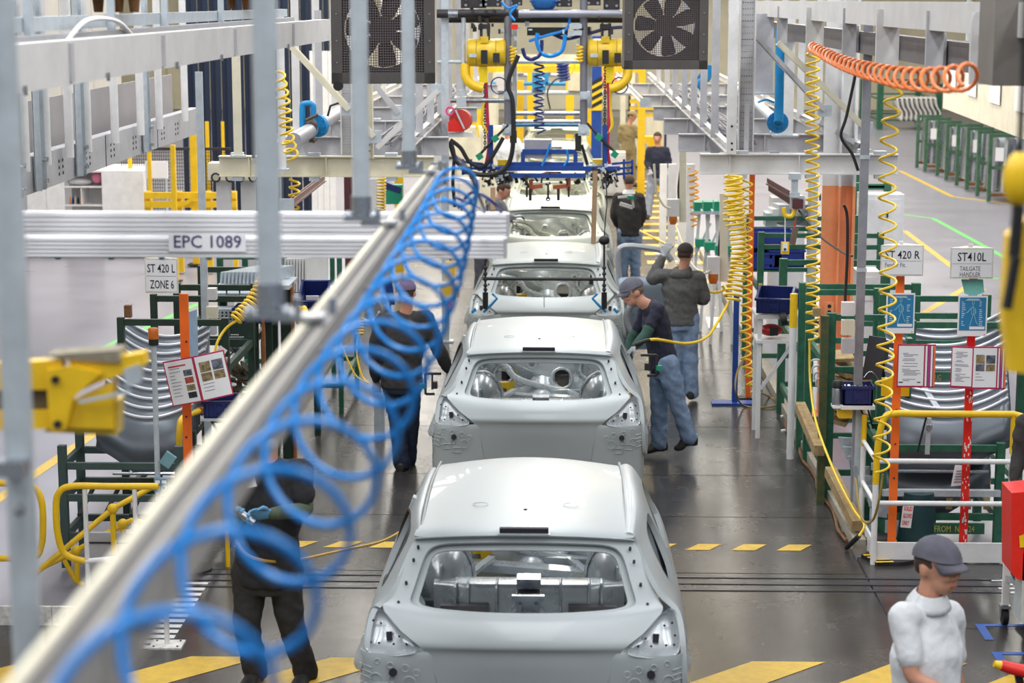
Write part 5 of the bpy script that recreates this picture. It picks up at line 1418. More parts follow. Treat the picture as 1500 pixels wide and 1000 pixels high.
Y2 = Yr + .35
rail([L_(34, 855, Y2 - .2), L_(165, 745, Y2), L_(236, 706, Y2 + .2)], .021, yellow_m, 'upper_tube', t)
rail([L_(34, 855, Y2 - .2), L_(45, 905, Y2 - .2)], .021, yellow_m, 'lower_tube', t)
rail([L_(60, 832, Y2 + .3), L_(112, 806, Y2 + .3), L_(180, 768, Y2 + .3), L_(192, 762, Y2 + .3), L_(215, 766, Y2 + .3)], .021, yellow_m, 'lower_tube', t)
rail([L_(94, 820, Y2 + .3), L_(110, 850, Y2 + .3), L_(122, 856, Y2 + .3)], .018, yellow_m, 'brace_tube', t)
for (u, v, Y_) in ((165, 745, Y2), (180, 767, Y2 + .3), (112, 806, Y2 + .3)):
    c = L_(u, v, Y_); MB().ball(c, .04, 16).build('ball_joint', yellow_m, t); rail([(c.x, c.y, 0), c], .021, yellow_m, 'upright', t)
struct_panel = thing('kick_panel', 'white scuffed kick plate along the floor at lower left', 'panel', (P(130, 930, 13.3).x, 13.3, 0))
x0, x1, x2 = P(-60, 930, 13.3).x, P(77, 930, 13.3).x, P(216, 930, 13.3).x
for a, b in ((x0, x1 - .003), (x1 + .003, x2)): MB().span((a, 13.3, 0.0), (b, 13.33, .135)).build('plate', wornwhite_m, struct_panel)
t = thing('side_panel', 'grey upright panel behind the yellow handrails', 'panel', (P(110, 850, 14.3).x, 14.3, 0)); MB().span((P(95, 0, 14.3).x, 14.3, 0), (P(235, 0, 14.3).x, 14.34, P(100, 780, 14.3).z)).build('plate', grey_m, t)
MB().span((P(95, 0, 14.3).x, 14.29, P(100, 795, 14.3).z), (P(235, 0, 14.3).x, 14.30, P(100, 793, 14.3).z)).build('seam_line', iron_m, t)
a = G(245, 945); t = thing('barrier_post', 'white post on a square floor plate at lower left', 'post', (a.x, a.y, 0)); MB().box((a.x, a.y, .006), (.22, .18, .012)).build('floor_plate', wornwhite_m, t)
rail([(a.x, a.y, .01), (a.x, a.y, P(245, 790, a.y).z)], .018, white_m, 'post_tube', t)
for dx in (-.08, .08):
    for dy in (-.06, .06): MB().cyl((a.x + dx, a.y + dy, .012), (a.x + dx, a.y + dy, .018), .008, 6).build('anchor_bolt', iron_m, t)
rail([(a.x, a.y, P(245, 800, a.y).z), (a.x - .1, a.y + 1.2, P(245, 800, a.y).z), (a.x - .05, 15.5, .95)], .018, white_m, 'rail_tube', t)
# low white guard along the left curb
t = thing('curb_guard', 'low white tube guard along the left curb', 'guard', (XL - .08, 16, 0))
for y in (15.4, 16.0, 16.6, 17.2): rail([(XL - .10, y, 0.12), (XL - .10, y, .48)], .02, wornwhite_m, 'upright', t)
rail([(XL - .10, 15.4, .48), (XL - .10, 17.2, .48)], .02, wornwhite_m, 'top_tube', t); rail([(XL - .10, 15.4, .30), (XL - .10, 17.2, .30)], .016, wornwhite_m, 'mid_tube', t)
# far left: cabinets, fence, robots
Yc = 33.5
t = thing('storage_cabinet', 'white cabinet with open shelves in the left background', 'cabinet', (P(125, 370, Yc).x, Yc, 0))
ztop = P(125, 250, Yc).z
def cx(u): return P(u, 300, Yc).x
for a, b in ((40, 68), (68.5, 95), (150, 211)): MB().span((cx(a), Yc, 0.03), (cx(b), Yc + .03, ztop)).build('door', white_m, t)
MB().span((cx(40), Yc + .03, ztop - .03), (cx(211), Yc + 1.4, ztop)).build('top', white_m, t)
MB().span((cx(95), Yc + .5, 0.03), (cx(150), Yc + .53, ztop - .03)).build('back', pale_m, t)
MB().span((cx(40), Yc + .03, 0.0), (cx(40) + .03, Yc + .6, ztop - .03)).build('side', white_m, t); MB().span((cx(211) - .03, Yc + .03, 0.0), (cx(211), Yc + .6, ztop - .03)).build('side', white_m, t)
for v in (274, 301, 335): z = P(120, v, Yc).z; MB().span((cx(95), Yc, z - .01), (cx(150), Yc + .5, z + .01)).build('shelf', white_m, t)
MB().span((cx(119), Yc, P(120, 301, Yc).z), (cx(120), Yc + .5, P(120, 274, Yc).z)).build('divider', white_m, t)
o = MB().ell((cx(140), Yc + .2, P(140, 270, Yc).z + .10), .10, .1, .10).build('cloth_bundle', pink_m); tag(o, 'pink cloth bundle on the cabinet top shelf', 'cloth'); o['kind'] = 'thing'
o = MB().ell((cx(114), Yc + .2, P(140, 272, Yc).z + .05), .22, .12, .06).build('cloth_bundle', grey_m); tag(o, 'grey cloth bundle on the cabinet top shelf', 'cloth'); o['kind'] = 'thing'
rnd = random.Random(4)
for i in range(6):
    c = Vector((cx(99) + i * .045, Yc + .2, P(99, 301, Yc).z + .01)); h = rnd.uniform(.10, .2)
    o = MB().tube([c, c + Vector((0, 0, h * .7)), c + Vector((0, 0, h * .75)), c + Vector((0, 0, h))], [.018, .018, .01, .01], 8).build('spray_bottle', (peach_m, navy_m, pale_m, iron_m)[i % 4]); tag(o, 'small bottle in the row on the cabinet shelf', 'bottle', 'bottles on the cabinet shelf'); o['kind'] = 'thing'
t = thing('notice_board', 'white notice board standing right of the white cabinet', 'board', P(229, 260, 33)); MB().span(P(213, 261, 33), P(246, 236, 33.05)).build('sheet', paper_m, t); MB().cyl(P(216, 261, 33) , (P(216, 261, 33).x, 33, 0), .02, 8).build('leg', galv_m, t); MB().cyl(P(243, 261, 33), (P(243, 261, 33).x, 33, 0), .02, 8).build('leg', galv_m, t)
# wire fence with yellow posts
Yf2 = 30.5
for i, (u, v0, Y_, w) in enumerate(((253, 212, 30.5, .07), (283, 186, 32.5, .11), (303, 178, 35, .06), (218, 205, 33, .06), (326, 178, 36, .05), (190, 222, 34, .06))):
    a = P(u, v0, Y_); t = thing('fence_post', ('first', 'thick second', 'third', 'fourth', 'fifth', 'sixth')[i] + ' yellow fence post in the left background', 'post', (a.x, Y_, 0), 'yellow fence posts')
    MB().span((a.x - w / 2, Y_ - w / 2, 0), (a.x + w / 2, Y_ + w / 2, a.z)).build('post_section', yellow_m, t); MB().box((a.x, Y_, .01), (w * 2.4, w * 2.4, .02)).build('base_plate', iron_m, t)
t = thing('wire_fence', 'dark wire mesh fence behind the yellow posts on the left', 'fence', (P(265, 300, 34.5).x, 34.5, 0))
m_ = MB(); x0, x1 = P(180, 300, 34.5).x, P(340, 300, 34.5).x; z0, z1 = .1, P(260, 218, 34.5).z
for i in range(50): x = lerp(x0, x1, i / 49); m_.bar((x, 34.5, z0), (x, 34.5, z1), .008, .008, (0, 1, 0))
for i in range(28): z = lerp(z0, z1, i / 27); m_.bar((x0, 34.5, z), (x1, 34.5, z), .008, .008)
m_.build('wire_mesh', iron_m, t)['kind'] = 'stuff'
for z in (z0, z1): MB().bar((x0, 34.5, z), (x1, 34.5, z), .05, .05).build('frame_rail', iron_m, t)
t = thing('guard_rail', 'thick yellow double guard rail in the left background', 'guard rail', (P(270, 300, 31.5).x, 31.5, 0))
for v in (286, 299): a = P(212, v, 31.5); b = P(346, v, 31.5); MB().bar(a, b, .06, .10).build('rail', yellow_m, t)
for u in (216, 262, 305, 342): a = P(u, 280, 31.6); MB().span((a.x - .05, 31.56, 0), (a.x + .05, 31.66, a.z)).build('post', yellow_m, t)
MB().bar(P(265, 302, 31.4), P(292, 284, 31.4), .06, .06).build('brace', yellow_m, t)
cur = thing('welding_curtain', 'tall navy curtain wall in the left background', 'curtain', (P(380, 240, 40).x, 40, 0))
x0, x1 = P(268, 200, 40).x, P(484, 200, 40).x; n = 26
for i in range(n):
    a = lerp(x0, x1, i / n); b = lerp(x0, x1, (i + 1) / n)
    MB().span((a, 40 + (.06 if i % 2 else 0), .05), (b - .01, 40.05 + (.06 if i % 2 else 0), 4.6)).build('strip', mat('navy_curtain', (13, 32, 60), .7, 0, .12, 3), cur)
t = thing('cladding_wall', 'pale cladding panels standing right of the navy curtain', 'wall panel', (P(450, 240, 36).x, 36, 0))
for i in range(4): MB().span((P(452 + i * 9, 0, 36).x, 36, 0), (P(460.5 + i * 9, 0, 36).x, 36.05, 3.4)).build('panel', white_m, t)
# pale ribbed machine tables under the left gantry
t = thing('fixture_frame', 'pale fixture frame with hanging plates behind the lettered beam', 'fixture', P(320, 340, 24)); a = P(305, 262, 24)
for u, v1 in ((327, 330), (363, 330)): c = P(u, 262, 24); MB().span((c.x - .09, 24, 0), (c.x + .09, 24.05, c.z)).build('upright', pale_m, t)
MB().span((P(300, 0, 24).x, 23.9, P(300, 263, 24).z), (P(392, 0, 24).x, 24.2, P(300, 238, 24).z)).build('head_plate', cream_m, t)
for u in (316, 337, 351, 371): MB().ring(P(u, 260, 23.85), .05, (0, 1, 0), .012, 10).build('ring_clip', iron_m, t)
o = MB().span((P(500, 0, 27).x, 27, 0), (P(512, 0, 27).x, 27.12, P(505, 258, 27).z)).build('maroon_column', maroon_m); tag(o, 'maroon column below the cream gantry beam', 'column'); o['kind'] = 'thing'
o = MB().span((P(528, 0, 28).x, 28, 0), (P(549, 0, 28).x, 28.05, P(505, 262, 28).z)).build('white_screen', white_m); tag(o, 'white screen right of the maroon column', 'screen'); o['kind'] = 'thing'
o = MB().box(P(578, 284, 27), (.22, .2, .26)).build('plastic_bin', jade_m); tag(o, 'green bin with navy lid left of the rail end', 'bin'); o['kind'] = 'thing'; MB().box(P(576, 274, 27), (.24, .22, .08), (0, R(20), 0)).build('lid', navy_m, o)
o = MB().span((P(575, 0, 30).x, 30, 0), (P(588, 0, 30).x, 30.1, P(580, 250, 30).z)).build('yellow_cabinet', yellow_m); tag(o, 'yellow cabinet behind the rail end', 'cabinet'); o['kind'] = 'thing'
t = thing('equipment_stand', 'blue triangular stand beyond the walking worker', 'stand', G(568, 460)); a = G(568, 470); z = P(567, 375, a.y).z
MB().prism([(a.x - .10, a.y, z * .25), (a.x + .10, a.y, z * .25), (a.x + .03, a.y, z), (a.x - .03, a.y, z)], (0, .05, 0)).build('stand_plate', blue_m, t); MB().box((a.x, a.y, .03), (.4, .3, .06)).build('foot', blue_m, t); MB().cyl((a.x, a.y + .02, 0), (a.x, a.y + .02, z * .3), .05, 10).build('stem', blue_m, t)
t = thing('motor_unit', 'grey round motor beside the walking worker', 'motor', P(548, 452, 19.5)); MB().cyl(P(542, 455, 19.4), P(553, 446, 19.8), .12, 20).build('motor_body', mat('machine_grey', (130, 132, 136), .5, .2, .1, 8), t); MB().ring(P(541, 456, 19.38), .10, (.3, -1, .2), .02, 18).build('rim', galv_m, t)
MB().span((P(548, 0, 19.5).x - .05, 19.5, 0), (P(548, 0, 19.5).x + .05, 19.6, P(548, 455, 19.5).z)).build('pedestal', galv_m, t)

t = thing('guard_tube', 'bent yellow and white guard tube right of the left orange post', 'guard tube', (P(264, 700, 15.0).x, 15.0, 0))
xg = P(264, 700, 15.0).x; zg = P(264, 660, 15.0).z
rail([(xg, 15.0, 0), (xg, 15.0, zg)], .024, white_m, 'white_tube', t)
rail(catmull([(xg, 15.0, zg), P(263, 630, 15.0), P(268, 612, 15.1), P(296, 600, 15.6)], 6), .025, yellow_m, 'yellow_tube', t)
# ---------------------------------------------------------------- right station
t, q = post('sign_post', 1319, 400, 15.15, .062, orange_m, 'bright orange post holding a blue poster and binder on the right')
t_or = t
MB().cyl((q.x, 15.15, 0.0), (q.x, 15.15, .03), .20, 28).build('base_disc', iron_m, t)
hh = MB()
for v in (520, 600, 610, 650, 700): c = P(1312, v, 15.13); c.x = q.x; hh.cyl(c, c + Vector((0, -.006, 0)), .007, 8)
hh.build('bolt_hole', iron_m, t)['kind'] = 'stuff'
t, q = post('sign_post', 1426, 405, 15.15, .06, redwhite_m, 'chipped red post holding the tailgate handler sign')
ch = MB(); rnd = random.Random(8)
for i in range(60): c = P(1418, rnd.uniform(560, 800), 15.13); c.x = q.x + rnd.uniform(-.026, .026); ch.box(c, (.004 + rnd.random() * .006, .002, .01 + .02 * rnd.random()))
ch.build('paint_chip', white_m, t)['kind'] = 'stuff'
sign_box(1289, 358, 1352, 404, 15.0, [('ST 420 R', .10, .57, .26, .80, bink_m), ('Fender Fit.', .10, .30, .14, .48, gink_m)], 'white sign box reading ST 420 R Fender Fit on the right', R(0), .16)
sign_box(1391, 362, 1454, 408, 15.0, [('ST410L', .16, .58, .28, .66, bink_m), ('TAILGATE', .22, .26, .15, .48, gink_m), ('HANDLER', .22, .07, .15, .48, gink_m)], 'white sign box reading ST410L TAILGATE HANDLER on the right', R(0), .18)
def poster(u0, v0, u1, v1, Y, lab):
    a = P(u0, v1, Y); w = (u1 - u0) * K(Y); h = (v1 - v0) * K(Y)
    t = thing('safety_poster', lab, 'poster', a + Vector((w / 2, 0, 0)))
    X = Vector((1, 0, 0)); Z = Vector((0, 0, 1))
    MB().span(a, a + Vector((w, .006, h))).build('sheet', paper_m, t)
    def r(x0, z0, x1, z1, m, nm, d=.002): return MB().span(a + Vector((w * x0, -d, h * z0)), a + Vector((w * x1, -d + .0012, h * z1))).build(nm, m, t)
    r(.05, .14, .95, .96, poster_m, 'blue_field')
    r(.40, .17, .92, .24, paper_m, 'white_band', .003)
    r(.90, .03, .94, .05, red_m, 'red_dot', .003)
    tx = MB(); rnd = random.Random(int(u0))
    for i in range(13):
        for x0 in (.12, .72):
            z = .84 - i * .048
            if rnd.random() < .8: tx.span(a + Vector((w * x0, -.004, h * z)), a + Vector((w * (x0 + .05 + rnd.random() * .08), -.0035, h * (z + .018))))
    tx.span(a + Vector((w * .3, -.004, h * .91)), a + Vector((w * .7, -.0035, h * .93))); tx.span(a + Vector((w * .25, -.004, h * .885)), a + Vector((w * .75, -.0035, h * .90)))
    tx.build('print_lines', mat('print_pale', (210, 228, 238), .7), t)['kind'] = 'stuff'
    # outline drawing of a walking worker
    fg = MB(); pf = lambda x, z: a + Vector((w * x, -.004, h * z))
    for pts in ([(.50, .80), (.52, .70), (.53, .56)], [(.50, .74), (.42, .68), (.34, .60), (.28, .58)], [(.52, .72), (.60, .66), (.60, .56)], [(.53, .56), (.58, .46), (.62, .36), (.68, .28)], [(.52, .56), (.48, .44), (.44, .32), (.40, .24)], [(.44, .70), (.56, .70), (.58, .54), (.46, .54), (.44, .70)], [(.47, .80), (.47, .86), (.53, .87), (.55, .80), (.47, .80)]):
        fg.tube([pf(*p) for p in pts], .0035, 5)
    fg.build('figure_outline', mat('print_cyan', (130, 196, 222), .7), t)
    return t
poster(1297, 428, 1339, 488, 15.05, 'blue safety poster with a figure on the orange post')
poster(1402, 432, 1445, 492, 15.05, 'blue safety poster with a figure on the red post')
t = thing('mint_card', 'mint green card tucked under the tailgate handler sign', 'card', P(1425, 430, 15.08)); MB().prism([P(1408, 409, 15.08), P(1440, 409, 15.08), P(1442, 428, 15.08), P(1426, 434, 15.08), P(1413, 430, 15.08)], (0, .005, 0)).build('card', mint_m, t)
def leafbinder(u0, v0, u1, v1, Y, lab, left):
    a = P(u0, v1, Y); w = (u1 - u0) * K(Y); h = (v1 - v0) * K(Y)
    t = thing('sheet_binder', lab, 'binder', a + Vector((w / 2, 0, 0)))
    X = Vector((1, 0, 0)); Z = Vector((0, 0, 1))
    pw = w * .72
    if left:
        MB().prism([a, a + X * w * .40 + Vector((0, -.04, 0)), a + X * w * .40 + Vector((0, -.04, h)), a + Z * h * .98], (0, .008, 0)).build('cover', magenta_m, t)
        xd = (X * w * .40 + Vector((0, -.04, 0))).normalized()
        page(t, a + Z * .01, xd, Z, w * .40, h * .95, 12, 'text')
        b = a + X * w * .37 + Vector((0, -.045, 0)); pw = w * .47
    else: b = a + Vector((0, -.01, 0))
    MB().span(b, b + Vector((a.x + w - b.x, .008, h))).build('cover', magenta_m, t)
    rect = page(t, b + Z * .005, X, Z, pw, h * .98, 5 if left else 6, 'pics' if left else 'text')
    if left:
        for i, (x0, z0, x1, z1) in enumerate(((.14, .60, .48, .80), (.54, .60, .90, .80), (.14, .42, .48, .58), (.54, .42, .90, .58))): rect(x0, z0, x1, z1, photo_ms[(0, 1, 1, 0)[i]], 'printed_picture', .004)
    else: rect(.06, .10, .22, .125, bink_m, 'footer_mark', .004); rect(.74, .10, .86, .125, bink_m, 'footer_mark', .004)
    rest = a.x + w - (b.x + pw)
    for i in range(4):
        x0 = b.x + pw + rest * (i / 4) + .003
        MB().span((x0, b.y - .006 - .002 * i, a.z + .012), (x0 + rest / 4 - .006, b.y - .002, a.z + h - .012)).build('page_edge', (paper_m, mat('violet_edge', (176, 70, 150), .5), paper_m, mat('orange_edge', (240, 130, 90), .5))[i], t)
    return t
leafbinder(1313, 502, 1369, 567, 15.0, 'crimson binder with a text page on the orange post', False)
leafbinder(1392, 504, 1471, 568, 15.0, 'open crimson binder with picture sheets on the red post', True)
# guard rail of yellow and white tube
Yr = 15.0
def L2(u, v, Y=Yr): return P(u, v, Y)
t = thing('guard_railing', 'white and yellow tube railing behind the orange and red posts', 'railing', (L2(1380, 800).x, Yr + .2, 0))
z6 = L2(1380, 606).z
xa, xb_ = L2(1283, 700).x, L2(1482, 700).x
rail([(xa, Yr, 0), (xa, Yr, L2(0, 700).z)], .024, white_m, 'white_post', t)
rail(catmull([(xa, Yr, L2(0, 700).z), (xa + .01, Yr, L2(0, 640).z), (xa + .05, Yr, z6 + -.04), (xa + .13, Yr, z6), (xa + .35, Yr, z6), (xb_, Yr, z6)], 8), .026, yellow_m, 'yellow_top_rail', t)
rail([(xb_, Yr, z6), (xb_, Yr, L2(0, 655).z)], .026, yellow_m, 'yellow_post', t); rail([(xb_, Yr, 0), (xb_, Yr, L2(0, 655).z)], .024, white_m, 'white_post', t)
rail([(xb_, Yr, z6), (xb_ + .45, Yr - .5, z6 - .05)], .024, yellow_m, 'yellow_return', t)
xp = L2(1265, 650, 15.7).x
rail([(xp, 15.7, .02), (xp, 15.7, L2(0, 645, 15.7).z)], .022, white_m, 'white_post', t); rail([(xp, 15.7, L2(0, 645, 15.7).z), (xp, 15.7, L2(0, 600, 15.7).z)], .022, yellow_m, 'yellow_post', t)
for v in (667, 728):
    z = L2(0, v).z; rail([(xa, Yr, z), (xb_, Yr, z)], .020, white_m, 'white_rail', t); rail([(xa, Yr, z), (xp, 15.7, z)], .018, white_m, 'side_rail', t)
MB().span((xa, Yr + .03, .01), (xb_, Yr + .05, .165)).build('kick_plate', white_m, t)
MB().prism([(xa, Yr + .05, .01), (xp, 15.7, .01), (xp + .02, 15.7, .01), (xa + .02, Yr + .05, .01)], (0, 0, .16)).build('kick_plate', white_m, t)
# green waste bin with notice
c = P(1345, 785, 15.45)
t = thing('glove_bin', 'dark teal tapered bin lettered SOILED GLOVES ONLY behind the railing', 'bin', (c.x, 15.5, 0))
zb = P(1345, 720, 15.5).z
MB().tube([(c.x, 15.5, .01), (c.x, 15.5, zb)], [.165, .12], 24).build('bin_body', mat('bin_teal', (22, 62, 66), .5, 0, .08, 6), t)
MB().tube([(c.x, 15.5, .01), (c.x, 15.5, .04)], [.20, .19], 24).build('bin_foot', mat('bin_teal', (22, 62, 66)), t)
a = P(1319, 772, 15.25); h = 38 * K(15.25); w = 16 * K(15.25); X = Vector((.97, .10, -.10)).normalized(); Z = Vector((.09, 0, .99)).normalized()
np_ = MB().prism([a, a + X * w, a + X * w + Z * h, a + Z * h], (0, .01, 0)).build('notice', paper_m, t)
for i, s in enumerate(('SOILED', 'GLOVES', 'ONLY')): text(s, 'lettering', red_m, np_, a + X * w * .10 + Z * h * (.70 - .29 * i) + Vector((0, -.003, 0)), X, Z, h * .17, .001, width=w * (.84 if i < 2 else .66), bold=.02)
t = thing('foot_pedal', 'black foot pedal unit beside the teal bin', 'pedal', (P(1312, 778, 15.3).x, 15.4, 0)); MB().ell((P(1316, 0, 15.4).x, 15.4, .09), .13, .1, .05).build('shell', black_m, t); MB().ring((P(1316, 0, 15.4).x, 15.4, .09), .115, (0, 0, 1), .012, 20).build('yellow_rim', yellow_m, t)
MB().span((P(1316, 0, 15.4).x - .08, 15.35, 0), (P(1316, 0, 15.4).x + .08, 15.45, .06)).build('base', iron_m, t)
a = G(1283, 822); t = thing('cable_ramp', 'small black and yellow striped ramp block on the floor', 'ramp', (a.x, a.y, 0)); MB().prism([(a.x - .10, a.y + .1, 0), (a.x + .04, a.y + .12, 0), (a.x + .12, a.y - .12, 0), (a.x - .01, a.y - .13, 0)], (0, 0, .03)).build('block', black_m, t)
for k in range(4):
    y = a.y + .085 - k * .065; x = a.x - .06 + k * .022
    MB().prism([(x - .03, y, .0305), (x + .11, y + .02, .0305), (x + .115, y - .012, .0305), (x - .025, y - .032, .0305)], (0, 0, .002)).build('yellow_band', yellow_m, t)
# racks with fenders
t, x0, x1, zt = rack('parts_rack', 'green lettered rack of fender panels behind the right railing', 1335, 1500, 16.6, 1.5, 476, green_m, (None, 1.46, .28), post=.07)
bd = MB().span((P(1368, 0, 16.2).x, 16.2, P(0, 554, 16.2).z), (P(1500, 0, 16.2).x, 16.23, P(0, 538, 16.2).z)).build('lettered_bar', green_m, t)
text('OUTR UG', 'lettering', mat('stencil_tan', (186, 168, 122)), bd, Vector((P(1369, 0, 16.19).x, 16.195, P(0, 551, 16.19).z)), (1, 0, 0), (0, 0, 1), .055, .001, width=.16)
text('24', 'lettering', mat('stencil_tan', (186, 168, 122)), bd, Vector((P(1466, 0, 16.19).x, 16.195, P(0, 551, 16.19).z)), (1, 0, 0), (0, 0, 1), .055, .001, width=.06)
MB().span((P(1340, 0, 16.2).x, 16.0, P(0, 574, 16).z), (P(1348, 0, 16.2).x, 16.1, P(0, 490, 16).z)).build('upright', green_m, t)
MB().bar(P(1348, 562, 16.2), P(1373, 600, 15.9), .05, .04).build('grey_arm', galv_m, t)
b = MB()
for f in range(9): c = lerp(P(1420, 540, 16.6), P(1462, 600, 16.0), f / 8); b.box(c, (.05, .06, .035), (0, R(50), 0))
b.build('locating_block', galv_m, t)['kind'] = 'stuff'
fender_stack(12, P(1388, 638, 15.75), .98, (.012, .085, .050), '%s steel fender panel counted from the front in the right lettered rack', 'fender panels in the right rack', 1)
t, x0, x1, zt = rack('parts_rack', 'low green rack base with lettered bar behind the right railing', 1293, 1466, 15.55, .8, 655, green_m, (.80, .24), post=.065)
bd = MB().span((P(1374, 0, 15.4).x, 15.4, P(0, 772, 15.4).z), (P(1474, 0, 15.4).x, 15.43, P(0, 757, 15.4).z)).build('lettered_bar', green_m, t)
text('DER FROM  No 124', 'lettering', mat('stencil_yellow', (196, 186, 90), .8), bd, Vector((P(1376, 0, 15.39).x, 15.395, P(0, 769, 15.39).z)), (1, 0, 0), (0, 0, 1), .05, .001, width=.42)
for k in range(6): MB().bar((x0 + .1 + k * .15, 15.6, .30), (x0 + .25 + k * .15, 16.3, .42), .05, .03).build('timber_slat', wood_m, t)
MB().span((x0, 15.48, .42), (x1, 15.54, .47)).build('grey_bar', galv_m, t)
fender_stack(1, P(1370, 702, 15.9), .85, (0, .1, .04), 'lower steel fender panel lying under the lettered rack', 'lower fender panel', 1)
t = thing('parts_label', 'white paper label hanging from the lower fender on the right', 'label', P(1405, 700, 15.3)); MB().prism([P(1393, 712, 15.3), P(1413, 710, 15.3), P(1420, 682, 15.3), P(1399, 681, 15.3)], (0, .004, 0)).build('sheet', paper_m, t)
tl = MB()
for i in range(5): tl.bar(P(1397 + i, 706 - i * 4, 15.29), P(1412 + i, 705 - i * 4, 15.29), .004, .006)
tl.build('print_lines', gink_m, t)['kind'] = 'stuff'
t = thing('support_strut', 'grey strut with an eye standing against the right fender', 'strut', P(1359, 662, 15.5)); MB().bar(P(1358, 665, 15.4), P(1361, 612, 15.4), .035, .02).build('bar', galv_m, t); MB().ring(P(1361, 626, 15.37), .02, (0, 1, 0), .008, 12).build('eye', steel_m, t); MB().bar(P(1357, 610, 15.38), P(1344, 662, 15.38), .014, .014).build('black_stay', black_m, t)
# rack left of the posts, with front green post
t, x0, x1, zt = rack('parts_rack', 'green rack with worn front post behind the orange column', 1218, 1326, 17.0, 1.5, 465, green_m, (None, 1.16, .25), post=.075)
a = P(1208, 462, 16.9); MB().span((a.x - .03, 16.86, 0), (a.x + .035, 16.93, a.z)).build('worn_post', mat('worn_green', (92, 92, 52), .7, 0, .3, 16, dark=(48, 76, 54)), t)
MB().span((P(1208, 0, 16.9).x - .03, 16.88, P(0, 458, 16.9).z), (P(1208, 0, 16.9).x + .035, 16.95, P(0, 446, 16.9).z)).build('timber_cap', wood_m, t)
t, x0, x1, zt = rack('parts_rack', 'second green rack farther behind the orange column', 1177, 1342, 19.0, 1.8, 420, green_m, (None, .95, .3), post=.08)
t, x0, x1, zt = rack('parts_rack', 'tall thin green rack beside the blue bins', 1115, 1290, 22.5, 1.8, 345, green_m, (None, 1.55, 1.05, .3), post=.07)
t, x0, x1, zt = rack('parts_rack', 'green shelving seen through the gap right of the tall grey pole', 1258, 1300, 26.0, 2.6, 272, green_m, (None, 1.9, 1.2, .5), post=.09)
# dark ribbed panels in front rack
for i in range(6):
    a = P(1262 + i * 6, 556, 16.2 + i * .12)
    o = MB().prism([a, a + Vector((.16, 0, 0)), a + Vector((.20, .05, .34 - i * .02)), a + Vector((.06, .05, .36 - i * .02))], (0, .012, 0)).build('dark_panel', mat('dark_sheet', (66, 70, 76), .4, .5, .08, 6)); tag(o, ORD[i] + ' dark grey sheet panel from the left behind the navy tote', 'panel', 'dark sheet panels behind the tote'); o['kind'] = 'thing'
    MB().tube([a + Vector((.02 + .02 * k, -.006, .02 + .05 * math.sin(k * .6))) for k in range(7)], .005, 5).build('curved_wire', steel_m, o)
for i in range(8):
    a = P(1228 + i * 7, 640 + i * 14, 16.0 - i * .08)
    o = MB().prism([a, a + Vector((.16, .1, -.03)), a + Vector((.15, .1, -.14)), a + Vector((.02, 0, -.10))], (0, .012, 0)).build('grey_bracket', galv_m); tag(o, ORD[i] + ' grey bracket plate from the top in the slanting row', 'bracket', 'grey bracket plates left of the railing'); o['kind'] = 'thing'
for i in range(6):
    a = P(1195 + i * 3, 530 + i * 9, 17.4)
    o = MB().tube(catmull([a + Vector((-.05, 0, -.05)), a + Vector((-.04, 0, .01)), a + Vector((.04, 0, .012)), a + Vector((.10, .02, -.10))], 4), .008, 6).build('bent_rod', galv_m); tag(o, ORD[i] + ' bent grey rod from the back before the orange column', 'rod', 'bent rods before the orange column'); o['kind'] = 'thing'
rnd = random.Random(17)
for i in range(14):
    a = P(rnd.uniform(1222, 1255), rnd.uniform(520, 620), 17.6)
    o = MB().box(a, (.22, .3, .03), (rnd.uniform(-.2, .2), rnd.uniform(-.2, .2), rnd.uniform(-.4, .4))).build('timber_strip', wood_m); tag(o, 'timber packing strip stacked inside the rack with worn post', 'timber', 'timber strips in the worn post rack'); o['kind'] = 'thing'
for (u0, v0, Y0_, u1, v1, Y1_, lab) in ((1172, 595, 18.2, 1200, 660, 16.6, 'upper'), (1216, 690, 16.4, 1256, 770, 15.5, 'lower')):
    t = thing('timber_baulk', lab + ' timber baulk lying along the right curb', 'timber', G(u0, v0 + 10)); MB().bar(P(u0, v0, Y0_), P(u1, v1, Y1_), .09, .09).build('baulk', wood_m, t)
# tote, flask and their tray
a = P(1254, 590, 15.75)
tote(a, .235, .20, .155, 'navy tote full of clips on the white tray', 0, 0, None, None, steel_m)
t = thing('tray_stand', 'white tray on a pole with yellow cup below', 'stand', (a.x, a.y, 0)); MB().box(a + Vector((.0, 0, -.016)), (.27, .24, .03)).build('tray', white_m, t); MB().bar((a.x + .03, a.y + .06, 0), (a.x + .03, a.y + .06, a.z - .03), .05, .05, (0, 1, 0)).build('pole', galv_m, t)
for s in (0, .06): MB().bar(a + Vector((.03 + s, 0, -.03)), a + Vector((.12 + s * .5, .05, -.22)), .010, .010).build('strut', black_m, t)
MB().box(a + Vector((-.09, 0, -.075)), (.11, .1, .08)).build('yellow_cup', yellow_m, t)
c = P(1226, 592, 15.72); t = thing('vacuum_flask', 'steel vacuum flask with black lid beside the navy tote', 'flask', c); MB().tube([c, c + Vector((0, 0, .125)), c + Vector((0, 0, .135))], [.042, .042, .038], 20).build('steel_body', steel_m, t); MB().tube([c + Vector((0, 0, .135)), c + Vector((0, 0, .18)), c + Vector((0, 0, .195))], [.041, .041, .03], 20).build('black_lid', black_m, t)
MB().box(c + Vector((.02, 0, -.012)), (.12, .12, .02)).build('flask_shelf', white_m, t)
# far yellow board on the rack
o = MB().span(P(1291, 580, 15.42), P(1332, 553, 15.44)).build('yellow_board', yellow_m); tag(o, 'yellow board on the rack behind the right coiled hose', 'board'); o['kind'] = 'thing'
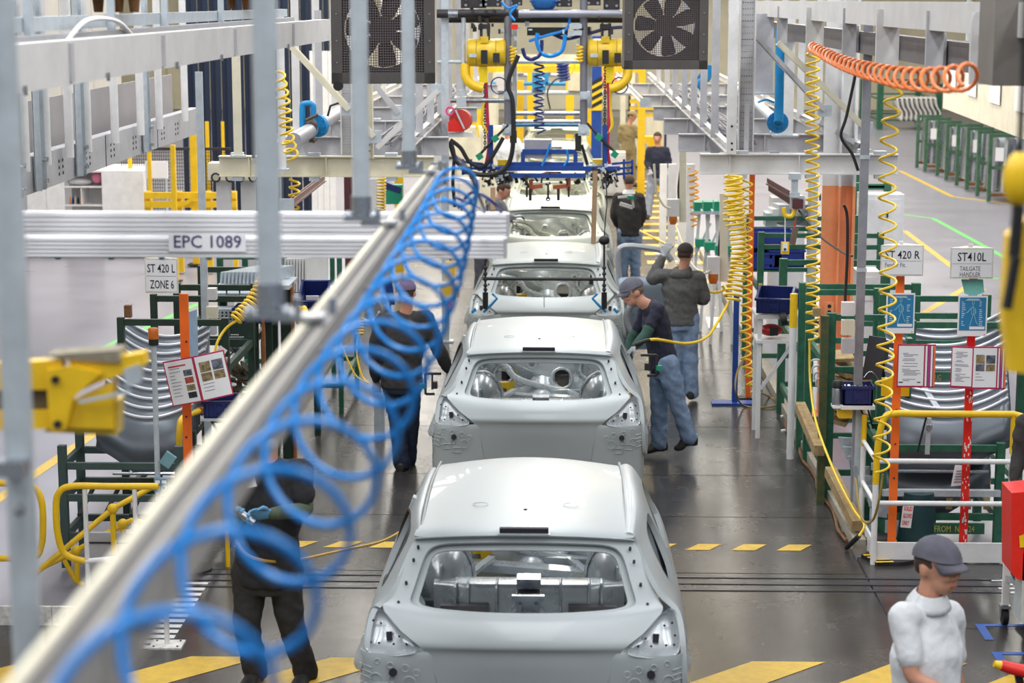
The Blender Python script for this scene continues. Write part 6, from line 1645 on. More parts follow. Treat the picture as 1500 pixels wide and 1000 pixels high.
# cart and red box at the right edge
a = G(1471, 915); t = thing('trolley_cart', 'grey trolley frame with a swivel castor at lower right edge', 'trolley', (a.x, a.y, 0))
MB().cyl((a.x - .02, a.y, .06), (a.x + .02, a.y, .06), .055, 20).build('castor_wheel', black_m, t); f = MB(); f.box((a.x, a.y, .135), (.07, .07, .02)); f.bar((a.x - .03, a.y, .06), (a.x - .03, a.y + .01, .13), .006, .03, (0, 1, 0)); f.bar((a.x + .03, a.y, .06), (a.x + .03, a.y + .01, .13), .006, .03, (0, 1, 0)); f.build('castor_fork', steel_m, t)
MB().bar((a.x, a.y, .15), (a.x, a.y, .80), .045, .045, (0, 1, 0)).build('upright', white_m, t); MB().bar((a.x, a.y, .34), (a.x + .9, a.y - .55, .34), .05, .05).build('frame_bar', galv_m, t)
MB().span((a.x + .03, a.y - .8, .36), (a.x + .9, a.y + .0, .39)).build('deck', iron_m, t)
k = K(12.6); q = P(1500, 790, 12.6); t = thing('red_box', 'bright red box with yellow mark cut by the right edge', 'box', q)
MB().prism([P(1482, 722, 12.6), P(1482, 840, 12.6), P(1490, 848, 12.6), P(1560, 865, 12.6), P(1560, 715, 12.6)], (0, .3, 0)).build('shell', red_m, t); MB().prism([P(1493, 785, 12.59), P(1512, 778, 12.59), P(1512, 800, 12.59), P(1494, 802, 12.59)], (0, .004, 0)).build('yellow_mark', yellow_m, t)
MB().span((q.x, 12.6, .30), (q.x + .2, 12.8, q.z)).build('bracket', galv_m, t)
q = P(1482, 982, 10.6); t = thing('power_drill', 'red and black cordless drill at the lower right corner', 'drill', q)
MB().tube([P(1466, 974, 10.6), P(1480, 978, 10.6), P(1515, 986, 10.55)], [.03, .034, .036], 14).build('motor_body', red_m, t); MB().cyl(P(1456, 972, 10.6), P(1468, 975, 10.6), .02, 12, .028).build('chuck', yellow_m, t); MB().bar(P(1490, 980, 10.6), P(1496, 1010, 10.6), .04, .04).build('grip', black_m, t)
# hanging coils on the right
coil([P(1075, 256, 19.0), P(1079, 320, 19.0), P(1083, 380, 19.0), P(1072, 440, 18.9)], .075, 26, .013, hose_y, 'thick yellow coiled hose hanging left of the thin orange post', 14, [P(1068, 442, 18.9), P(1052, 470, 18.6), P(1035, 494, 18.2), P(1005, 503, 17.8), P(960, 497, 17.5), P(936, 502, 17.4)])
coil([P(1072, 258, 19.6), P(1070, 330, 19.6)], .07, 8, .011, hose_y, 'yellow coil hanging just behind the thick yellow coil')
coil([P(1095, 262, 20.4), P(1094, 400, 20.4), P(1093, 520, 20.4), P(1104, 572, 20.4)], .05, 24, .010, hose_y, 'yellow coiled hose reaching down to the deck beside the orange post', 12, [P(1106, 572, 20.4), G(1125, 580, .02), G(1141, 590, .02), G(1125, 596, .02), G(1090, 594, .02), P(1078, 575, 20.5), P(1080, 545, 20.7), P(1095, 515, 20.8), P(1105, 488, 20.8)], mat('dull_hose', (150, 128, 60), .5))
coil([P(1191, 78, 17.0), P(1190, 200, 17.0), P(1191, 350, 17.0), P(1190, 497, 17.0)], .055, 30, .010, hose_y, 'long yellow coiled hose hanging in front of the orange column', 12, [P(1186, 498, 17), P(1187, 560, 16.9), P(1196, 620, 16.5), P(1222, 690, 15.9), P(1250, 745, 15.5), P(1266, 768, 15.3), P(1258, 785, 15.2)])
MB().tube([P(1258, 785, 15.2), G(1240, 802, .02)], .02, 8).build('hose_grip', black_m, COL.objects['coiled_hose'] if False else [o for o in COL.objects if o.get('label', '').startswith('long yellow coiled hose')][0])
coil([P(1311, 118, 13.7), P(1300, 240, 13.7), P(1301, 400, 13.7), P(1296, 540, 13.7), P(1290, 690, 13.7)], .058, 21, .0085, hose_y, 'loose yellow coiled hose hanging before the fender fit sign', 18, [P(1293, 694, 13.7), P(1288, 730, 13.7), P(1278, 762, 13.8), P(1262, 758, 13.9), P(1253, 700, 14.2)], mat('dull_hose', (150, 128, 60)))
coil([P(1015, 246, 30), P(1018, 330, 30)], .07, 9, .016, mat('amber_hose', (240, 170, 40), .4), 'orange yellow coil beyond the right gantry beam')
# thin orange post farther up
t, q = post('sign_post', 1102, 255, 21.5, .058, orange_m, 'thin orange post rising between the yellow coils on the right')
MB().box((q.x, 21.5, .01), (.2, .16, .02)).build('base_plate', iron_m, t)
t, q = post('stand_post', 1079, 432, 21.2, .06, blue_m, 'short blue post on a flat foot beside the orange post')
MB().box((q.x, 21.2, .012), (.5, .2, .024)).build('foot', blue_m, t)
t, q = post('stand_post', 1114, 415, 21.6, .04, yellow_m, 'yellow padded post beside the thin orange post')
# lubricator boxes on cream posts
for (u, v0, v1, Y_, bu, bv, lab) in ((1000, 215, 325, 27, 986, 304, 'far'), (1060, 290, 412, 22.0, 1045, 388, 'near')):
    a = P(u, v0, Y_); b = P(u, v1, Y_)
    t = thing('drop_post', lab + ' cream drop post carrying a filter box with amber bowl', 'post', b)
    MB().bar(b, a + Vector((0, 0, .05)), .09, .06, (0, 1, 0)).build('post_section', cream_m, t); c = P(bu, bv, Y_ - .05)
    MB().box(c, (18 * K(Y_), .12, 25 * K(Y_))).build('filter_box', pale_m, t); d = c + Vector((0, -.02, -25 * K(Y_) / 2)); MB().tube([d, d + Vector((0, 0, -.06)), d + Vector((0, 0, -.11))], [.055, .055, .04], 14).build('amber_bowl', amber_m, t)
    MB().tube(catmull([P(bu + 8, bv - 12, Y_), P(u - 6, bv - 35, Y_), P(u, v0 + 8, Y_)], 6), .014, 6).build('cable', iron_m, t)
cable([P(958, 240, 26), P(962, 280, 26), P(972, 300, 26), P(982, 305, 26)], .016, cream_m, 'cream hose hanging from the pale bracket beside the far filter box', 'hose')
cable([P(990, 330, 26), P(1010, 380, 24), P(1030, 400, 22), P(1045, 392, 22)], .010, cream_m, 'thin cream line passing the hooded worker', 'hose')
cable([P(1058, 418, 22), P(1060, 425, 22), P(1045, 428, 22), P(1032, 423, 22)], .016, hose_y, 'yellow hose stub below the near filter box', 'hose')
cable([P(938, 338, 28), P(965, 352, 27), P(985, 362, 26)], .016, hose_y, 'yellow hose trailing behind the dark sweater worker', 'hose')
t = thing('pendant_control', 'yellow pendant control hanging on a wire left of the orange column', 'pendant', P(1150, 363, 19)); MB().box(P(1150, 363, 19), (.075, .05, .115)).build('case', yellow_m, t); MB().box(P(1150, 362, 18.97), (.05, .01, .08)).build('face', paper_m, t); MB().cyl(P(1150, 365, 18.96), P(1150, 365, 18.95), .013, 10).build('button', iron_m, t); MB().tube([P(1150, 354, 19), P(1150, 310, 19)], .006, 6).build('wire', white_m, t)
t = thing('trolley_hoist', 'small trolley with yellow hook plates hanging under the right gantry beam', 'hoist', P(1162, 290, 19))
b = MB(); b.box(P(1164, 258, 19), (.11, .1, .06)); b.box(P(1164, 272, 19), (.06, .06, .14)); b.box(P(1164, 285, 19), (.09, .08, .05)); b.build('trolley_body', galv_m, t); MB().box(P(1168, 298, 19), (.10, .1, .09)).build('end_stop', maroon_m, t)
MB().tube(catmull([P(1148, 304, 19), P(1150, 315, 19), P(1160, 316, 19), P(1165, 305, 19)], 5), .022, 8).build('yellow_hook', hose_y, t); MB().box(P(1163, 346, 19), (.055, .03, .16), (0, R(10), 0)).build('brown_tag', mat('brown_tag', (120, 100, 86), .7), t); MB().tube([P(1166, 318, 19), P(1163, 336, 19)], .006, 6).build('tag_wire', red_m, t)
cable([P(1170, 308, 19), P(1200, 345, 18.5), P(1232, 368, 17.5), P(1248, 375, 16)], .009, iron_m, 'thin steel wire running to the tall grey pole')
# bins and totes in the middle distance
tote(P(1136, 450, 19.6), .34, .36, .16, 'tilted navy tote on the bench left of the orange column', R(-12), R(12))
tote(P(1178, 447, 20.0), .2, .3, .14, 'small navy tote right of the tilted bench tote')
for i, (u, v, w) in enumerate(((1122, 392, .42), (1150, 388, .40), (1128, 362, .5))): tote(P(u, v, 23.2), w, .4, .2, ('left lower', 'right lower', 'upper')[i] + ' blue bin stacked behind the pendant control', 0, 0, 'blue bins behind the pendant', mat('bin_blue', (36, 62, 150), .4, 0, .06, 8))
c = P(1140, 470, 19.5); t = thing('tool_bench', 'white framed tool bench under the tilted navy tote', 'bench', (c.x, 19.7, 0))
zb = P(1136, 455, 19.6).z
MB().box((c.x, 19.7, zb - .04), (.45, .5, .04)).build('top', pale_m, t)
for dx in (-.18, .2):
    for dy in (-.2, .2): MB().bar((c.x + dx, 19.7 + dy, 0), (c.x + dx, 19.7 + dy, zb - .06), .04, .04, (0, 1, 0)).build('leg', white_m, t)
MB().box((c.x, 19.65, P(0, 492, 19.6).z), (.42, .4, .03)).build('shelf', white_m, t); MB().bar((c.x - .16, 19.5, .5), (c.x + .18, 19.5, 1.0), .03, .03).build('brace', white_m, t)
zs = P(0, 491, 19.6).z + .03; t = thing('red_toolbox', 'red tool on the lower bench shelf', 'tool', (c.x - .05, 19.6, zs)); MB().ell((c.x - .06, 19.6, zs + .06), .12, .1, .06).build('shell', mat('deep_red', (166, 28, 34), .4), t); MB().box((c.x - .04, 19.52, zs + .06), (.08, .05, .08)).build('black_grip', black_m, t)
t = thing('cable_drum', 'black cable drum on the bench edge', 'drum', P(1146, 468, 19.4)); MB().cyl(P(1143, 468, 19.4), P(1152, 466, 19.4), .07, 18).build('drum', black_m, t)
# white posts with yellow tops along the right curb
for i, (u, v0, v1, Y_) in enumerate(((1163, 430, 600, 18.6), (1168, 432, 560, 20))):
    a = P(u, v0, Y_); t = thing('bollard_post', ('near', 'far')[i] + ' white tube post with yellow top on the right curb', 'post', (a.x, Y_, 0)); zmid = a.z - .32
    rail([(a.x, Y_, 0), (a.x, Y_, zmid)], .035, white_m, 'white_tube', t); rail([(a.x, Y_, zmid), (a.x, Y_, a.z)], .036, yellow_m, 'yellow_sleeve', t)
# machines and shelves behind: pale housings
for i, (u0, v0, u1, v1, Y_, m_, lab) in enumerate(((1258, 285, 1325, 420, 25.5, white_m, 'tall white cabinet right of the tall grey pole'), (1130, 290, 1180, 340, 26, pale_m, 'pale machine housing behind the trolley hoist'), (1186, 258, 1199, 420, 24, galv_m, 'grey upright panel left of the orange column'), (1255, 398, 1290, 440, 21.5, white_m, 'white electrical box behind the tall grey pole'))):
    a = P(u0, v1, Y_); b = P(u1, v0, Y_); z0 = 0 if v1 > 330 else .4
    t = thing('machine_cabinet', lab, 'cabinet', (a.x, Y_, 0)); MB().span((a.x, Y_, 0), (b.x, Y_ + .4, b.z)).build('housing', m_, t); MB().span((a.x + .04, Y_ - .01, max(.1, a.z)), (b.x - .04, Y_, b.z - .06)).build('door', m_, t); MB().box(((a.x + b.x) / 2 + .06, Y_ - .02, b.z - .25), (.02, .02, .08)).build('handle', iron_m, t)
for i in range(7):
    a = P(1128 + i * 8, 320 - (i % 3) * 6, 24.5); o = MB().box((a.x, 24.5, a.z), (.14, .3, .16), (0, 0, .1 * i)).build('metal_carton', (galv_m, pale_m, grey_m)[i % 3]); tag(o, 'pale metal carton on the shelving behind the trolley hoist', 'carton', 'metal cartons behind the trolley hoist'); o['kind'] = 'thing'
# far right: racks of panels
t, x0, x1, zt = rack('stillage_rack', 'tall green stillage of curved white panels in right background', 1290, 1376, 68, 4.0, 124, green_m, (None, 1.0, .3), post=.20)
for i in range(9):
    u = 1320 + i * 7; pts = [P(u - 4, 143, 67.8), P(u - 2, 156, 67.8), P(u + 3, 165, 67.8), P(u + 2, 177, 67.8)]
    o = MB().grid([[p, p + Vector((.05, 1.4, 0))] for p in catmull(pts, 3)]); me = bake(o.mesh('curved_panel', pale_m), ('SOLIDIFY', dict(thickness=.05))); o = linkmesh('curved_panel', me); tag(o, ORD[i] + ' pale curved panel from the left in the tall far stillage', 'panel', 'curved panels in the far stillage'); o['kind'] = 'thing'
gm = mat('stillage_green', (70, 108, 84), .5, 0, .2, 8)
def crate(u0, v0, u1, v1, Y_, lab):
    x0 = P(u0, v1, Y_).x; x1 = P(u1, v1, Y_).x; zt = P(u0, v0, Y_).z
    t = thing('parts_stillage', lab, 'stillage', ((x0 + x1) / 2, Y_, 0), 'green stillages of grey parts')
    for x in (x0, x1):
        for y in (Y_, Y_ + 1.2): MB().span((x - .04, y - .04, 0), (x + .04, y + .04, zt)).build('post', gm, t)
    for z in (.14, zt * .5, zt - .04):
        for y in (Y_, Y_ + 1.2): MB().span((x0, y - .03, z - .035), (x1, y + .03, z + .035)).build('rail', gm if z > .2 else rust_m, t)
    n = 6
    for i in range(n):
        x = lerp(x0 + .06, x1 - .06, (i + .5) / n)
        MB().prism([(x - .05, Y_ + .08, .2), (x + .02, Y_ + .08, .2), (x + .06, Y_ + .08, zt * .9), (x - .0, Y_ + .08, zt * .95)], (0, 1.0, 0)).build('stamped_part', galv_m if i % 2 else steel_m, t)
    MB().span((x0 + .1, Y_ - .05, zt * .6), (x0 + .28, Y_ - .045, zt * .8)).build('paper_tag', paper_m, t)
g0 = [(1355, 172, 1388, 249, 51.0), (1386, 181, 1418, 258, 48.6), (1416, 186, 1450, 272, 46.0), (1448, 196, 1530, 290, 43.4)]
for i, g in enumerate(g0): crate(*g, ('farthest', 'second farthest', 'second nearest', 'nearest')[i] + ' green stillage of grey parts in the right background')
# overhead sign fascia right
t = thing('overhead_fascia', 'long cream overhead fascia with pinned papers at right', 'fascia', P(1440, 160, 28))
a = P(1381, 158, 33); b = P(1520, 212, 26)
MB().prism([a, Vector((b.x, b.y, b.z)), Vector((b.x, b.y, b.z + .9)), a + Vector((0, 0, .9))], (.12, .03, 0)).build('fascia_panel', mat('fascia_cream', (226, 222, 206), .6, 0, .06, 5), t)
for i, f in enumerate((.06, .3, .55, .8)):
    c = lerp(a, b, f); d = (b - a).normalized()
    MB().prism([c + Vector((-.02, -.02, .35)), c + d * .75 + Vector((-.02, -.02, .35)), c + d * .75 + Vector((-.02, -.02, .75)), c + Vector((-.02, -.02, .75))], (-.01, 0, 0)).build('paper_sheet', paper_m, t)
for f in (.2, .8): c = lerp(a, b, f); MB().bar(c + Vector((.1, 0, .9)), c + Vector((.1, 0, 6.0)), .05, .05, (0, 1, 0)).build('hanger', galv_m, t)
# ---------------------------------------------------------------- people
def loft(mb, pts, rad, side):
    pts = [Vector(p) for p in pts]; side = Vector(side); n = 16; base = len(mb.v); k = len(pts)
    for i in range(k):
        T = (pts[min(k - 1, i + 1)] - pts[max(0, i - 1)]).normalized()
        u = (side - T * side.dot(T)).normalized(); w = T.cross(u)
        for j in range(n):
            a = 2 * math.pi * j / n
            mb.v.append(pts[i] + u * math.cos(a) * rad[i][0] + w * math.sin(a) * rad[i][1])
    for i in range(k - 1):
        for j in range(n): mb.f.append((base + i * n + j, base + i * n + (j + 1) % n, base + (i + 1) * n + (j + 1) % n, base + (i + 1) * n + j))
    mb.f.append(tuple(base + j for j in reversed(range(n)))); mb.f.append(tuple(base + (k - 1) * n + j for j in range(n)))
    return mb
def limb(mb, pts, rs):
    q = catmull(pts, 5); n = len(q); rr = []
    for i in range(n):
        t = i / (n - 1) * (len(rs) - 1); j = min(int(t), len(rs) - 2); rr.append(lerp(rs[j], rs[j + 1], t - j))
    mb.tube(q, rr, 14); mb.ball(q[0], rs[0], 12); mb.ball(q[-1], rs[-1], 12); return mb
def fuse(mb, name, m, parent, vox=.012, smooth=3, fold=0.0):
    me = mb.mesh(name, m, parent.location, ang=3.2)
    out = bake(me, ('REMESH', dict(mode='VOXEL', voxel_size=vox)), ('SMOOTH', dict(factor=.5, iterations=smooth)))
    if fold:
        o3 = Vector((parent.location.x * 7, parent.location.y * 3, 0))
        for v, nn in zip(out.vertices, [n_.vector.copy() for n_ in out.vertex_normals]):
            q = v.co + o3; v.co += nn * fold * (noise.noise(Vector((q.x * 9, q.y * 9, q.z * 15 + q.x * 9))) + .5 * noise.noise(q * 26))
    out.name = name; out.materials.clear(); out.materials.append(m); out.shade_smooth()
    return linkmesh(name, out, parent)
def hand(mb, wrist, d, side, nrm, curl=.5, s=1.0):
    """palm, four unequal fingers and a thumb leaving the side of the palm"""
    d = Vector(d).normalized(); side = (Vector(side) - d * d.dot(Vector(side))).normalized(); nrm = d.cross(side).normalized() * (1 if d.cross(side).dot(Vector(nrm)) > 0 else -1)
    w = Vector(wrist)
    loft(mb, [w - d * .02 * s, w + d * .02 * s, w + d * .06 * s, w + d * .095 * s], [(.027 * s, .02 * s), (.034 * s, .017 * s), (.042 * s, .016 * s), (.040 * s, .012 * s)], side)
    for i, L_ in enumerate((.068, .078, .072, .056)):
        b = w + d * .085 * s + side * (i - 1.5) * .0215 * s; pts = [b]; a = 0; q = b
        for seg in (.45, .32, .23):
            a += curl * (.9 if seg == .45 else 1.1)
            q = q + (d * math.cos(a) + nrm * math.sin(a)) * L_ * s * seg * 1.15; pts.append(q)
        mb.tube(catmull(pts, 3), .0086 * s, 8); mb.ball(pts[-1], .0086 * s, 8)
    b = w + d * .022 * s - side * .03 * s
    pts = [b, b - side * .022 * s + d * .028 * s + nrm * .012 * s, b - side * .022 * s + d * .058 * s + nrm * .03 * s]
    mb.tube(catmull(pts, 3), [.013 * s] * 4 + [.0095 * s] * 3, 8); mb.ball(pts[-1], .0095 * s, 8)
def person(lab, Y0_, J, look, top, trous, cap=None, hair=hair_m, glove=None, sleeve=None, short=False, hood=False, boots=boot_m, vox=.011, fat=1.0, loose=1.0, cap_badge=False, eyes=False, collar=None, hs=1.0, hd=None):
    W = {k_: P(v[0], v[1], Y0_ + (v[2] if len(v) > 2 else 0)) for k_, v in J.items()}
    feet = (W['anL'] + W['anR']) / 2
    root = thing('person', lab, 'person', (feet.x, feet.y, 0))
    side = (W['shR'] - W['shL']).normalized(); hipside = (W['hipR'] - W['hipL']).normalized()
    pel = (W['hipL'] + W['hipR']) / 2; shm = (W['shL'] + W['shR']) / 2; sw = (W['shR'] - W['shL']).length / 2
    chest = pel.lerp(shm, .72); waist = pel.lerp(shm, .34); nb = shm + (W['neck'] - shm) * .6
    # torso thickness direction follows the shoulders
    sx = max(.10, min(.17, sw * .92))
    def torso(mb, g, low=-.04):
        dn = (pel - shm).normalized()
        loft(mb, [pel - dn * low * -1 * -1 + dn * .02, pel, waist, chest, shm - (shm - chest) * .15, nb], [(.155 * fat + g, .115 * fat + g), (.165 * fat + g, .125 * fat + g), (.150 * fat + g, .118 * fat + g), (sx * fat + .015 + g, .125 * fat + g), (sx * .92 + g, .095 * fat + g), (.062 + g, .062 + g)], side.lerp(hipside, .3))
        for s_ in ('L', 'R'): mb.ball(W['sh' + s_] + (shm - W['sh' + s_]) * .12, .062 * fat + g, 12)
        mb.tube([W['shL'] + (shm - W['shL']) * .1, shm + Vector((0, 0, .015)), W['shR'] + (shm - W['shR']) * .1], [.058 + g, .068 + g, .058 + g], 12)
    b = MB(); torso(b, -.012)
    for s_ in ('L', 'R'):
        limb(b, [W['sh' + s_], W['sh' + s_].lerp(W['el' + s_], .5), W['el' + s_], W['el' + s_].lerp(W['wr' + s_], .45), W['wr' + s_]], [.050, .046, .038, .038, .027])
        limb(b, [W['hip' + s_], W['hip' + s_].lerp(W['kn' + s_], .5), W['kn' + s_], W['kn' + s_].lerp(W['an' + s_], .4), W['an' + s_]], [.085, .075, .055, .052, .038])
        b.ell(W['an' + s_] + Vector((0, 0, -.03)), .035, .06, .035)
    f = Vector(look).normalized(); up = Vector((0, 0, 1)); up = (up - f * f.dot(up)).normalized()
    r_ = f.cross(up).normalized(); c = W['head']; RM = Matrix((r_, f, up)).transposed()
    H = lambda x, y, z: c + (r_ * x + f * y + up * z) * hs
    def he(mb, x, y, z, a, b_, c_): mb.ell(H(x, y, z), a * hs, b_ * hs, c_ * hs, RM, 18)
    he(b, 0, -.008, .015, .077, .098, .105); he(b, 0, .028, -.055, .058, .066, .062); he(b, 0, .045, -.088, .034, .036, .026)
    b.tube([H(0, .085, .02), H(0, .108, -.018), H(0, .092, -.03)], [.009, .014, .010], 8)
    for s_ in (-1, 1):
        he(b, s_ * .079, -.012, -.01, .010, .022, .032); he(b, s_ * .034, .072, -.022, .022, .022, .02); he(b, s_ * .03, .084, .026, .024, .012, .008); he(b, s_ * .016, .094, -.026, .008, .008, .007)
    he(b, 0, .088, -.055, .024, .008, .005); he(b, 0, .085, -.066, .021, .008, .006)
    b.tube([nb - (W['neck'] - nb).normalized() * .05, W['neck'], H(0, -.012, -.04)], [.066, .056, .056], 14)
    if not glove:
        for s_ in ('L', 'R'):
            d = (hd or {}).get(s_, W['wr' + s_] - W['el' + s_]); hand(b, W['wr' + s_], d, f.cross(d), f, .45)
    body = fuse(b, 'body', skin_m, root, min(vox, .0085) if eyes or not glove else vox, 2)
    if eyes:
        for s_ in (-1, 1):
            e = MB().ball(H(s_ * .031, .083, .008), .0115 * hs, 12).build('eye', mat('eye_white', (232, 228, 222), .3), root)
            MB().ball(H(s_ * .031, .0905, .008), .006 * hs, 10).build('iris', mat('iris_dark', (50, 44, 40), .3), e)
            eb = MB().tube([H(s_ * .048, .082, .030), H(s_ * .03, .094, .034), H(s_ * .014, .096, .030)], .0045 * hs, 6).build('eyebrow', hair, root)
        MB().tube([H(-.022, .092, -.060), H(0, .097, -.061), H(.022, .092, -.060)], .0035 * hs, 6).build('lips', mat('lip_tone', (168, 96, 84), .5), root)
    # hair shell on the sides and back of the head
    h = MB(); k0 = len(h.v); h.ell((0, 0, 0), .0835, .103, .108, None, 24)
    for i in range(k0, len(h.v)):
        v = h.v[i]
        if (v.y > .035 and v.z < .05) or v.z < -.062: v = v * .80
        if abs(v.x) > .055 and -.03 < v.y < .035 and v.z < -.0: v = v * .86
        if cap and v.z > .02: v = Vector((v.x * .9, v.y * .9, .02 + (v.z - .02) * .5))
        h.v[i] = H(v.x, v.y - .008, v.z + .016)
    h.build('hair', hair, root, ang=3.2)
    if cap:
        cp = MB(); k0 = len(cp.v); cp.ell((0, 0, 0), .091, .114, .104, None, 28)
        for i in range(k0, len(cp.v)):
            v = cp.v[i]
            if v.z < .022: v = Vector((v.x * .985, v.y * .985, .022 - (.02 if v.y < 0 else 0) * min(1, -v.y * 10) if v.y < 0 else .022))
            cp.v[i] = H(v.x, v.y - .010, v.z + .022)
        cap_o = cp.build('cap', cap, root, ang=1.2)
        br = MB(); rows = []
        for j in range(5):
            t_ = j / 4; rows.append([H(.085 * math.sin(a) * (1 - .12 * t_), .088 * math.cos(a) * .9 + .062 * t_ * (math.cos(a) ** .5 if math.cos(a) > 0 else 0) + .005, .045 - .018 * t_ - .035 * (a / 1.2) ** 2 * (.4 + .6 * t_)) for a in [-1.2 + 2.4 * q / 10 for q in range(11)]])
        me = bake(br.grid(rows).mesh('brim', cap, root.location), ('SOLIDIFY', dict(thickness=.006))); me.shade_smooth(); linkmesh('brim', me, cap_o)
        MB().ball(H(0, -.01, .120), .008, 8).build('cap_button', cap, cap_o)
    # clothing
    s1 = MB(); torso(s1, .008 * loose, -.02)
    dn = (pel - shm).normalized()
    loft(s1, [pel + dn * .07, pel + dn * .02, pel], [(.172 * fat, .135 * fat), (.175 * fat, .138 * fat), (.17 * fat, .13 * fat)], hipside)
    for s_ in ('L', 'R'):
        a, e, w = W['sh' + s_], W['el' + s_], W['wr' + s_]
        if short: limb(s1, [a, a.lerp(e, .35), a.lerp(e, .66)], [.064 * loose, .058 * loose, .058 * loose])
        else: limb(s1, [a, a.lerp(e, .5), e, e.lerp(w, .5), e.lerp(w, .93)], [.064 * loose, .060 * loose, .053 * loose, .049 * loose, .037 * loose])
    fuse(s1, 'shirt', top, root, max(.011, vox), 4, .006 if vox < .010 else .011)
    if hood:
        hb = MB(); hb.tube([shm + (W['neck'] - shm) * .3 + Vector((side.x * .075 * math.cos(a) , side.y * .075 * math.cos(a), 0)) - (f * .075 * math.sin(a)) + Vector((0, 0, .04 - .02 * math.sin(a))) for a in [2 * math.pi * q / 14 for q in range(14)]], .034, 10, closed=True)
        hb.ell(shm + (W['neck'] - shm) * .2 - f * .07 + Vector((0, 0, -.0)), .125, .06, .06)
        fuse(hb, 'hood', top, root, .012, 3)
    if collar:
        cb = MB(); ax = (W['neck'] - nb).normalized(); u1 = (side - ax * side.dot(ax)).normalized(); u2 = ax.cross(u1); rows = []
        for h_, r0 in ((.035, .060), (.050, .066), (.040, .074), (.0, .098), (-.022, .108)):
            rows.append([nb + ax * (h_ + .012) + (u1 * math.cos(a) + u2 * math.sin(a)) * r0 for a in [2 * math.pi * q / 20 for q in range(21)]])
        me = bake(cb.grid(rows).mesh('collar', collar, root.location), ('SOLIDIFY', dict(thickness=.006))); me.shade_smooth(); linkmesh('collar', me, root)
    if sleeve:
        for s_ in ('L', 'R'): limb(s2 := MB(), [W['el' + s_].lerp(W['sh' + s_], .25), W['el' + s_], W['el' + s_].lerp(W['wr' + s_], .5), W['wr' + s_]], [.056, .052, .047, .038]); s2.build('sleeve_guard', sleeve, root, ang=3.2)
    tr = MB()
    loft(tr, [pel + dn * -.05, pel + dn * .03, pel + dn * .12], [(.158 * fat, .122 * fat), (.168 * fat, .130 * fat), (.150 * fat, .12 * fat)], hipside)
    for s_ in ('L', 'R'):
        h_, kn, an = W['hip' + s_], W['kn' + s_], W['an' + s_]
        limb(tr, [h_, h_.lerp(kn, .5), kn, kn.lerp(an, .5), kn.lerp(an, 1.02)], [.108 * fat, .102, .086, .080, .080])
    fuse(tr, 'trousers', trous, root, max(.011, vox), 4, .010)
    for s_ in ('L', 'R'):
        an = W['an' + s_]; toe = W.get('toe' + s_, an + Vector((f.x, f.y, 0)).normalized() * .18 + Vector((0, 0, -.055)))
        d = (toe - an); d.z = 0; d.normalize(); sd = Vector((d.y, -d.x, 0)); z0 = an.z - .075; zt = toe.z - .02
        sh = MB(); loft(sh, [an - d * .085 + Vector((0, 0, -.03)), an - d * .05 + Vector((0, 0, -.032)), an + d * .04 + Vector((0, 0, -.035)), an.lerp(toe, .7) + Vector((0, 0, -.02)), toe, toe + d * .03], [(.034, .045), (.048, .055), (.052, .055), (.058, .040), (.050, .032), (.026, .018)], sd)
        limb(sh, [an + Vector((0, 0, .05)), an, an + Vector((0, 0, -.03))], [.05, .048, .045])
        o = fuse(sh, 'shoe', boots, root, .010, 2)
    if glove:
        for s_ in ('L', 'R'):
            g = MB(); d = (hd or {}).get(s_, W['wr' + s_] - W['el' + s_]); hand(g, W['wr' + s_] + Vector(d).normalized() * .015, d, f.cross(Vector(d)) if f.cross(Vector(d)).length > .1 else side, f if abs(f.dot(Vector(d).normalized())) < .9 else Vector((0, 0, -1)), .5, 1.12)
            limb(g, [W['wr' + s_] + (W['el' + s_] - W['wr' + s_]).normalized() * .05, W['wr' + s_]], [.040, .034])
            fuse(g, 'glove', glove, root, .0055, 1)
    return root, W

# worker walking away beside the second body
pA, WA = person('person in charcoal sweater and dark jeans walking away left of second car', 18.1,
    dict(head=(596, 428), neck=(596, 450), shL=(561, 470), shR=(623, 466, .03), elL=(549, 516), elR=(641, 508, .05), wrL=(551, 556, .12), wrR=(657, 542, .15), hipL=(577, 556), hipR=(600, 556), knL=(583, 618, .03), knR=(601, 618, .10), anL=(588, 678, -.05), anR=(598, 672, .16)),
    (.05, 1, -.1), charcoal_m, djeans_m, cap=mat('violet_cap', (110, 96, 128), .9, 0, .1, 12), glove=gloveg_m, vox=.013, loose=1.3, fat=1.15)
# bending worker in jeans at the right of the second body
pD, WD = person('person in navy polo, grey cap and jeans bending over the second car', 18.45,
    dict(head=(926, 427), neck=(940, 442), shL=(964, 453, -.14), shR=(948, 450, .2), elL=(946, 490, -.22), elR=(925, 500, .2), wrL=(931, 506, -.28), wrR=(920, 528, .10), hipL=(978, 533, -.08), hipR=(968, 533, .12), knL=(992, 588, -.06), knR=(966, 590, .14), anL=(1009, 640, -.02), anR=(965, 648, .18), toeL=(992, 656, -.02), toeR=(944, 659, .16)),
    (-.86, -.30, -.42), navycloth_m, jeans_m, cap=capgrey_m, hair=ghair_m, glove=gloveg_m, sleeve=sleeve_m, short=True, vox=.011, eyes=True, hs=1.08)
# hooded worker holding the door frame
pE, WE = person('person in grey hooded top and black cap holding a door frame', 21.3,
    dict(head=(1004, 372), neck=(1002, 392), shL=(972, 404), shR=(1024, 406), elL=(955, 408, .08), elR=(1031, 438, .05), wrL=(971, 376, .14), wrR=(1016, 440, .22), hipL=(985, 466), hipR=(1009, 466), knL=(987, 518), knR=(1011, 518), anL=(988, 573), anR=(1013, 573)),
    (.25, 1, -.12), hoodie_m, jeans_m, cap=capblack_m, glove=gloveg_m, hood=True, vox=.013, loose=1.22, fat=1.12)
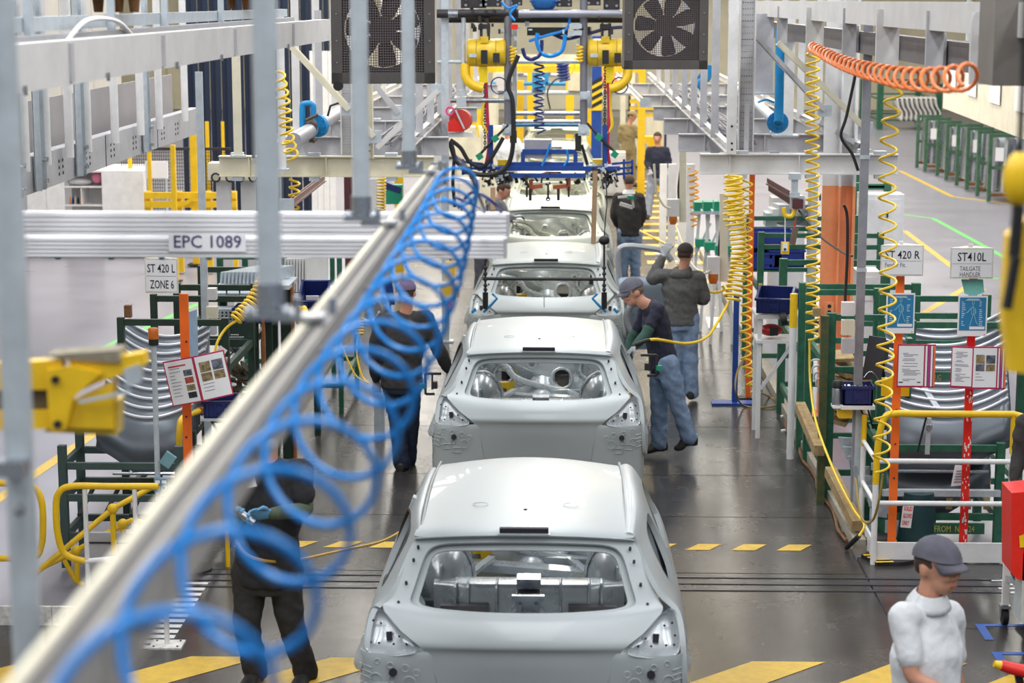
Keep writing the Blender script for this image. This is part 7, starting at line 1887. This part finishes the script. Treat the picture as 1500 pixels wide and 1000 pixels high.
# dark sweater worker farther up
pF, WF = person('person in dark sweater and blue jeans standing with back turned beside fourth car', 30.2,
    dict(head=(921, 266), neck=(921, 279), shL=(904, 289), shR=(938, 289), elL=(899, 315, .05), elR=(942, 315, .05), wrL=(905, 332, .2), wrR=(938, 330, .2), hipL=(914, 339), hipR=(931, 339), knL=(913, 376), knR=(931, 376), anL=(912, 412), anR=(931, 412)),
    (-.15, 1, -.15), charcoal_m, jeans_m, glove=gloveg_m, collar=polo_m, vox=.018, loose=1.15, fat=1.1)
# pale trousered worker and the khaki worker far down the line
pH, WH = person('person in navy top and pale grey trousers far up the walkway', 39.0,
    dict(head=(963, 202), neck=(963, 212), shL=(951, 220), shR=(976, 220), elL=(948, 238), elR=(980, 238), wrL=(952, 250, -.2), wrR=(976, 250, -.2), hipL=(957, 256), hipR=(970, 256), knL=(952, 286), knR=(975, 286), anL=(949, 314), anR=(979, 314)),
    (-.2, -1, -.2), navycloth_m, greytr_m, glove=gloveg_m, vox=.02, loose=1.15)
pG, WG = person('person in khaki overalls turned aside in the far background', 46.0,
    dict(head=(926, 170), neck=(923, 179), shL=(911, 186), shR=(929, 187), elL=(908, 201), elR=(936, 201), wrL=(914, 213), wrR=(941, 207), hipL=(914, 217), hipR=(926, 217), knL=(914, 242), knR=(926, 242), anL=(913, 268), anR=(927, 268)),
    (.9, -.2, -.2), khaki_m, khaki_m, cap=khaki_m, glove=gloveg_m, vox=.02, loose=1.2)
pI, WI = person('person in grey work shirt leaning to the fourth car from the left', 27.4,
    dict(head=(738, 279), neck=(732, 290), shL=(718, 296, .1), shR=(733, 300, -.12), elL=(724, 318, .1), elR=(743, 320, -.15), wrL=(742, 322, .1), wrR=(752, 318, -.1), hipL=(704, 352, .1), hipR=(706, 352, -.1), knL=(705, 400, .1), knR=(704, 402, -.1), anL=(700, 446, .1), anR=(700, 448, -.1)),
    (.85, -.3, -.4), mat('grey_shirt', (126, 126, 136), .9, 0, .1, 9), mat('slate_trousers', (92, 92, 104), .9, 0, .1, 9), glove=gloveg_m, vox=.018, loose=1.1)
pJ, WJ = person('person in white shirt and navy trousers behind the lifting frame', 38.1,
    dict(head=(742, 190), neck=(744, 201), shL=(733, 209), shR=(757, 208), elL=(730, 227), elR=(763, 224), wrL=(734, 240), wrR=(768, 212), hipL=(738, 246), hipR=(752, 246), knL=(738, 280), knR=(752, 280), anL=(737, 316), anR=(752, 316)),
    (.3, 1, 0), polo_m, djeans_m, glove=gloveg_m, vox=.02, loose=1.2)
# worker with blue gloves at the front left
pB, WB = person('person in black with blue gloves holding a tool behind the coiled hose', 12.2,
    dict(head=(394, 622), neck=(394, 662), shL=(440, 690), shR=(346, 690), elL=(446, 746, -.10), elR=(332, 748, -.08), wrL=(400, 752, -.36), wrR=(346, 765, -.32), hipL=(415, 838), hipR=(368, 838), knL=(426, 912, -.02), knR=(362, 916, -.08), anL=(448, 982, .06), anR=(374, 982, -.02)),
    (-.25, -1, -.35), blackcloth_m, mat('black_trousers', (44, 42, 42), .9, 0, .12, 6, bump=.3), cap=capblack_m, glove=glove_m, short=True, sleeve=mat('olive_sleeve', (84, 96, 78), .9, 0, .1, 20), vox=.011, loose=1.35, fat=1.25, eyes=True, hd=dict(L=Vector((-1, -.35, .05)), R=Vector((.25, -.5, .9))))
q = WB['wrR']; t = thing('power_tool', 'silver nut runner held by the worker in black', 'tool', q + Vector((.06, -.10, .08)))
MB().tube([q + Vector((-.02, -.10, .14)), q + Vector((.05, -.11, .085)), q + Vector((.13, -.12, .03))], [.018, .026, .024], 14).build('tool_body', steel_m, t); MB().tube([q + Vector((.09, -.12, .05)), q + Vector((.14, -.12, .0)), q + Vector((.16, -.1, -.05))], .018, 10).build('tool_grip', black_m, t)
t = thing('hand_cup', 'brown cup hooked below the worker glove', 'cup', P(342, 770, 12.0)); MB().tube([P(343, 793, 12.0), P(343, 762, 12.0)], [.030, .036], 16).build('cup_shell', rust_m, t); MB().ring(P(343, 762, 12.0), .036, (0, 0, 1), .004, 16).build('rim', rust_m, t)
cable([P(345, 790, 11.95), P(362, 812, 11.9), P(395, 822, 12.0), P(435, 820, 12.4), P(500, 806, 13.6), P(560, 792, 14.3), P(600, 770, 14.8)], .010, mat('amber_hose2', (196, 158, 64), .4), 'amber air hose trailing from the tool of the worker in black', 'hose')
o = MB().prism([P(357, 702, 12.0), P(372, 696, 12.0), P(376, 712, 12.0), P(360, 716, 12.0)], (0, .01, 0)).build('chest_badge', paper_m, pB)
# man in white polo at the lower right
pC, WC = person('person in white polo shirt and grey cap walking right at lower right', 9.05,
    dict(head=(1374, 828), neck=(1362, 868), shL=(1392, 902, .16), shR=(1322, 905, -.10), elL=(1398, 988, .26), elR=(1338, 990, -.18), wrL=(1420, 1050, .3), wrR=(1405, 1030, -.22), hipL=(1370, 1075, .10), hipR=(1345, 1075, -.10), knL=(1390, 1190, .12), knR=(1330, 1190, -.12), anL=(1420, 1290, .14), anR=(1300, 1290, -.12)),
    (.66, -.74, -.12), polo_m, djeans_m, cap=capgrey_m, hair=hair_m, sleeve=None, glove=gloveg_m, short=True, collar=polo_m, vox=.009, eyes=True, fat=1.15, loose=1.12, hs=1.12)
c = WC['head']
# sleeved arm of a worker cut by the right edge
pK, WK = person('person in dark grey sleeve cut off by the right picture edge', 13.4,
    dict(head=(1540, 560), neck=(1540, 592), shL=(1500, 618), shR=(1578, 618), elL=(1492, 668, -.02), elR=(1586, 668), wrL=(1486, 705, -.10), wrR=(1590, 712), hipL=(1520, 742), hipR=(1560, 742), knL=(1518, 822), knR=(1560, 822), anL=(1516, 898), anR=(1562, 898)),
    (-.3, 1, 0), charcoal_m, djeans_m, vox=.014)
# hand tools and hoses they use
def torque(c, s, lab):
    t = thing('assembly_jig', lab, 'jig', c); c = Vector(c)
    b = MB(); b.bar(c + Vector((-s * .10, 0, .06)), c + Vector((s * .04, 0, .06)), .02, .02); b.bar(c + Vector((-s * .10, 0, .06)), c + Vector((-s * .10, 0, -.12)), .02, .02, (0, 1, 0)); b.bar(c + Vector((-s * .10, 0, -.12)), c + Vector((-s * .02, 0, -.12)), .02, .02); b.bar(c + Vector((-s * .04, 0, .06)), c + Vector((-s * .04, 0, -.08)), .016, .016, (0, 1, 0)); b.box(c + Vector((-s * .02, 0, -.04)), (.05, .05, .06)); b.build('jig_frame', iron_m, t)
    MB().box(c + Vector((-s * .12, 0, -.05)), (.05, .05, .04)).build('green_knob', jade_m, t); return t
torque(P(640, 557, 17.0), 1, 'black jig with green knob clamped to the second car left side')
torque(P(945, 530, 17.0), -1, 'black jig with green knob clamped to the second car right side')
t = thing('rolled_hose_end', 'black hose grip in the bending worker hand', 'hose grip', P(935, 502, 17.4)); MB().tube([P(930, 505, 17.4), P(945, 499, 17.4), P(965, 496, 17.6)], [.022, .018, .014], 10).build('grip', black_m, t)
# loose door frame held at the third body
Yd = 22.2
t = thing('door_frame', 'bare car door with window frame held open at third car', 'car door', P(940, 400, Yd))
fr = catmull([P(908, 418, Yd), P(905, 380, Yd), P(908, 364, Yd), P(922, 360, Yd), P(950, 363, Yd), P(972, 368, Yd), P(984, 382, Yd)], 6)
MB().tube(fr, .034, 8).build('window_frame', mat('door_grey', (172, 178, 184), .35, .4, .04, 4), t)
MB().grid([[P(u, v, Yd + d) for u in (906, 930, 960, 985)] for v, d in ((408, 0), (414, -.05), (430, -.04), (470, .0), (510, .06))]); m_ = MB().grid([[P(u, v, Yd + d) for u in (906, 930, 960, 985)] for v, d in ((408, 0), (414, -.05), (430, -.04), (470, .0), (510, .06))])
subdiv(m_, 'door_skin', mat('door_blue_grey', (150, 164, 176), .3, .4, .03, 4), None, 2, .03)
o = COL.objects[-1]; o.parent = t; o.location = -t.location
t = thing('spare_tyre_guard', 'round grey wheel arch liner on the third car right side', 'liner', P(932, 466, 20.3)); MB().tube([P(932, 466, 20.3) + Vector((.10 * math.cos(a), 0, .16 * math.sin(a))) for a in [2 * math.pi * q / 20 for q in range(20)]], .035, 10, closed=True).build('ring', mat('liner_grey', (142, 146, 150), .4, .3), t)
t = thing('hand_jig', 'white hand jig with green tip behind the dark sweater worker', 'jig', P(920, 296, 27)); b = MB(); b.bar(P(905, 289, 27), P(926, 287, 27), .03, .03); b.bar(P(926, 287, 27), P(928, 304, 27), .03, .03, (0, 1, 0)); b.bar(P(908, 298, 27), P(927, 304, 27), .03, .05); b.build('jig_frame', pale_m, t); MB().box(P(924, 289, 26.95), (.09, .05, .05)).build('green_tip', jade_m, t)
# ---------------------------------------------------------------- the far end of the line
def simple(o, lab, cat, group=None):
    tag(o, lab, cat, group); o['kind'] = 'thing'; return o
for i, (u, v0, Y_, w, m_) in enumerate(((868, 100, 44, .22, yellow_m), (762, 118, 46, .16, yellow_m), (700, 120, 42, .14, yellow_m), (835, 96, 50, .2, yellow_m), (778, 100, 55, .2, yellow_m))):
    a = P(u, v0, Y_); t = thing('robot_post', ('first', 'second', 'third', 'fourth', 'fifth')[i] + ' yellow column at the far end of the line', 'post', (a.x, Y_, 0), 'yellow columns at the far end')
    MB().span((a.x - w / 2, Y_ - w / 2, 0), (a.x + w / 2, Y_ + w / 2, a.z)).build('column', m_, t); MB().box((a.x, Y_, .03), (w * 2, w * 2, .06)).build('base_plate', iron_m, t)
# black and yellow striped pillar
a = P(874, 120, 40); t = thing('striped_pillar', 'blue pillar with black and yellow chevrons right of the lifting frame', 'pillar', (a.x, 40, 0)); z1 = P(874, 150, 40).z
MB().span((a.x - .10, 39.9, 0), (a.x + .10, 40.1, 3.6)).build('pillar', blue_m, t); MB().span((a.x - .11, 39.88, P(0, 160, 40).z), (a.x + .11, 39.9, P(0, 118, 40).z)).build('yellow_sleeve', yellow_m, t)
for k_ in range(4):
    z = P(0, 158 - k_ * 11, 40).z; MB().prism([(a.x - .11, 39.875, z), (a.x + .11, 39.875, z + .12), (a.x + .11, 39.875, z + .20), (a.x - .11, 39.875, z + .08)], (0, .004, 0)).build('chevron', black_m, t)
# overhead far portal frames
for i, Y_ in enumerate((45, 52, 60)):
    t = thing('far_portal', ('near', 'middle', 'farthest')[i] + ' yellow portal frame over the line in the distance', 'portal', (CX, Y_, 0))
    z = P(800, 96 - i * 8, Y_).z
    for s in (-1, 1): MB().span((CX + s * 1.9 - .08, Y_ - .08, 0), (CX + s * 1.9 + .08, Y_ + .08, z)).build('leg', cream_m if i else yellow_m, t)
    MB().span((CX - 1.9, Y_ - .07, z - .15), (CX + 1.9, Y_ + .07, z)).build('lintel', yellow_m if i < 2 else cream_m, t)
    for k_ in range(4): MB().box((CX - 1.2 + k_ * .8, Y_ - .1, z - .35), (.3, .3, .4)).build('carriage', (pale_m, pipe_b, cream_m, peach_m)[k_], t)
    MB().tube([(CX - 1.7, Y_ - .1, z - .6), (CX + 1.7, Y_ - .1, z - .6)], .05, 8).build('tie_tube', pipe_b if i % 2 else galv_m, t)
for i, (u, v, Y_, w, h, m_, nm) in enumerate(((706, 195, 40, 1.0, 1.8, cream_m, 'cream cabinet'), (672, 225, 36, .7, 1.1, pale_m, 'pale cabinet'), (690, 150, 55, 1.4, 1.6, cream_m, 'tall cream cabinet'), (946, 190, 52, .9, 1.4, cream_m, 'low cream cabinet'), (900, 232, 44, .5, 1.0, pale_m, 'small pale cabinet'))):
    x = P(u, v, Y_).x; t = thing('control_cabinet', nm + ' beside the far end of the line', 'cabinet', (x, Y_, 0))
    MB().span((x - w / 2, Y_, .05), (x + w / 2, Y_ + .5, h)).build('housing', m_, t); MB().span((x - w / 2 + .04, Y_ - .02, .1), (x - .01, Y_, h - .06)).build('door', m_, t); MB().span((x + .01, Y_ - .02, .1), (x + w / 2 - .04, Y_, h - .06)).build('door', m_, t); MB().box((x + .05, Y_ - .03, h * .55), (.02, .02, .14)).build('handle', iron_m, t); MB().span((x - w / 2, Y_ + .02, 0), (x + w / 2, Y_ + .48, .05)).build('plinth', iron_m, t)
# yellow step stool and stand by the walkway
t = thing('step_stand', 'yellow steel stand behind the pale trousered worker', 'stand', (P(952, 262, 46).x, 46, 0)); x = t.location.x
z = P(952, 200, 46).z
MB().span((x - .26, 46, z - .3), (x + .26, 46.3, z)).build('top', yellow_m, t)
for s in (-1, 1): MB().bar((x + s * .22, 46.1, 0), (x + s * .20, 46.1, z - .3), .14, .12, (0, 1, 0)).build('leg', yellow_m, t)
MB().span((x - .22, 46.05, z * .4), (x + .22, 46.2, z * .4 + .2)).build('crossbar', yellow_m, t)
a = P(884, 128, 50); t = thing('shelf_rack', 'ochre shelf rack right of the striped pillar far away', 'rack', (a.x + 1.1, 50, 0))
for i in range(5): z = P(884, 128 + i * 10, 50).z; MB().box((a.x + 1.1, 50, z), (.9, .4, .08)).build('shelf', hoist_m, t)
for s in (-1, 1): MB().bar((a.x + 1.1 + s * .45, 50, 0), (a.x + 1.1 + s * .45, 50, a.z + .1), .06, .06, (0, 1, 0)).build('upright', iron_m, t)
for i, (u, Y_) in enumerate(((985, 31), (1000, 33), (972, 34), (1012, 30))):
    a = P(u, 240, Y_); t = thing('white_bollard', ('first', 'second', 'third', 'fourth')[i] + ' pale upright post by the walkway under the right gantry', 'post', (a.x, Y_, 0), 'pale posts by the walkway'); MB().span((a.x - .06, Y_ - .04, 0), (a.x + .06, Y_ + .04, a.z)).build('post_section', white_m, t); MB().box((a.x, Y_, .01), (.25, .2, .02)).build('base_plate', galv_m, t)
# drop cords and tool lines at the far end
cable([P(700, 120, 40), P(695, 160, 40), P(702, 200, 40)], .03, hose_y, 'yellow drop line at the far left of the line', 'hose')
cable([P(830, 110, 40), P(812, 118, 40), P(802, 135, 40), P(806, 160, 40)], .016, iron_m, 'thin dark line drooping above the fifth body')
cable([P(843, 85, 40), P(838, 105, 40), P(826, 112, 40), P(818, 105, 40)], .025, hose_y, 'yellow hose loop above the fifth body', 'hose')
coil([P(824, 92, 36), P(826, 118, 36)], .10, 6, .022, hose_n, 'second navy coil behind the lifting frame')
# assembly clutter under the right gantry: tool stands
for i, (u, Y_) in enumerate(((1030, 27), (1044, 26), (1060, 25))):
    a = P(u, 310, Y_); t = thing('tool_stand', ('far', 'middle', 'near')[i] + ' grey tool stand under the right gantry', 'stand', (a.x, Y_, 0))
    for s in (-1, 1): MB().bar((a.x + s * .14, Y_, 0), (a.x + s * .05, Y_, a.z), .04, .04, (0, 1, 0)).build('leg', pale_m, t)
    MB().box((a.x, Y_, a.z), (.3, .3, .04)).build('top', galv_m, t); c = MB().box((a.x, Y_, a.z + .08), (.26, .26, .12)).build('green_tray', jade_m); simple(c, ('far', 'middle', 'near')[i] + ' green tool tray on the stands under the right gantry', 'tray', 'green tool trays'); c = MB().box((a.x, Y_ - .02, a.z * .72), (.2, .2, .10)).build('lower_tray', jade_m, t); MB().bar((a.x - .1, Y_ - .05, a.z * .6), (a.x + .1, Y_ - .05, a.z * .9), .03, .03).build('brace', galv_m, t)
simple(MB().prism([P(1069, 336, 21.8), P(1080, 312, 21.8), P(1094, 314, 21.8), P(1092, 342, 21.8)], (0, .01, 0)).build('paper_sheet', paper_m), 'white sheet hanging among the yellow coils', 'paper')
simple(MB().prism([Vector((p.x, p.y, .004)) for p in (G(1034, 465), G(1053, 465), G(1056, 480), G(1038, 481))], (0, 0, .002)).build('paper_sheet', paper_m), 'white paper lying on the deck right of the hooded worker', 'paper')
for (u, v) in ((1145, 611), (1146, 632), (1224, 745)): 
    a = G(u, v); simple(MB().prism([a, a + Vector((.06, .02, 0)), a + Vector((.05, .08, 0)), a + Vector((-.01, .05, 0))], (0, 0, .012)).build('paper_scrap', paper_m), {611: 'larger white paper scrap by the right curb', 632: 'tiny white scrap on the deck below the larger one', 745: 'flat white scrap near the foot of the grey pole'}[v], 'paper')
# black cable cover along the right curb
rnd = random.Random(2)
pts = [Vector((XR - .02 - .02 * math.sin(i * 1.7), 15.6 + i * .35, .02)) for i in range(14)]
cable(pts, .014, rust_m, 'brown cord lying along the foot of the right curb')
bpy.data.scenes.remove(WS)
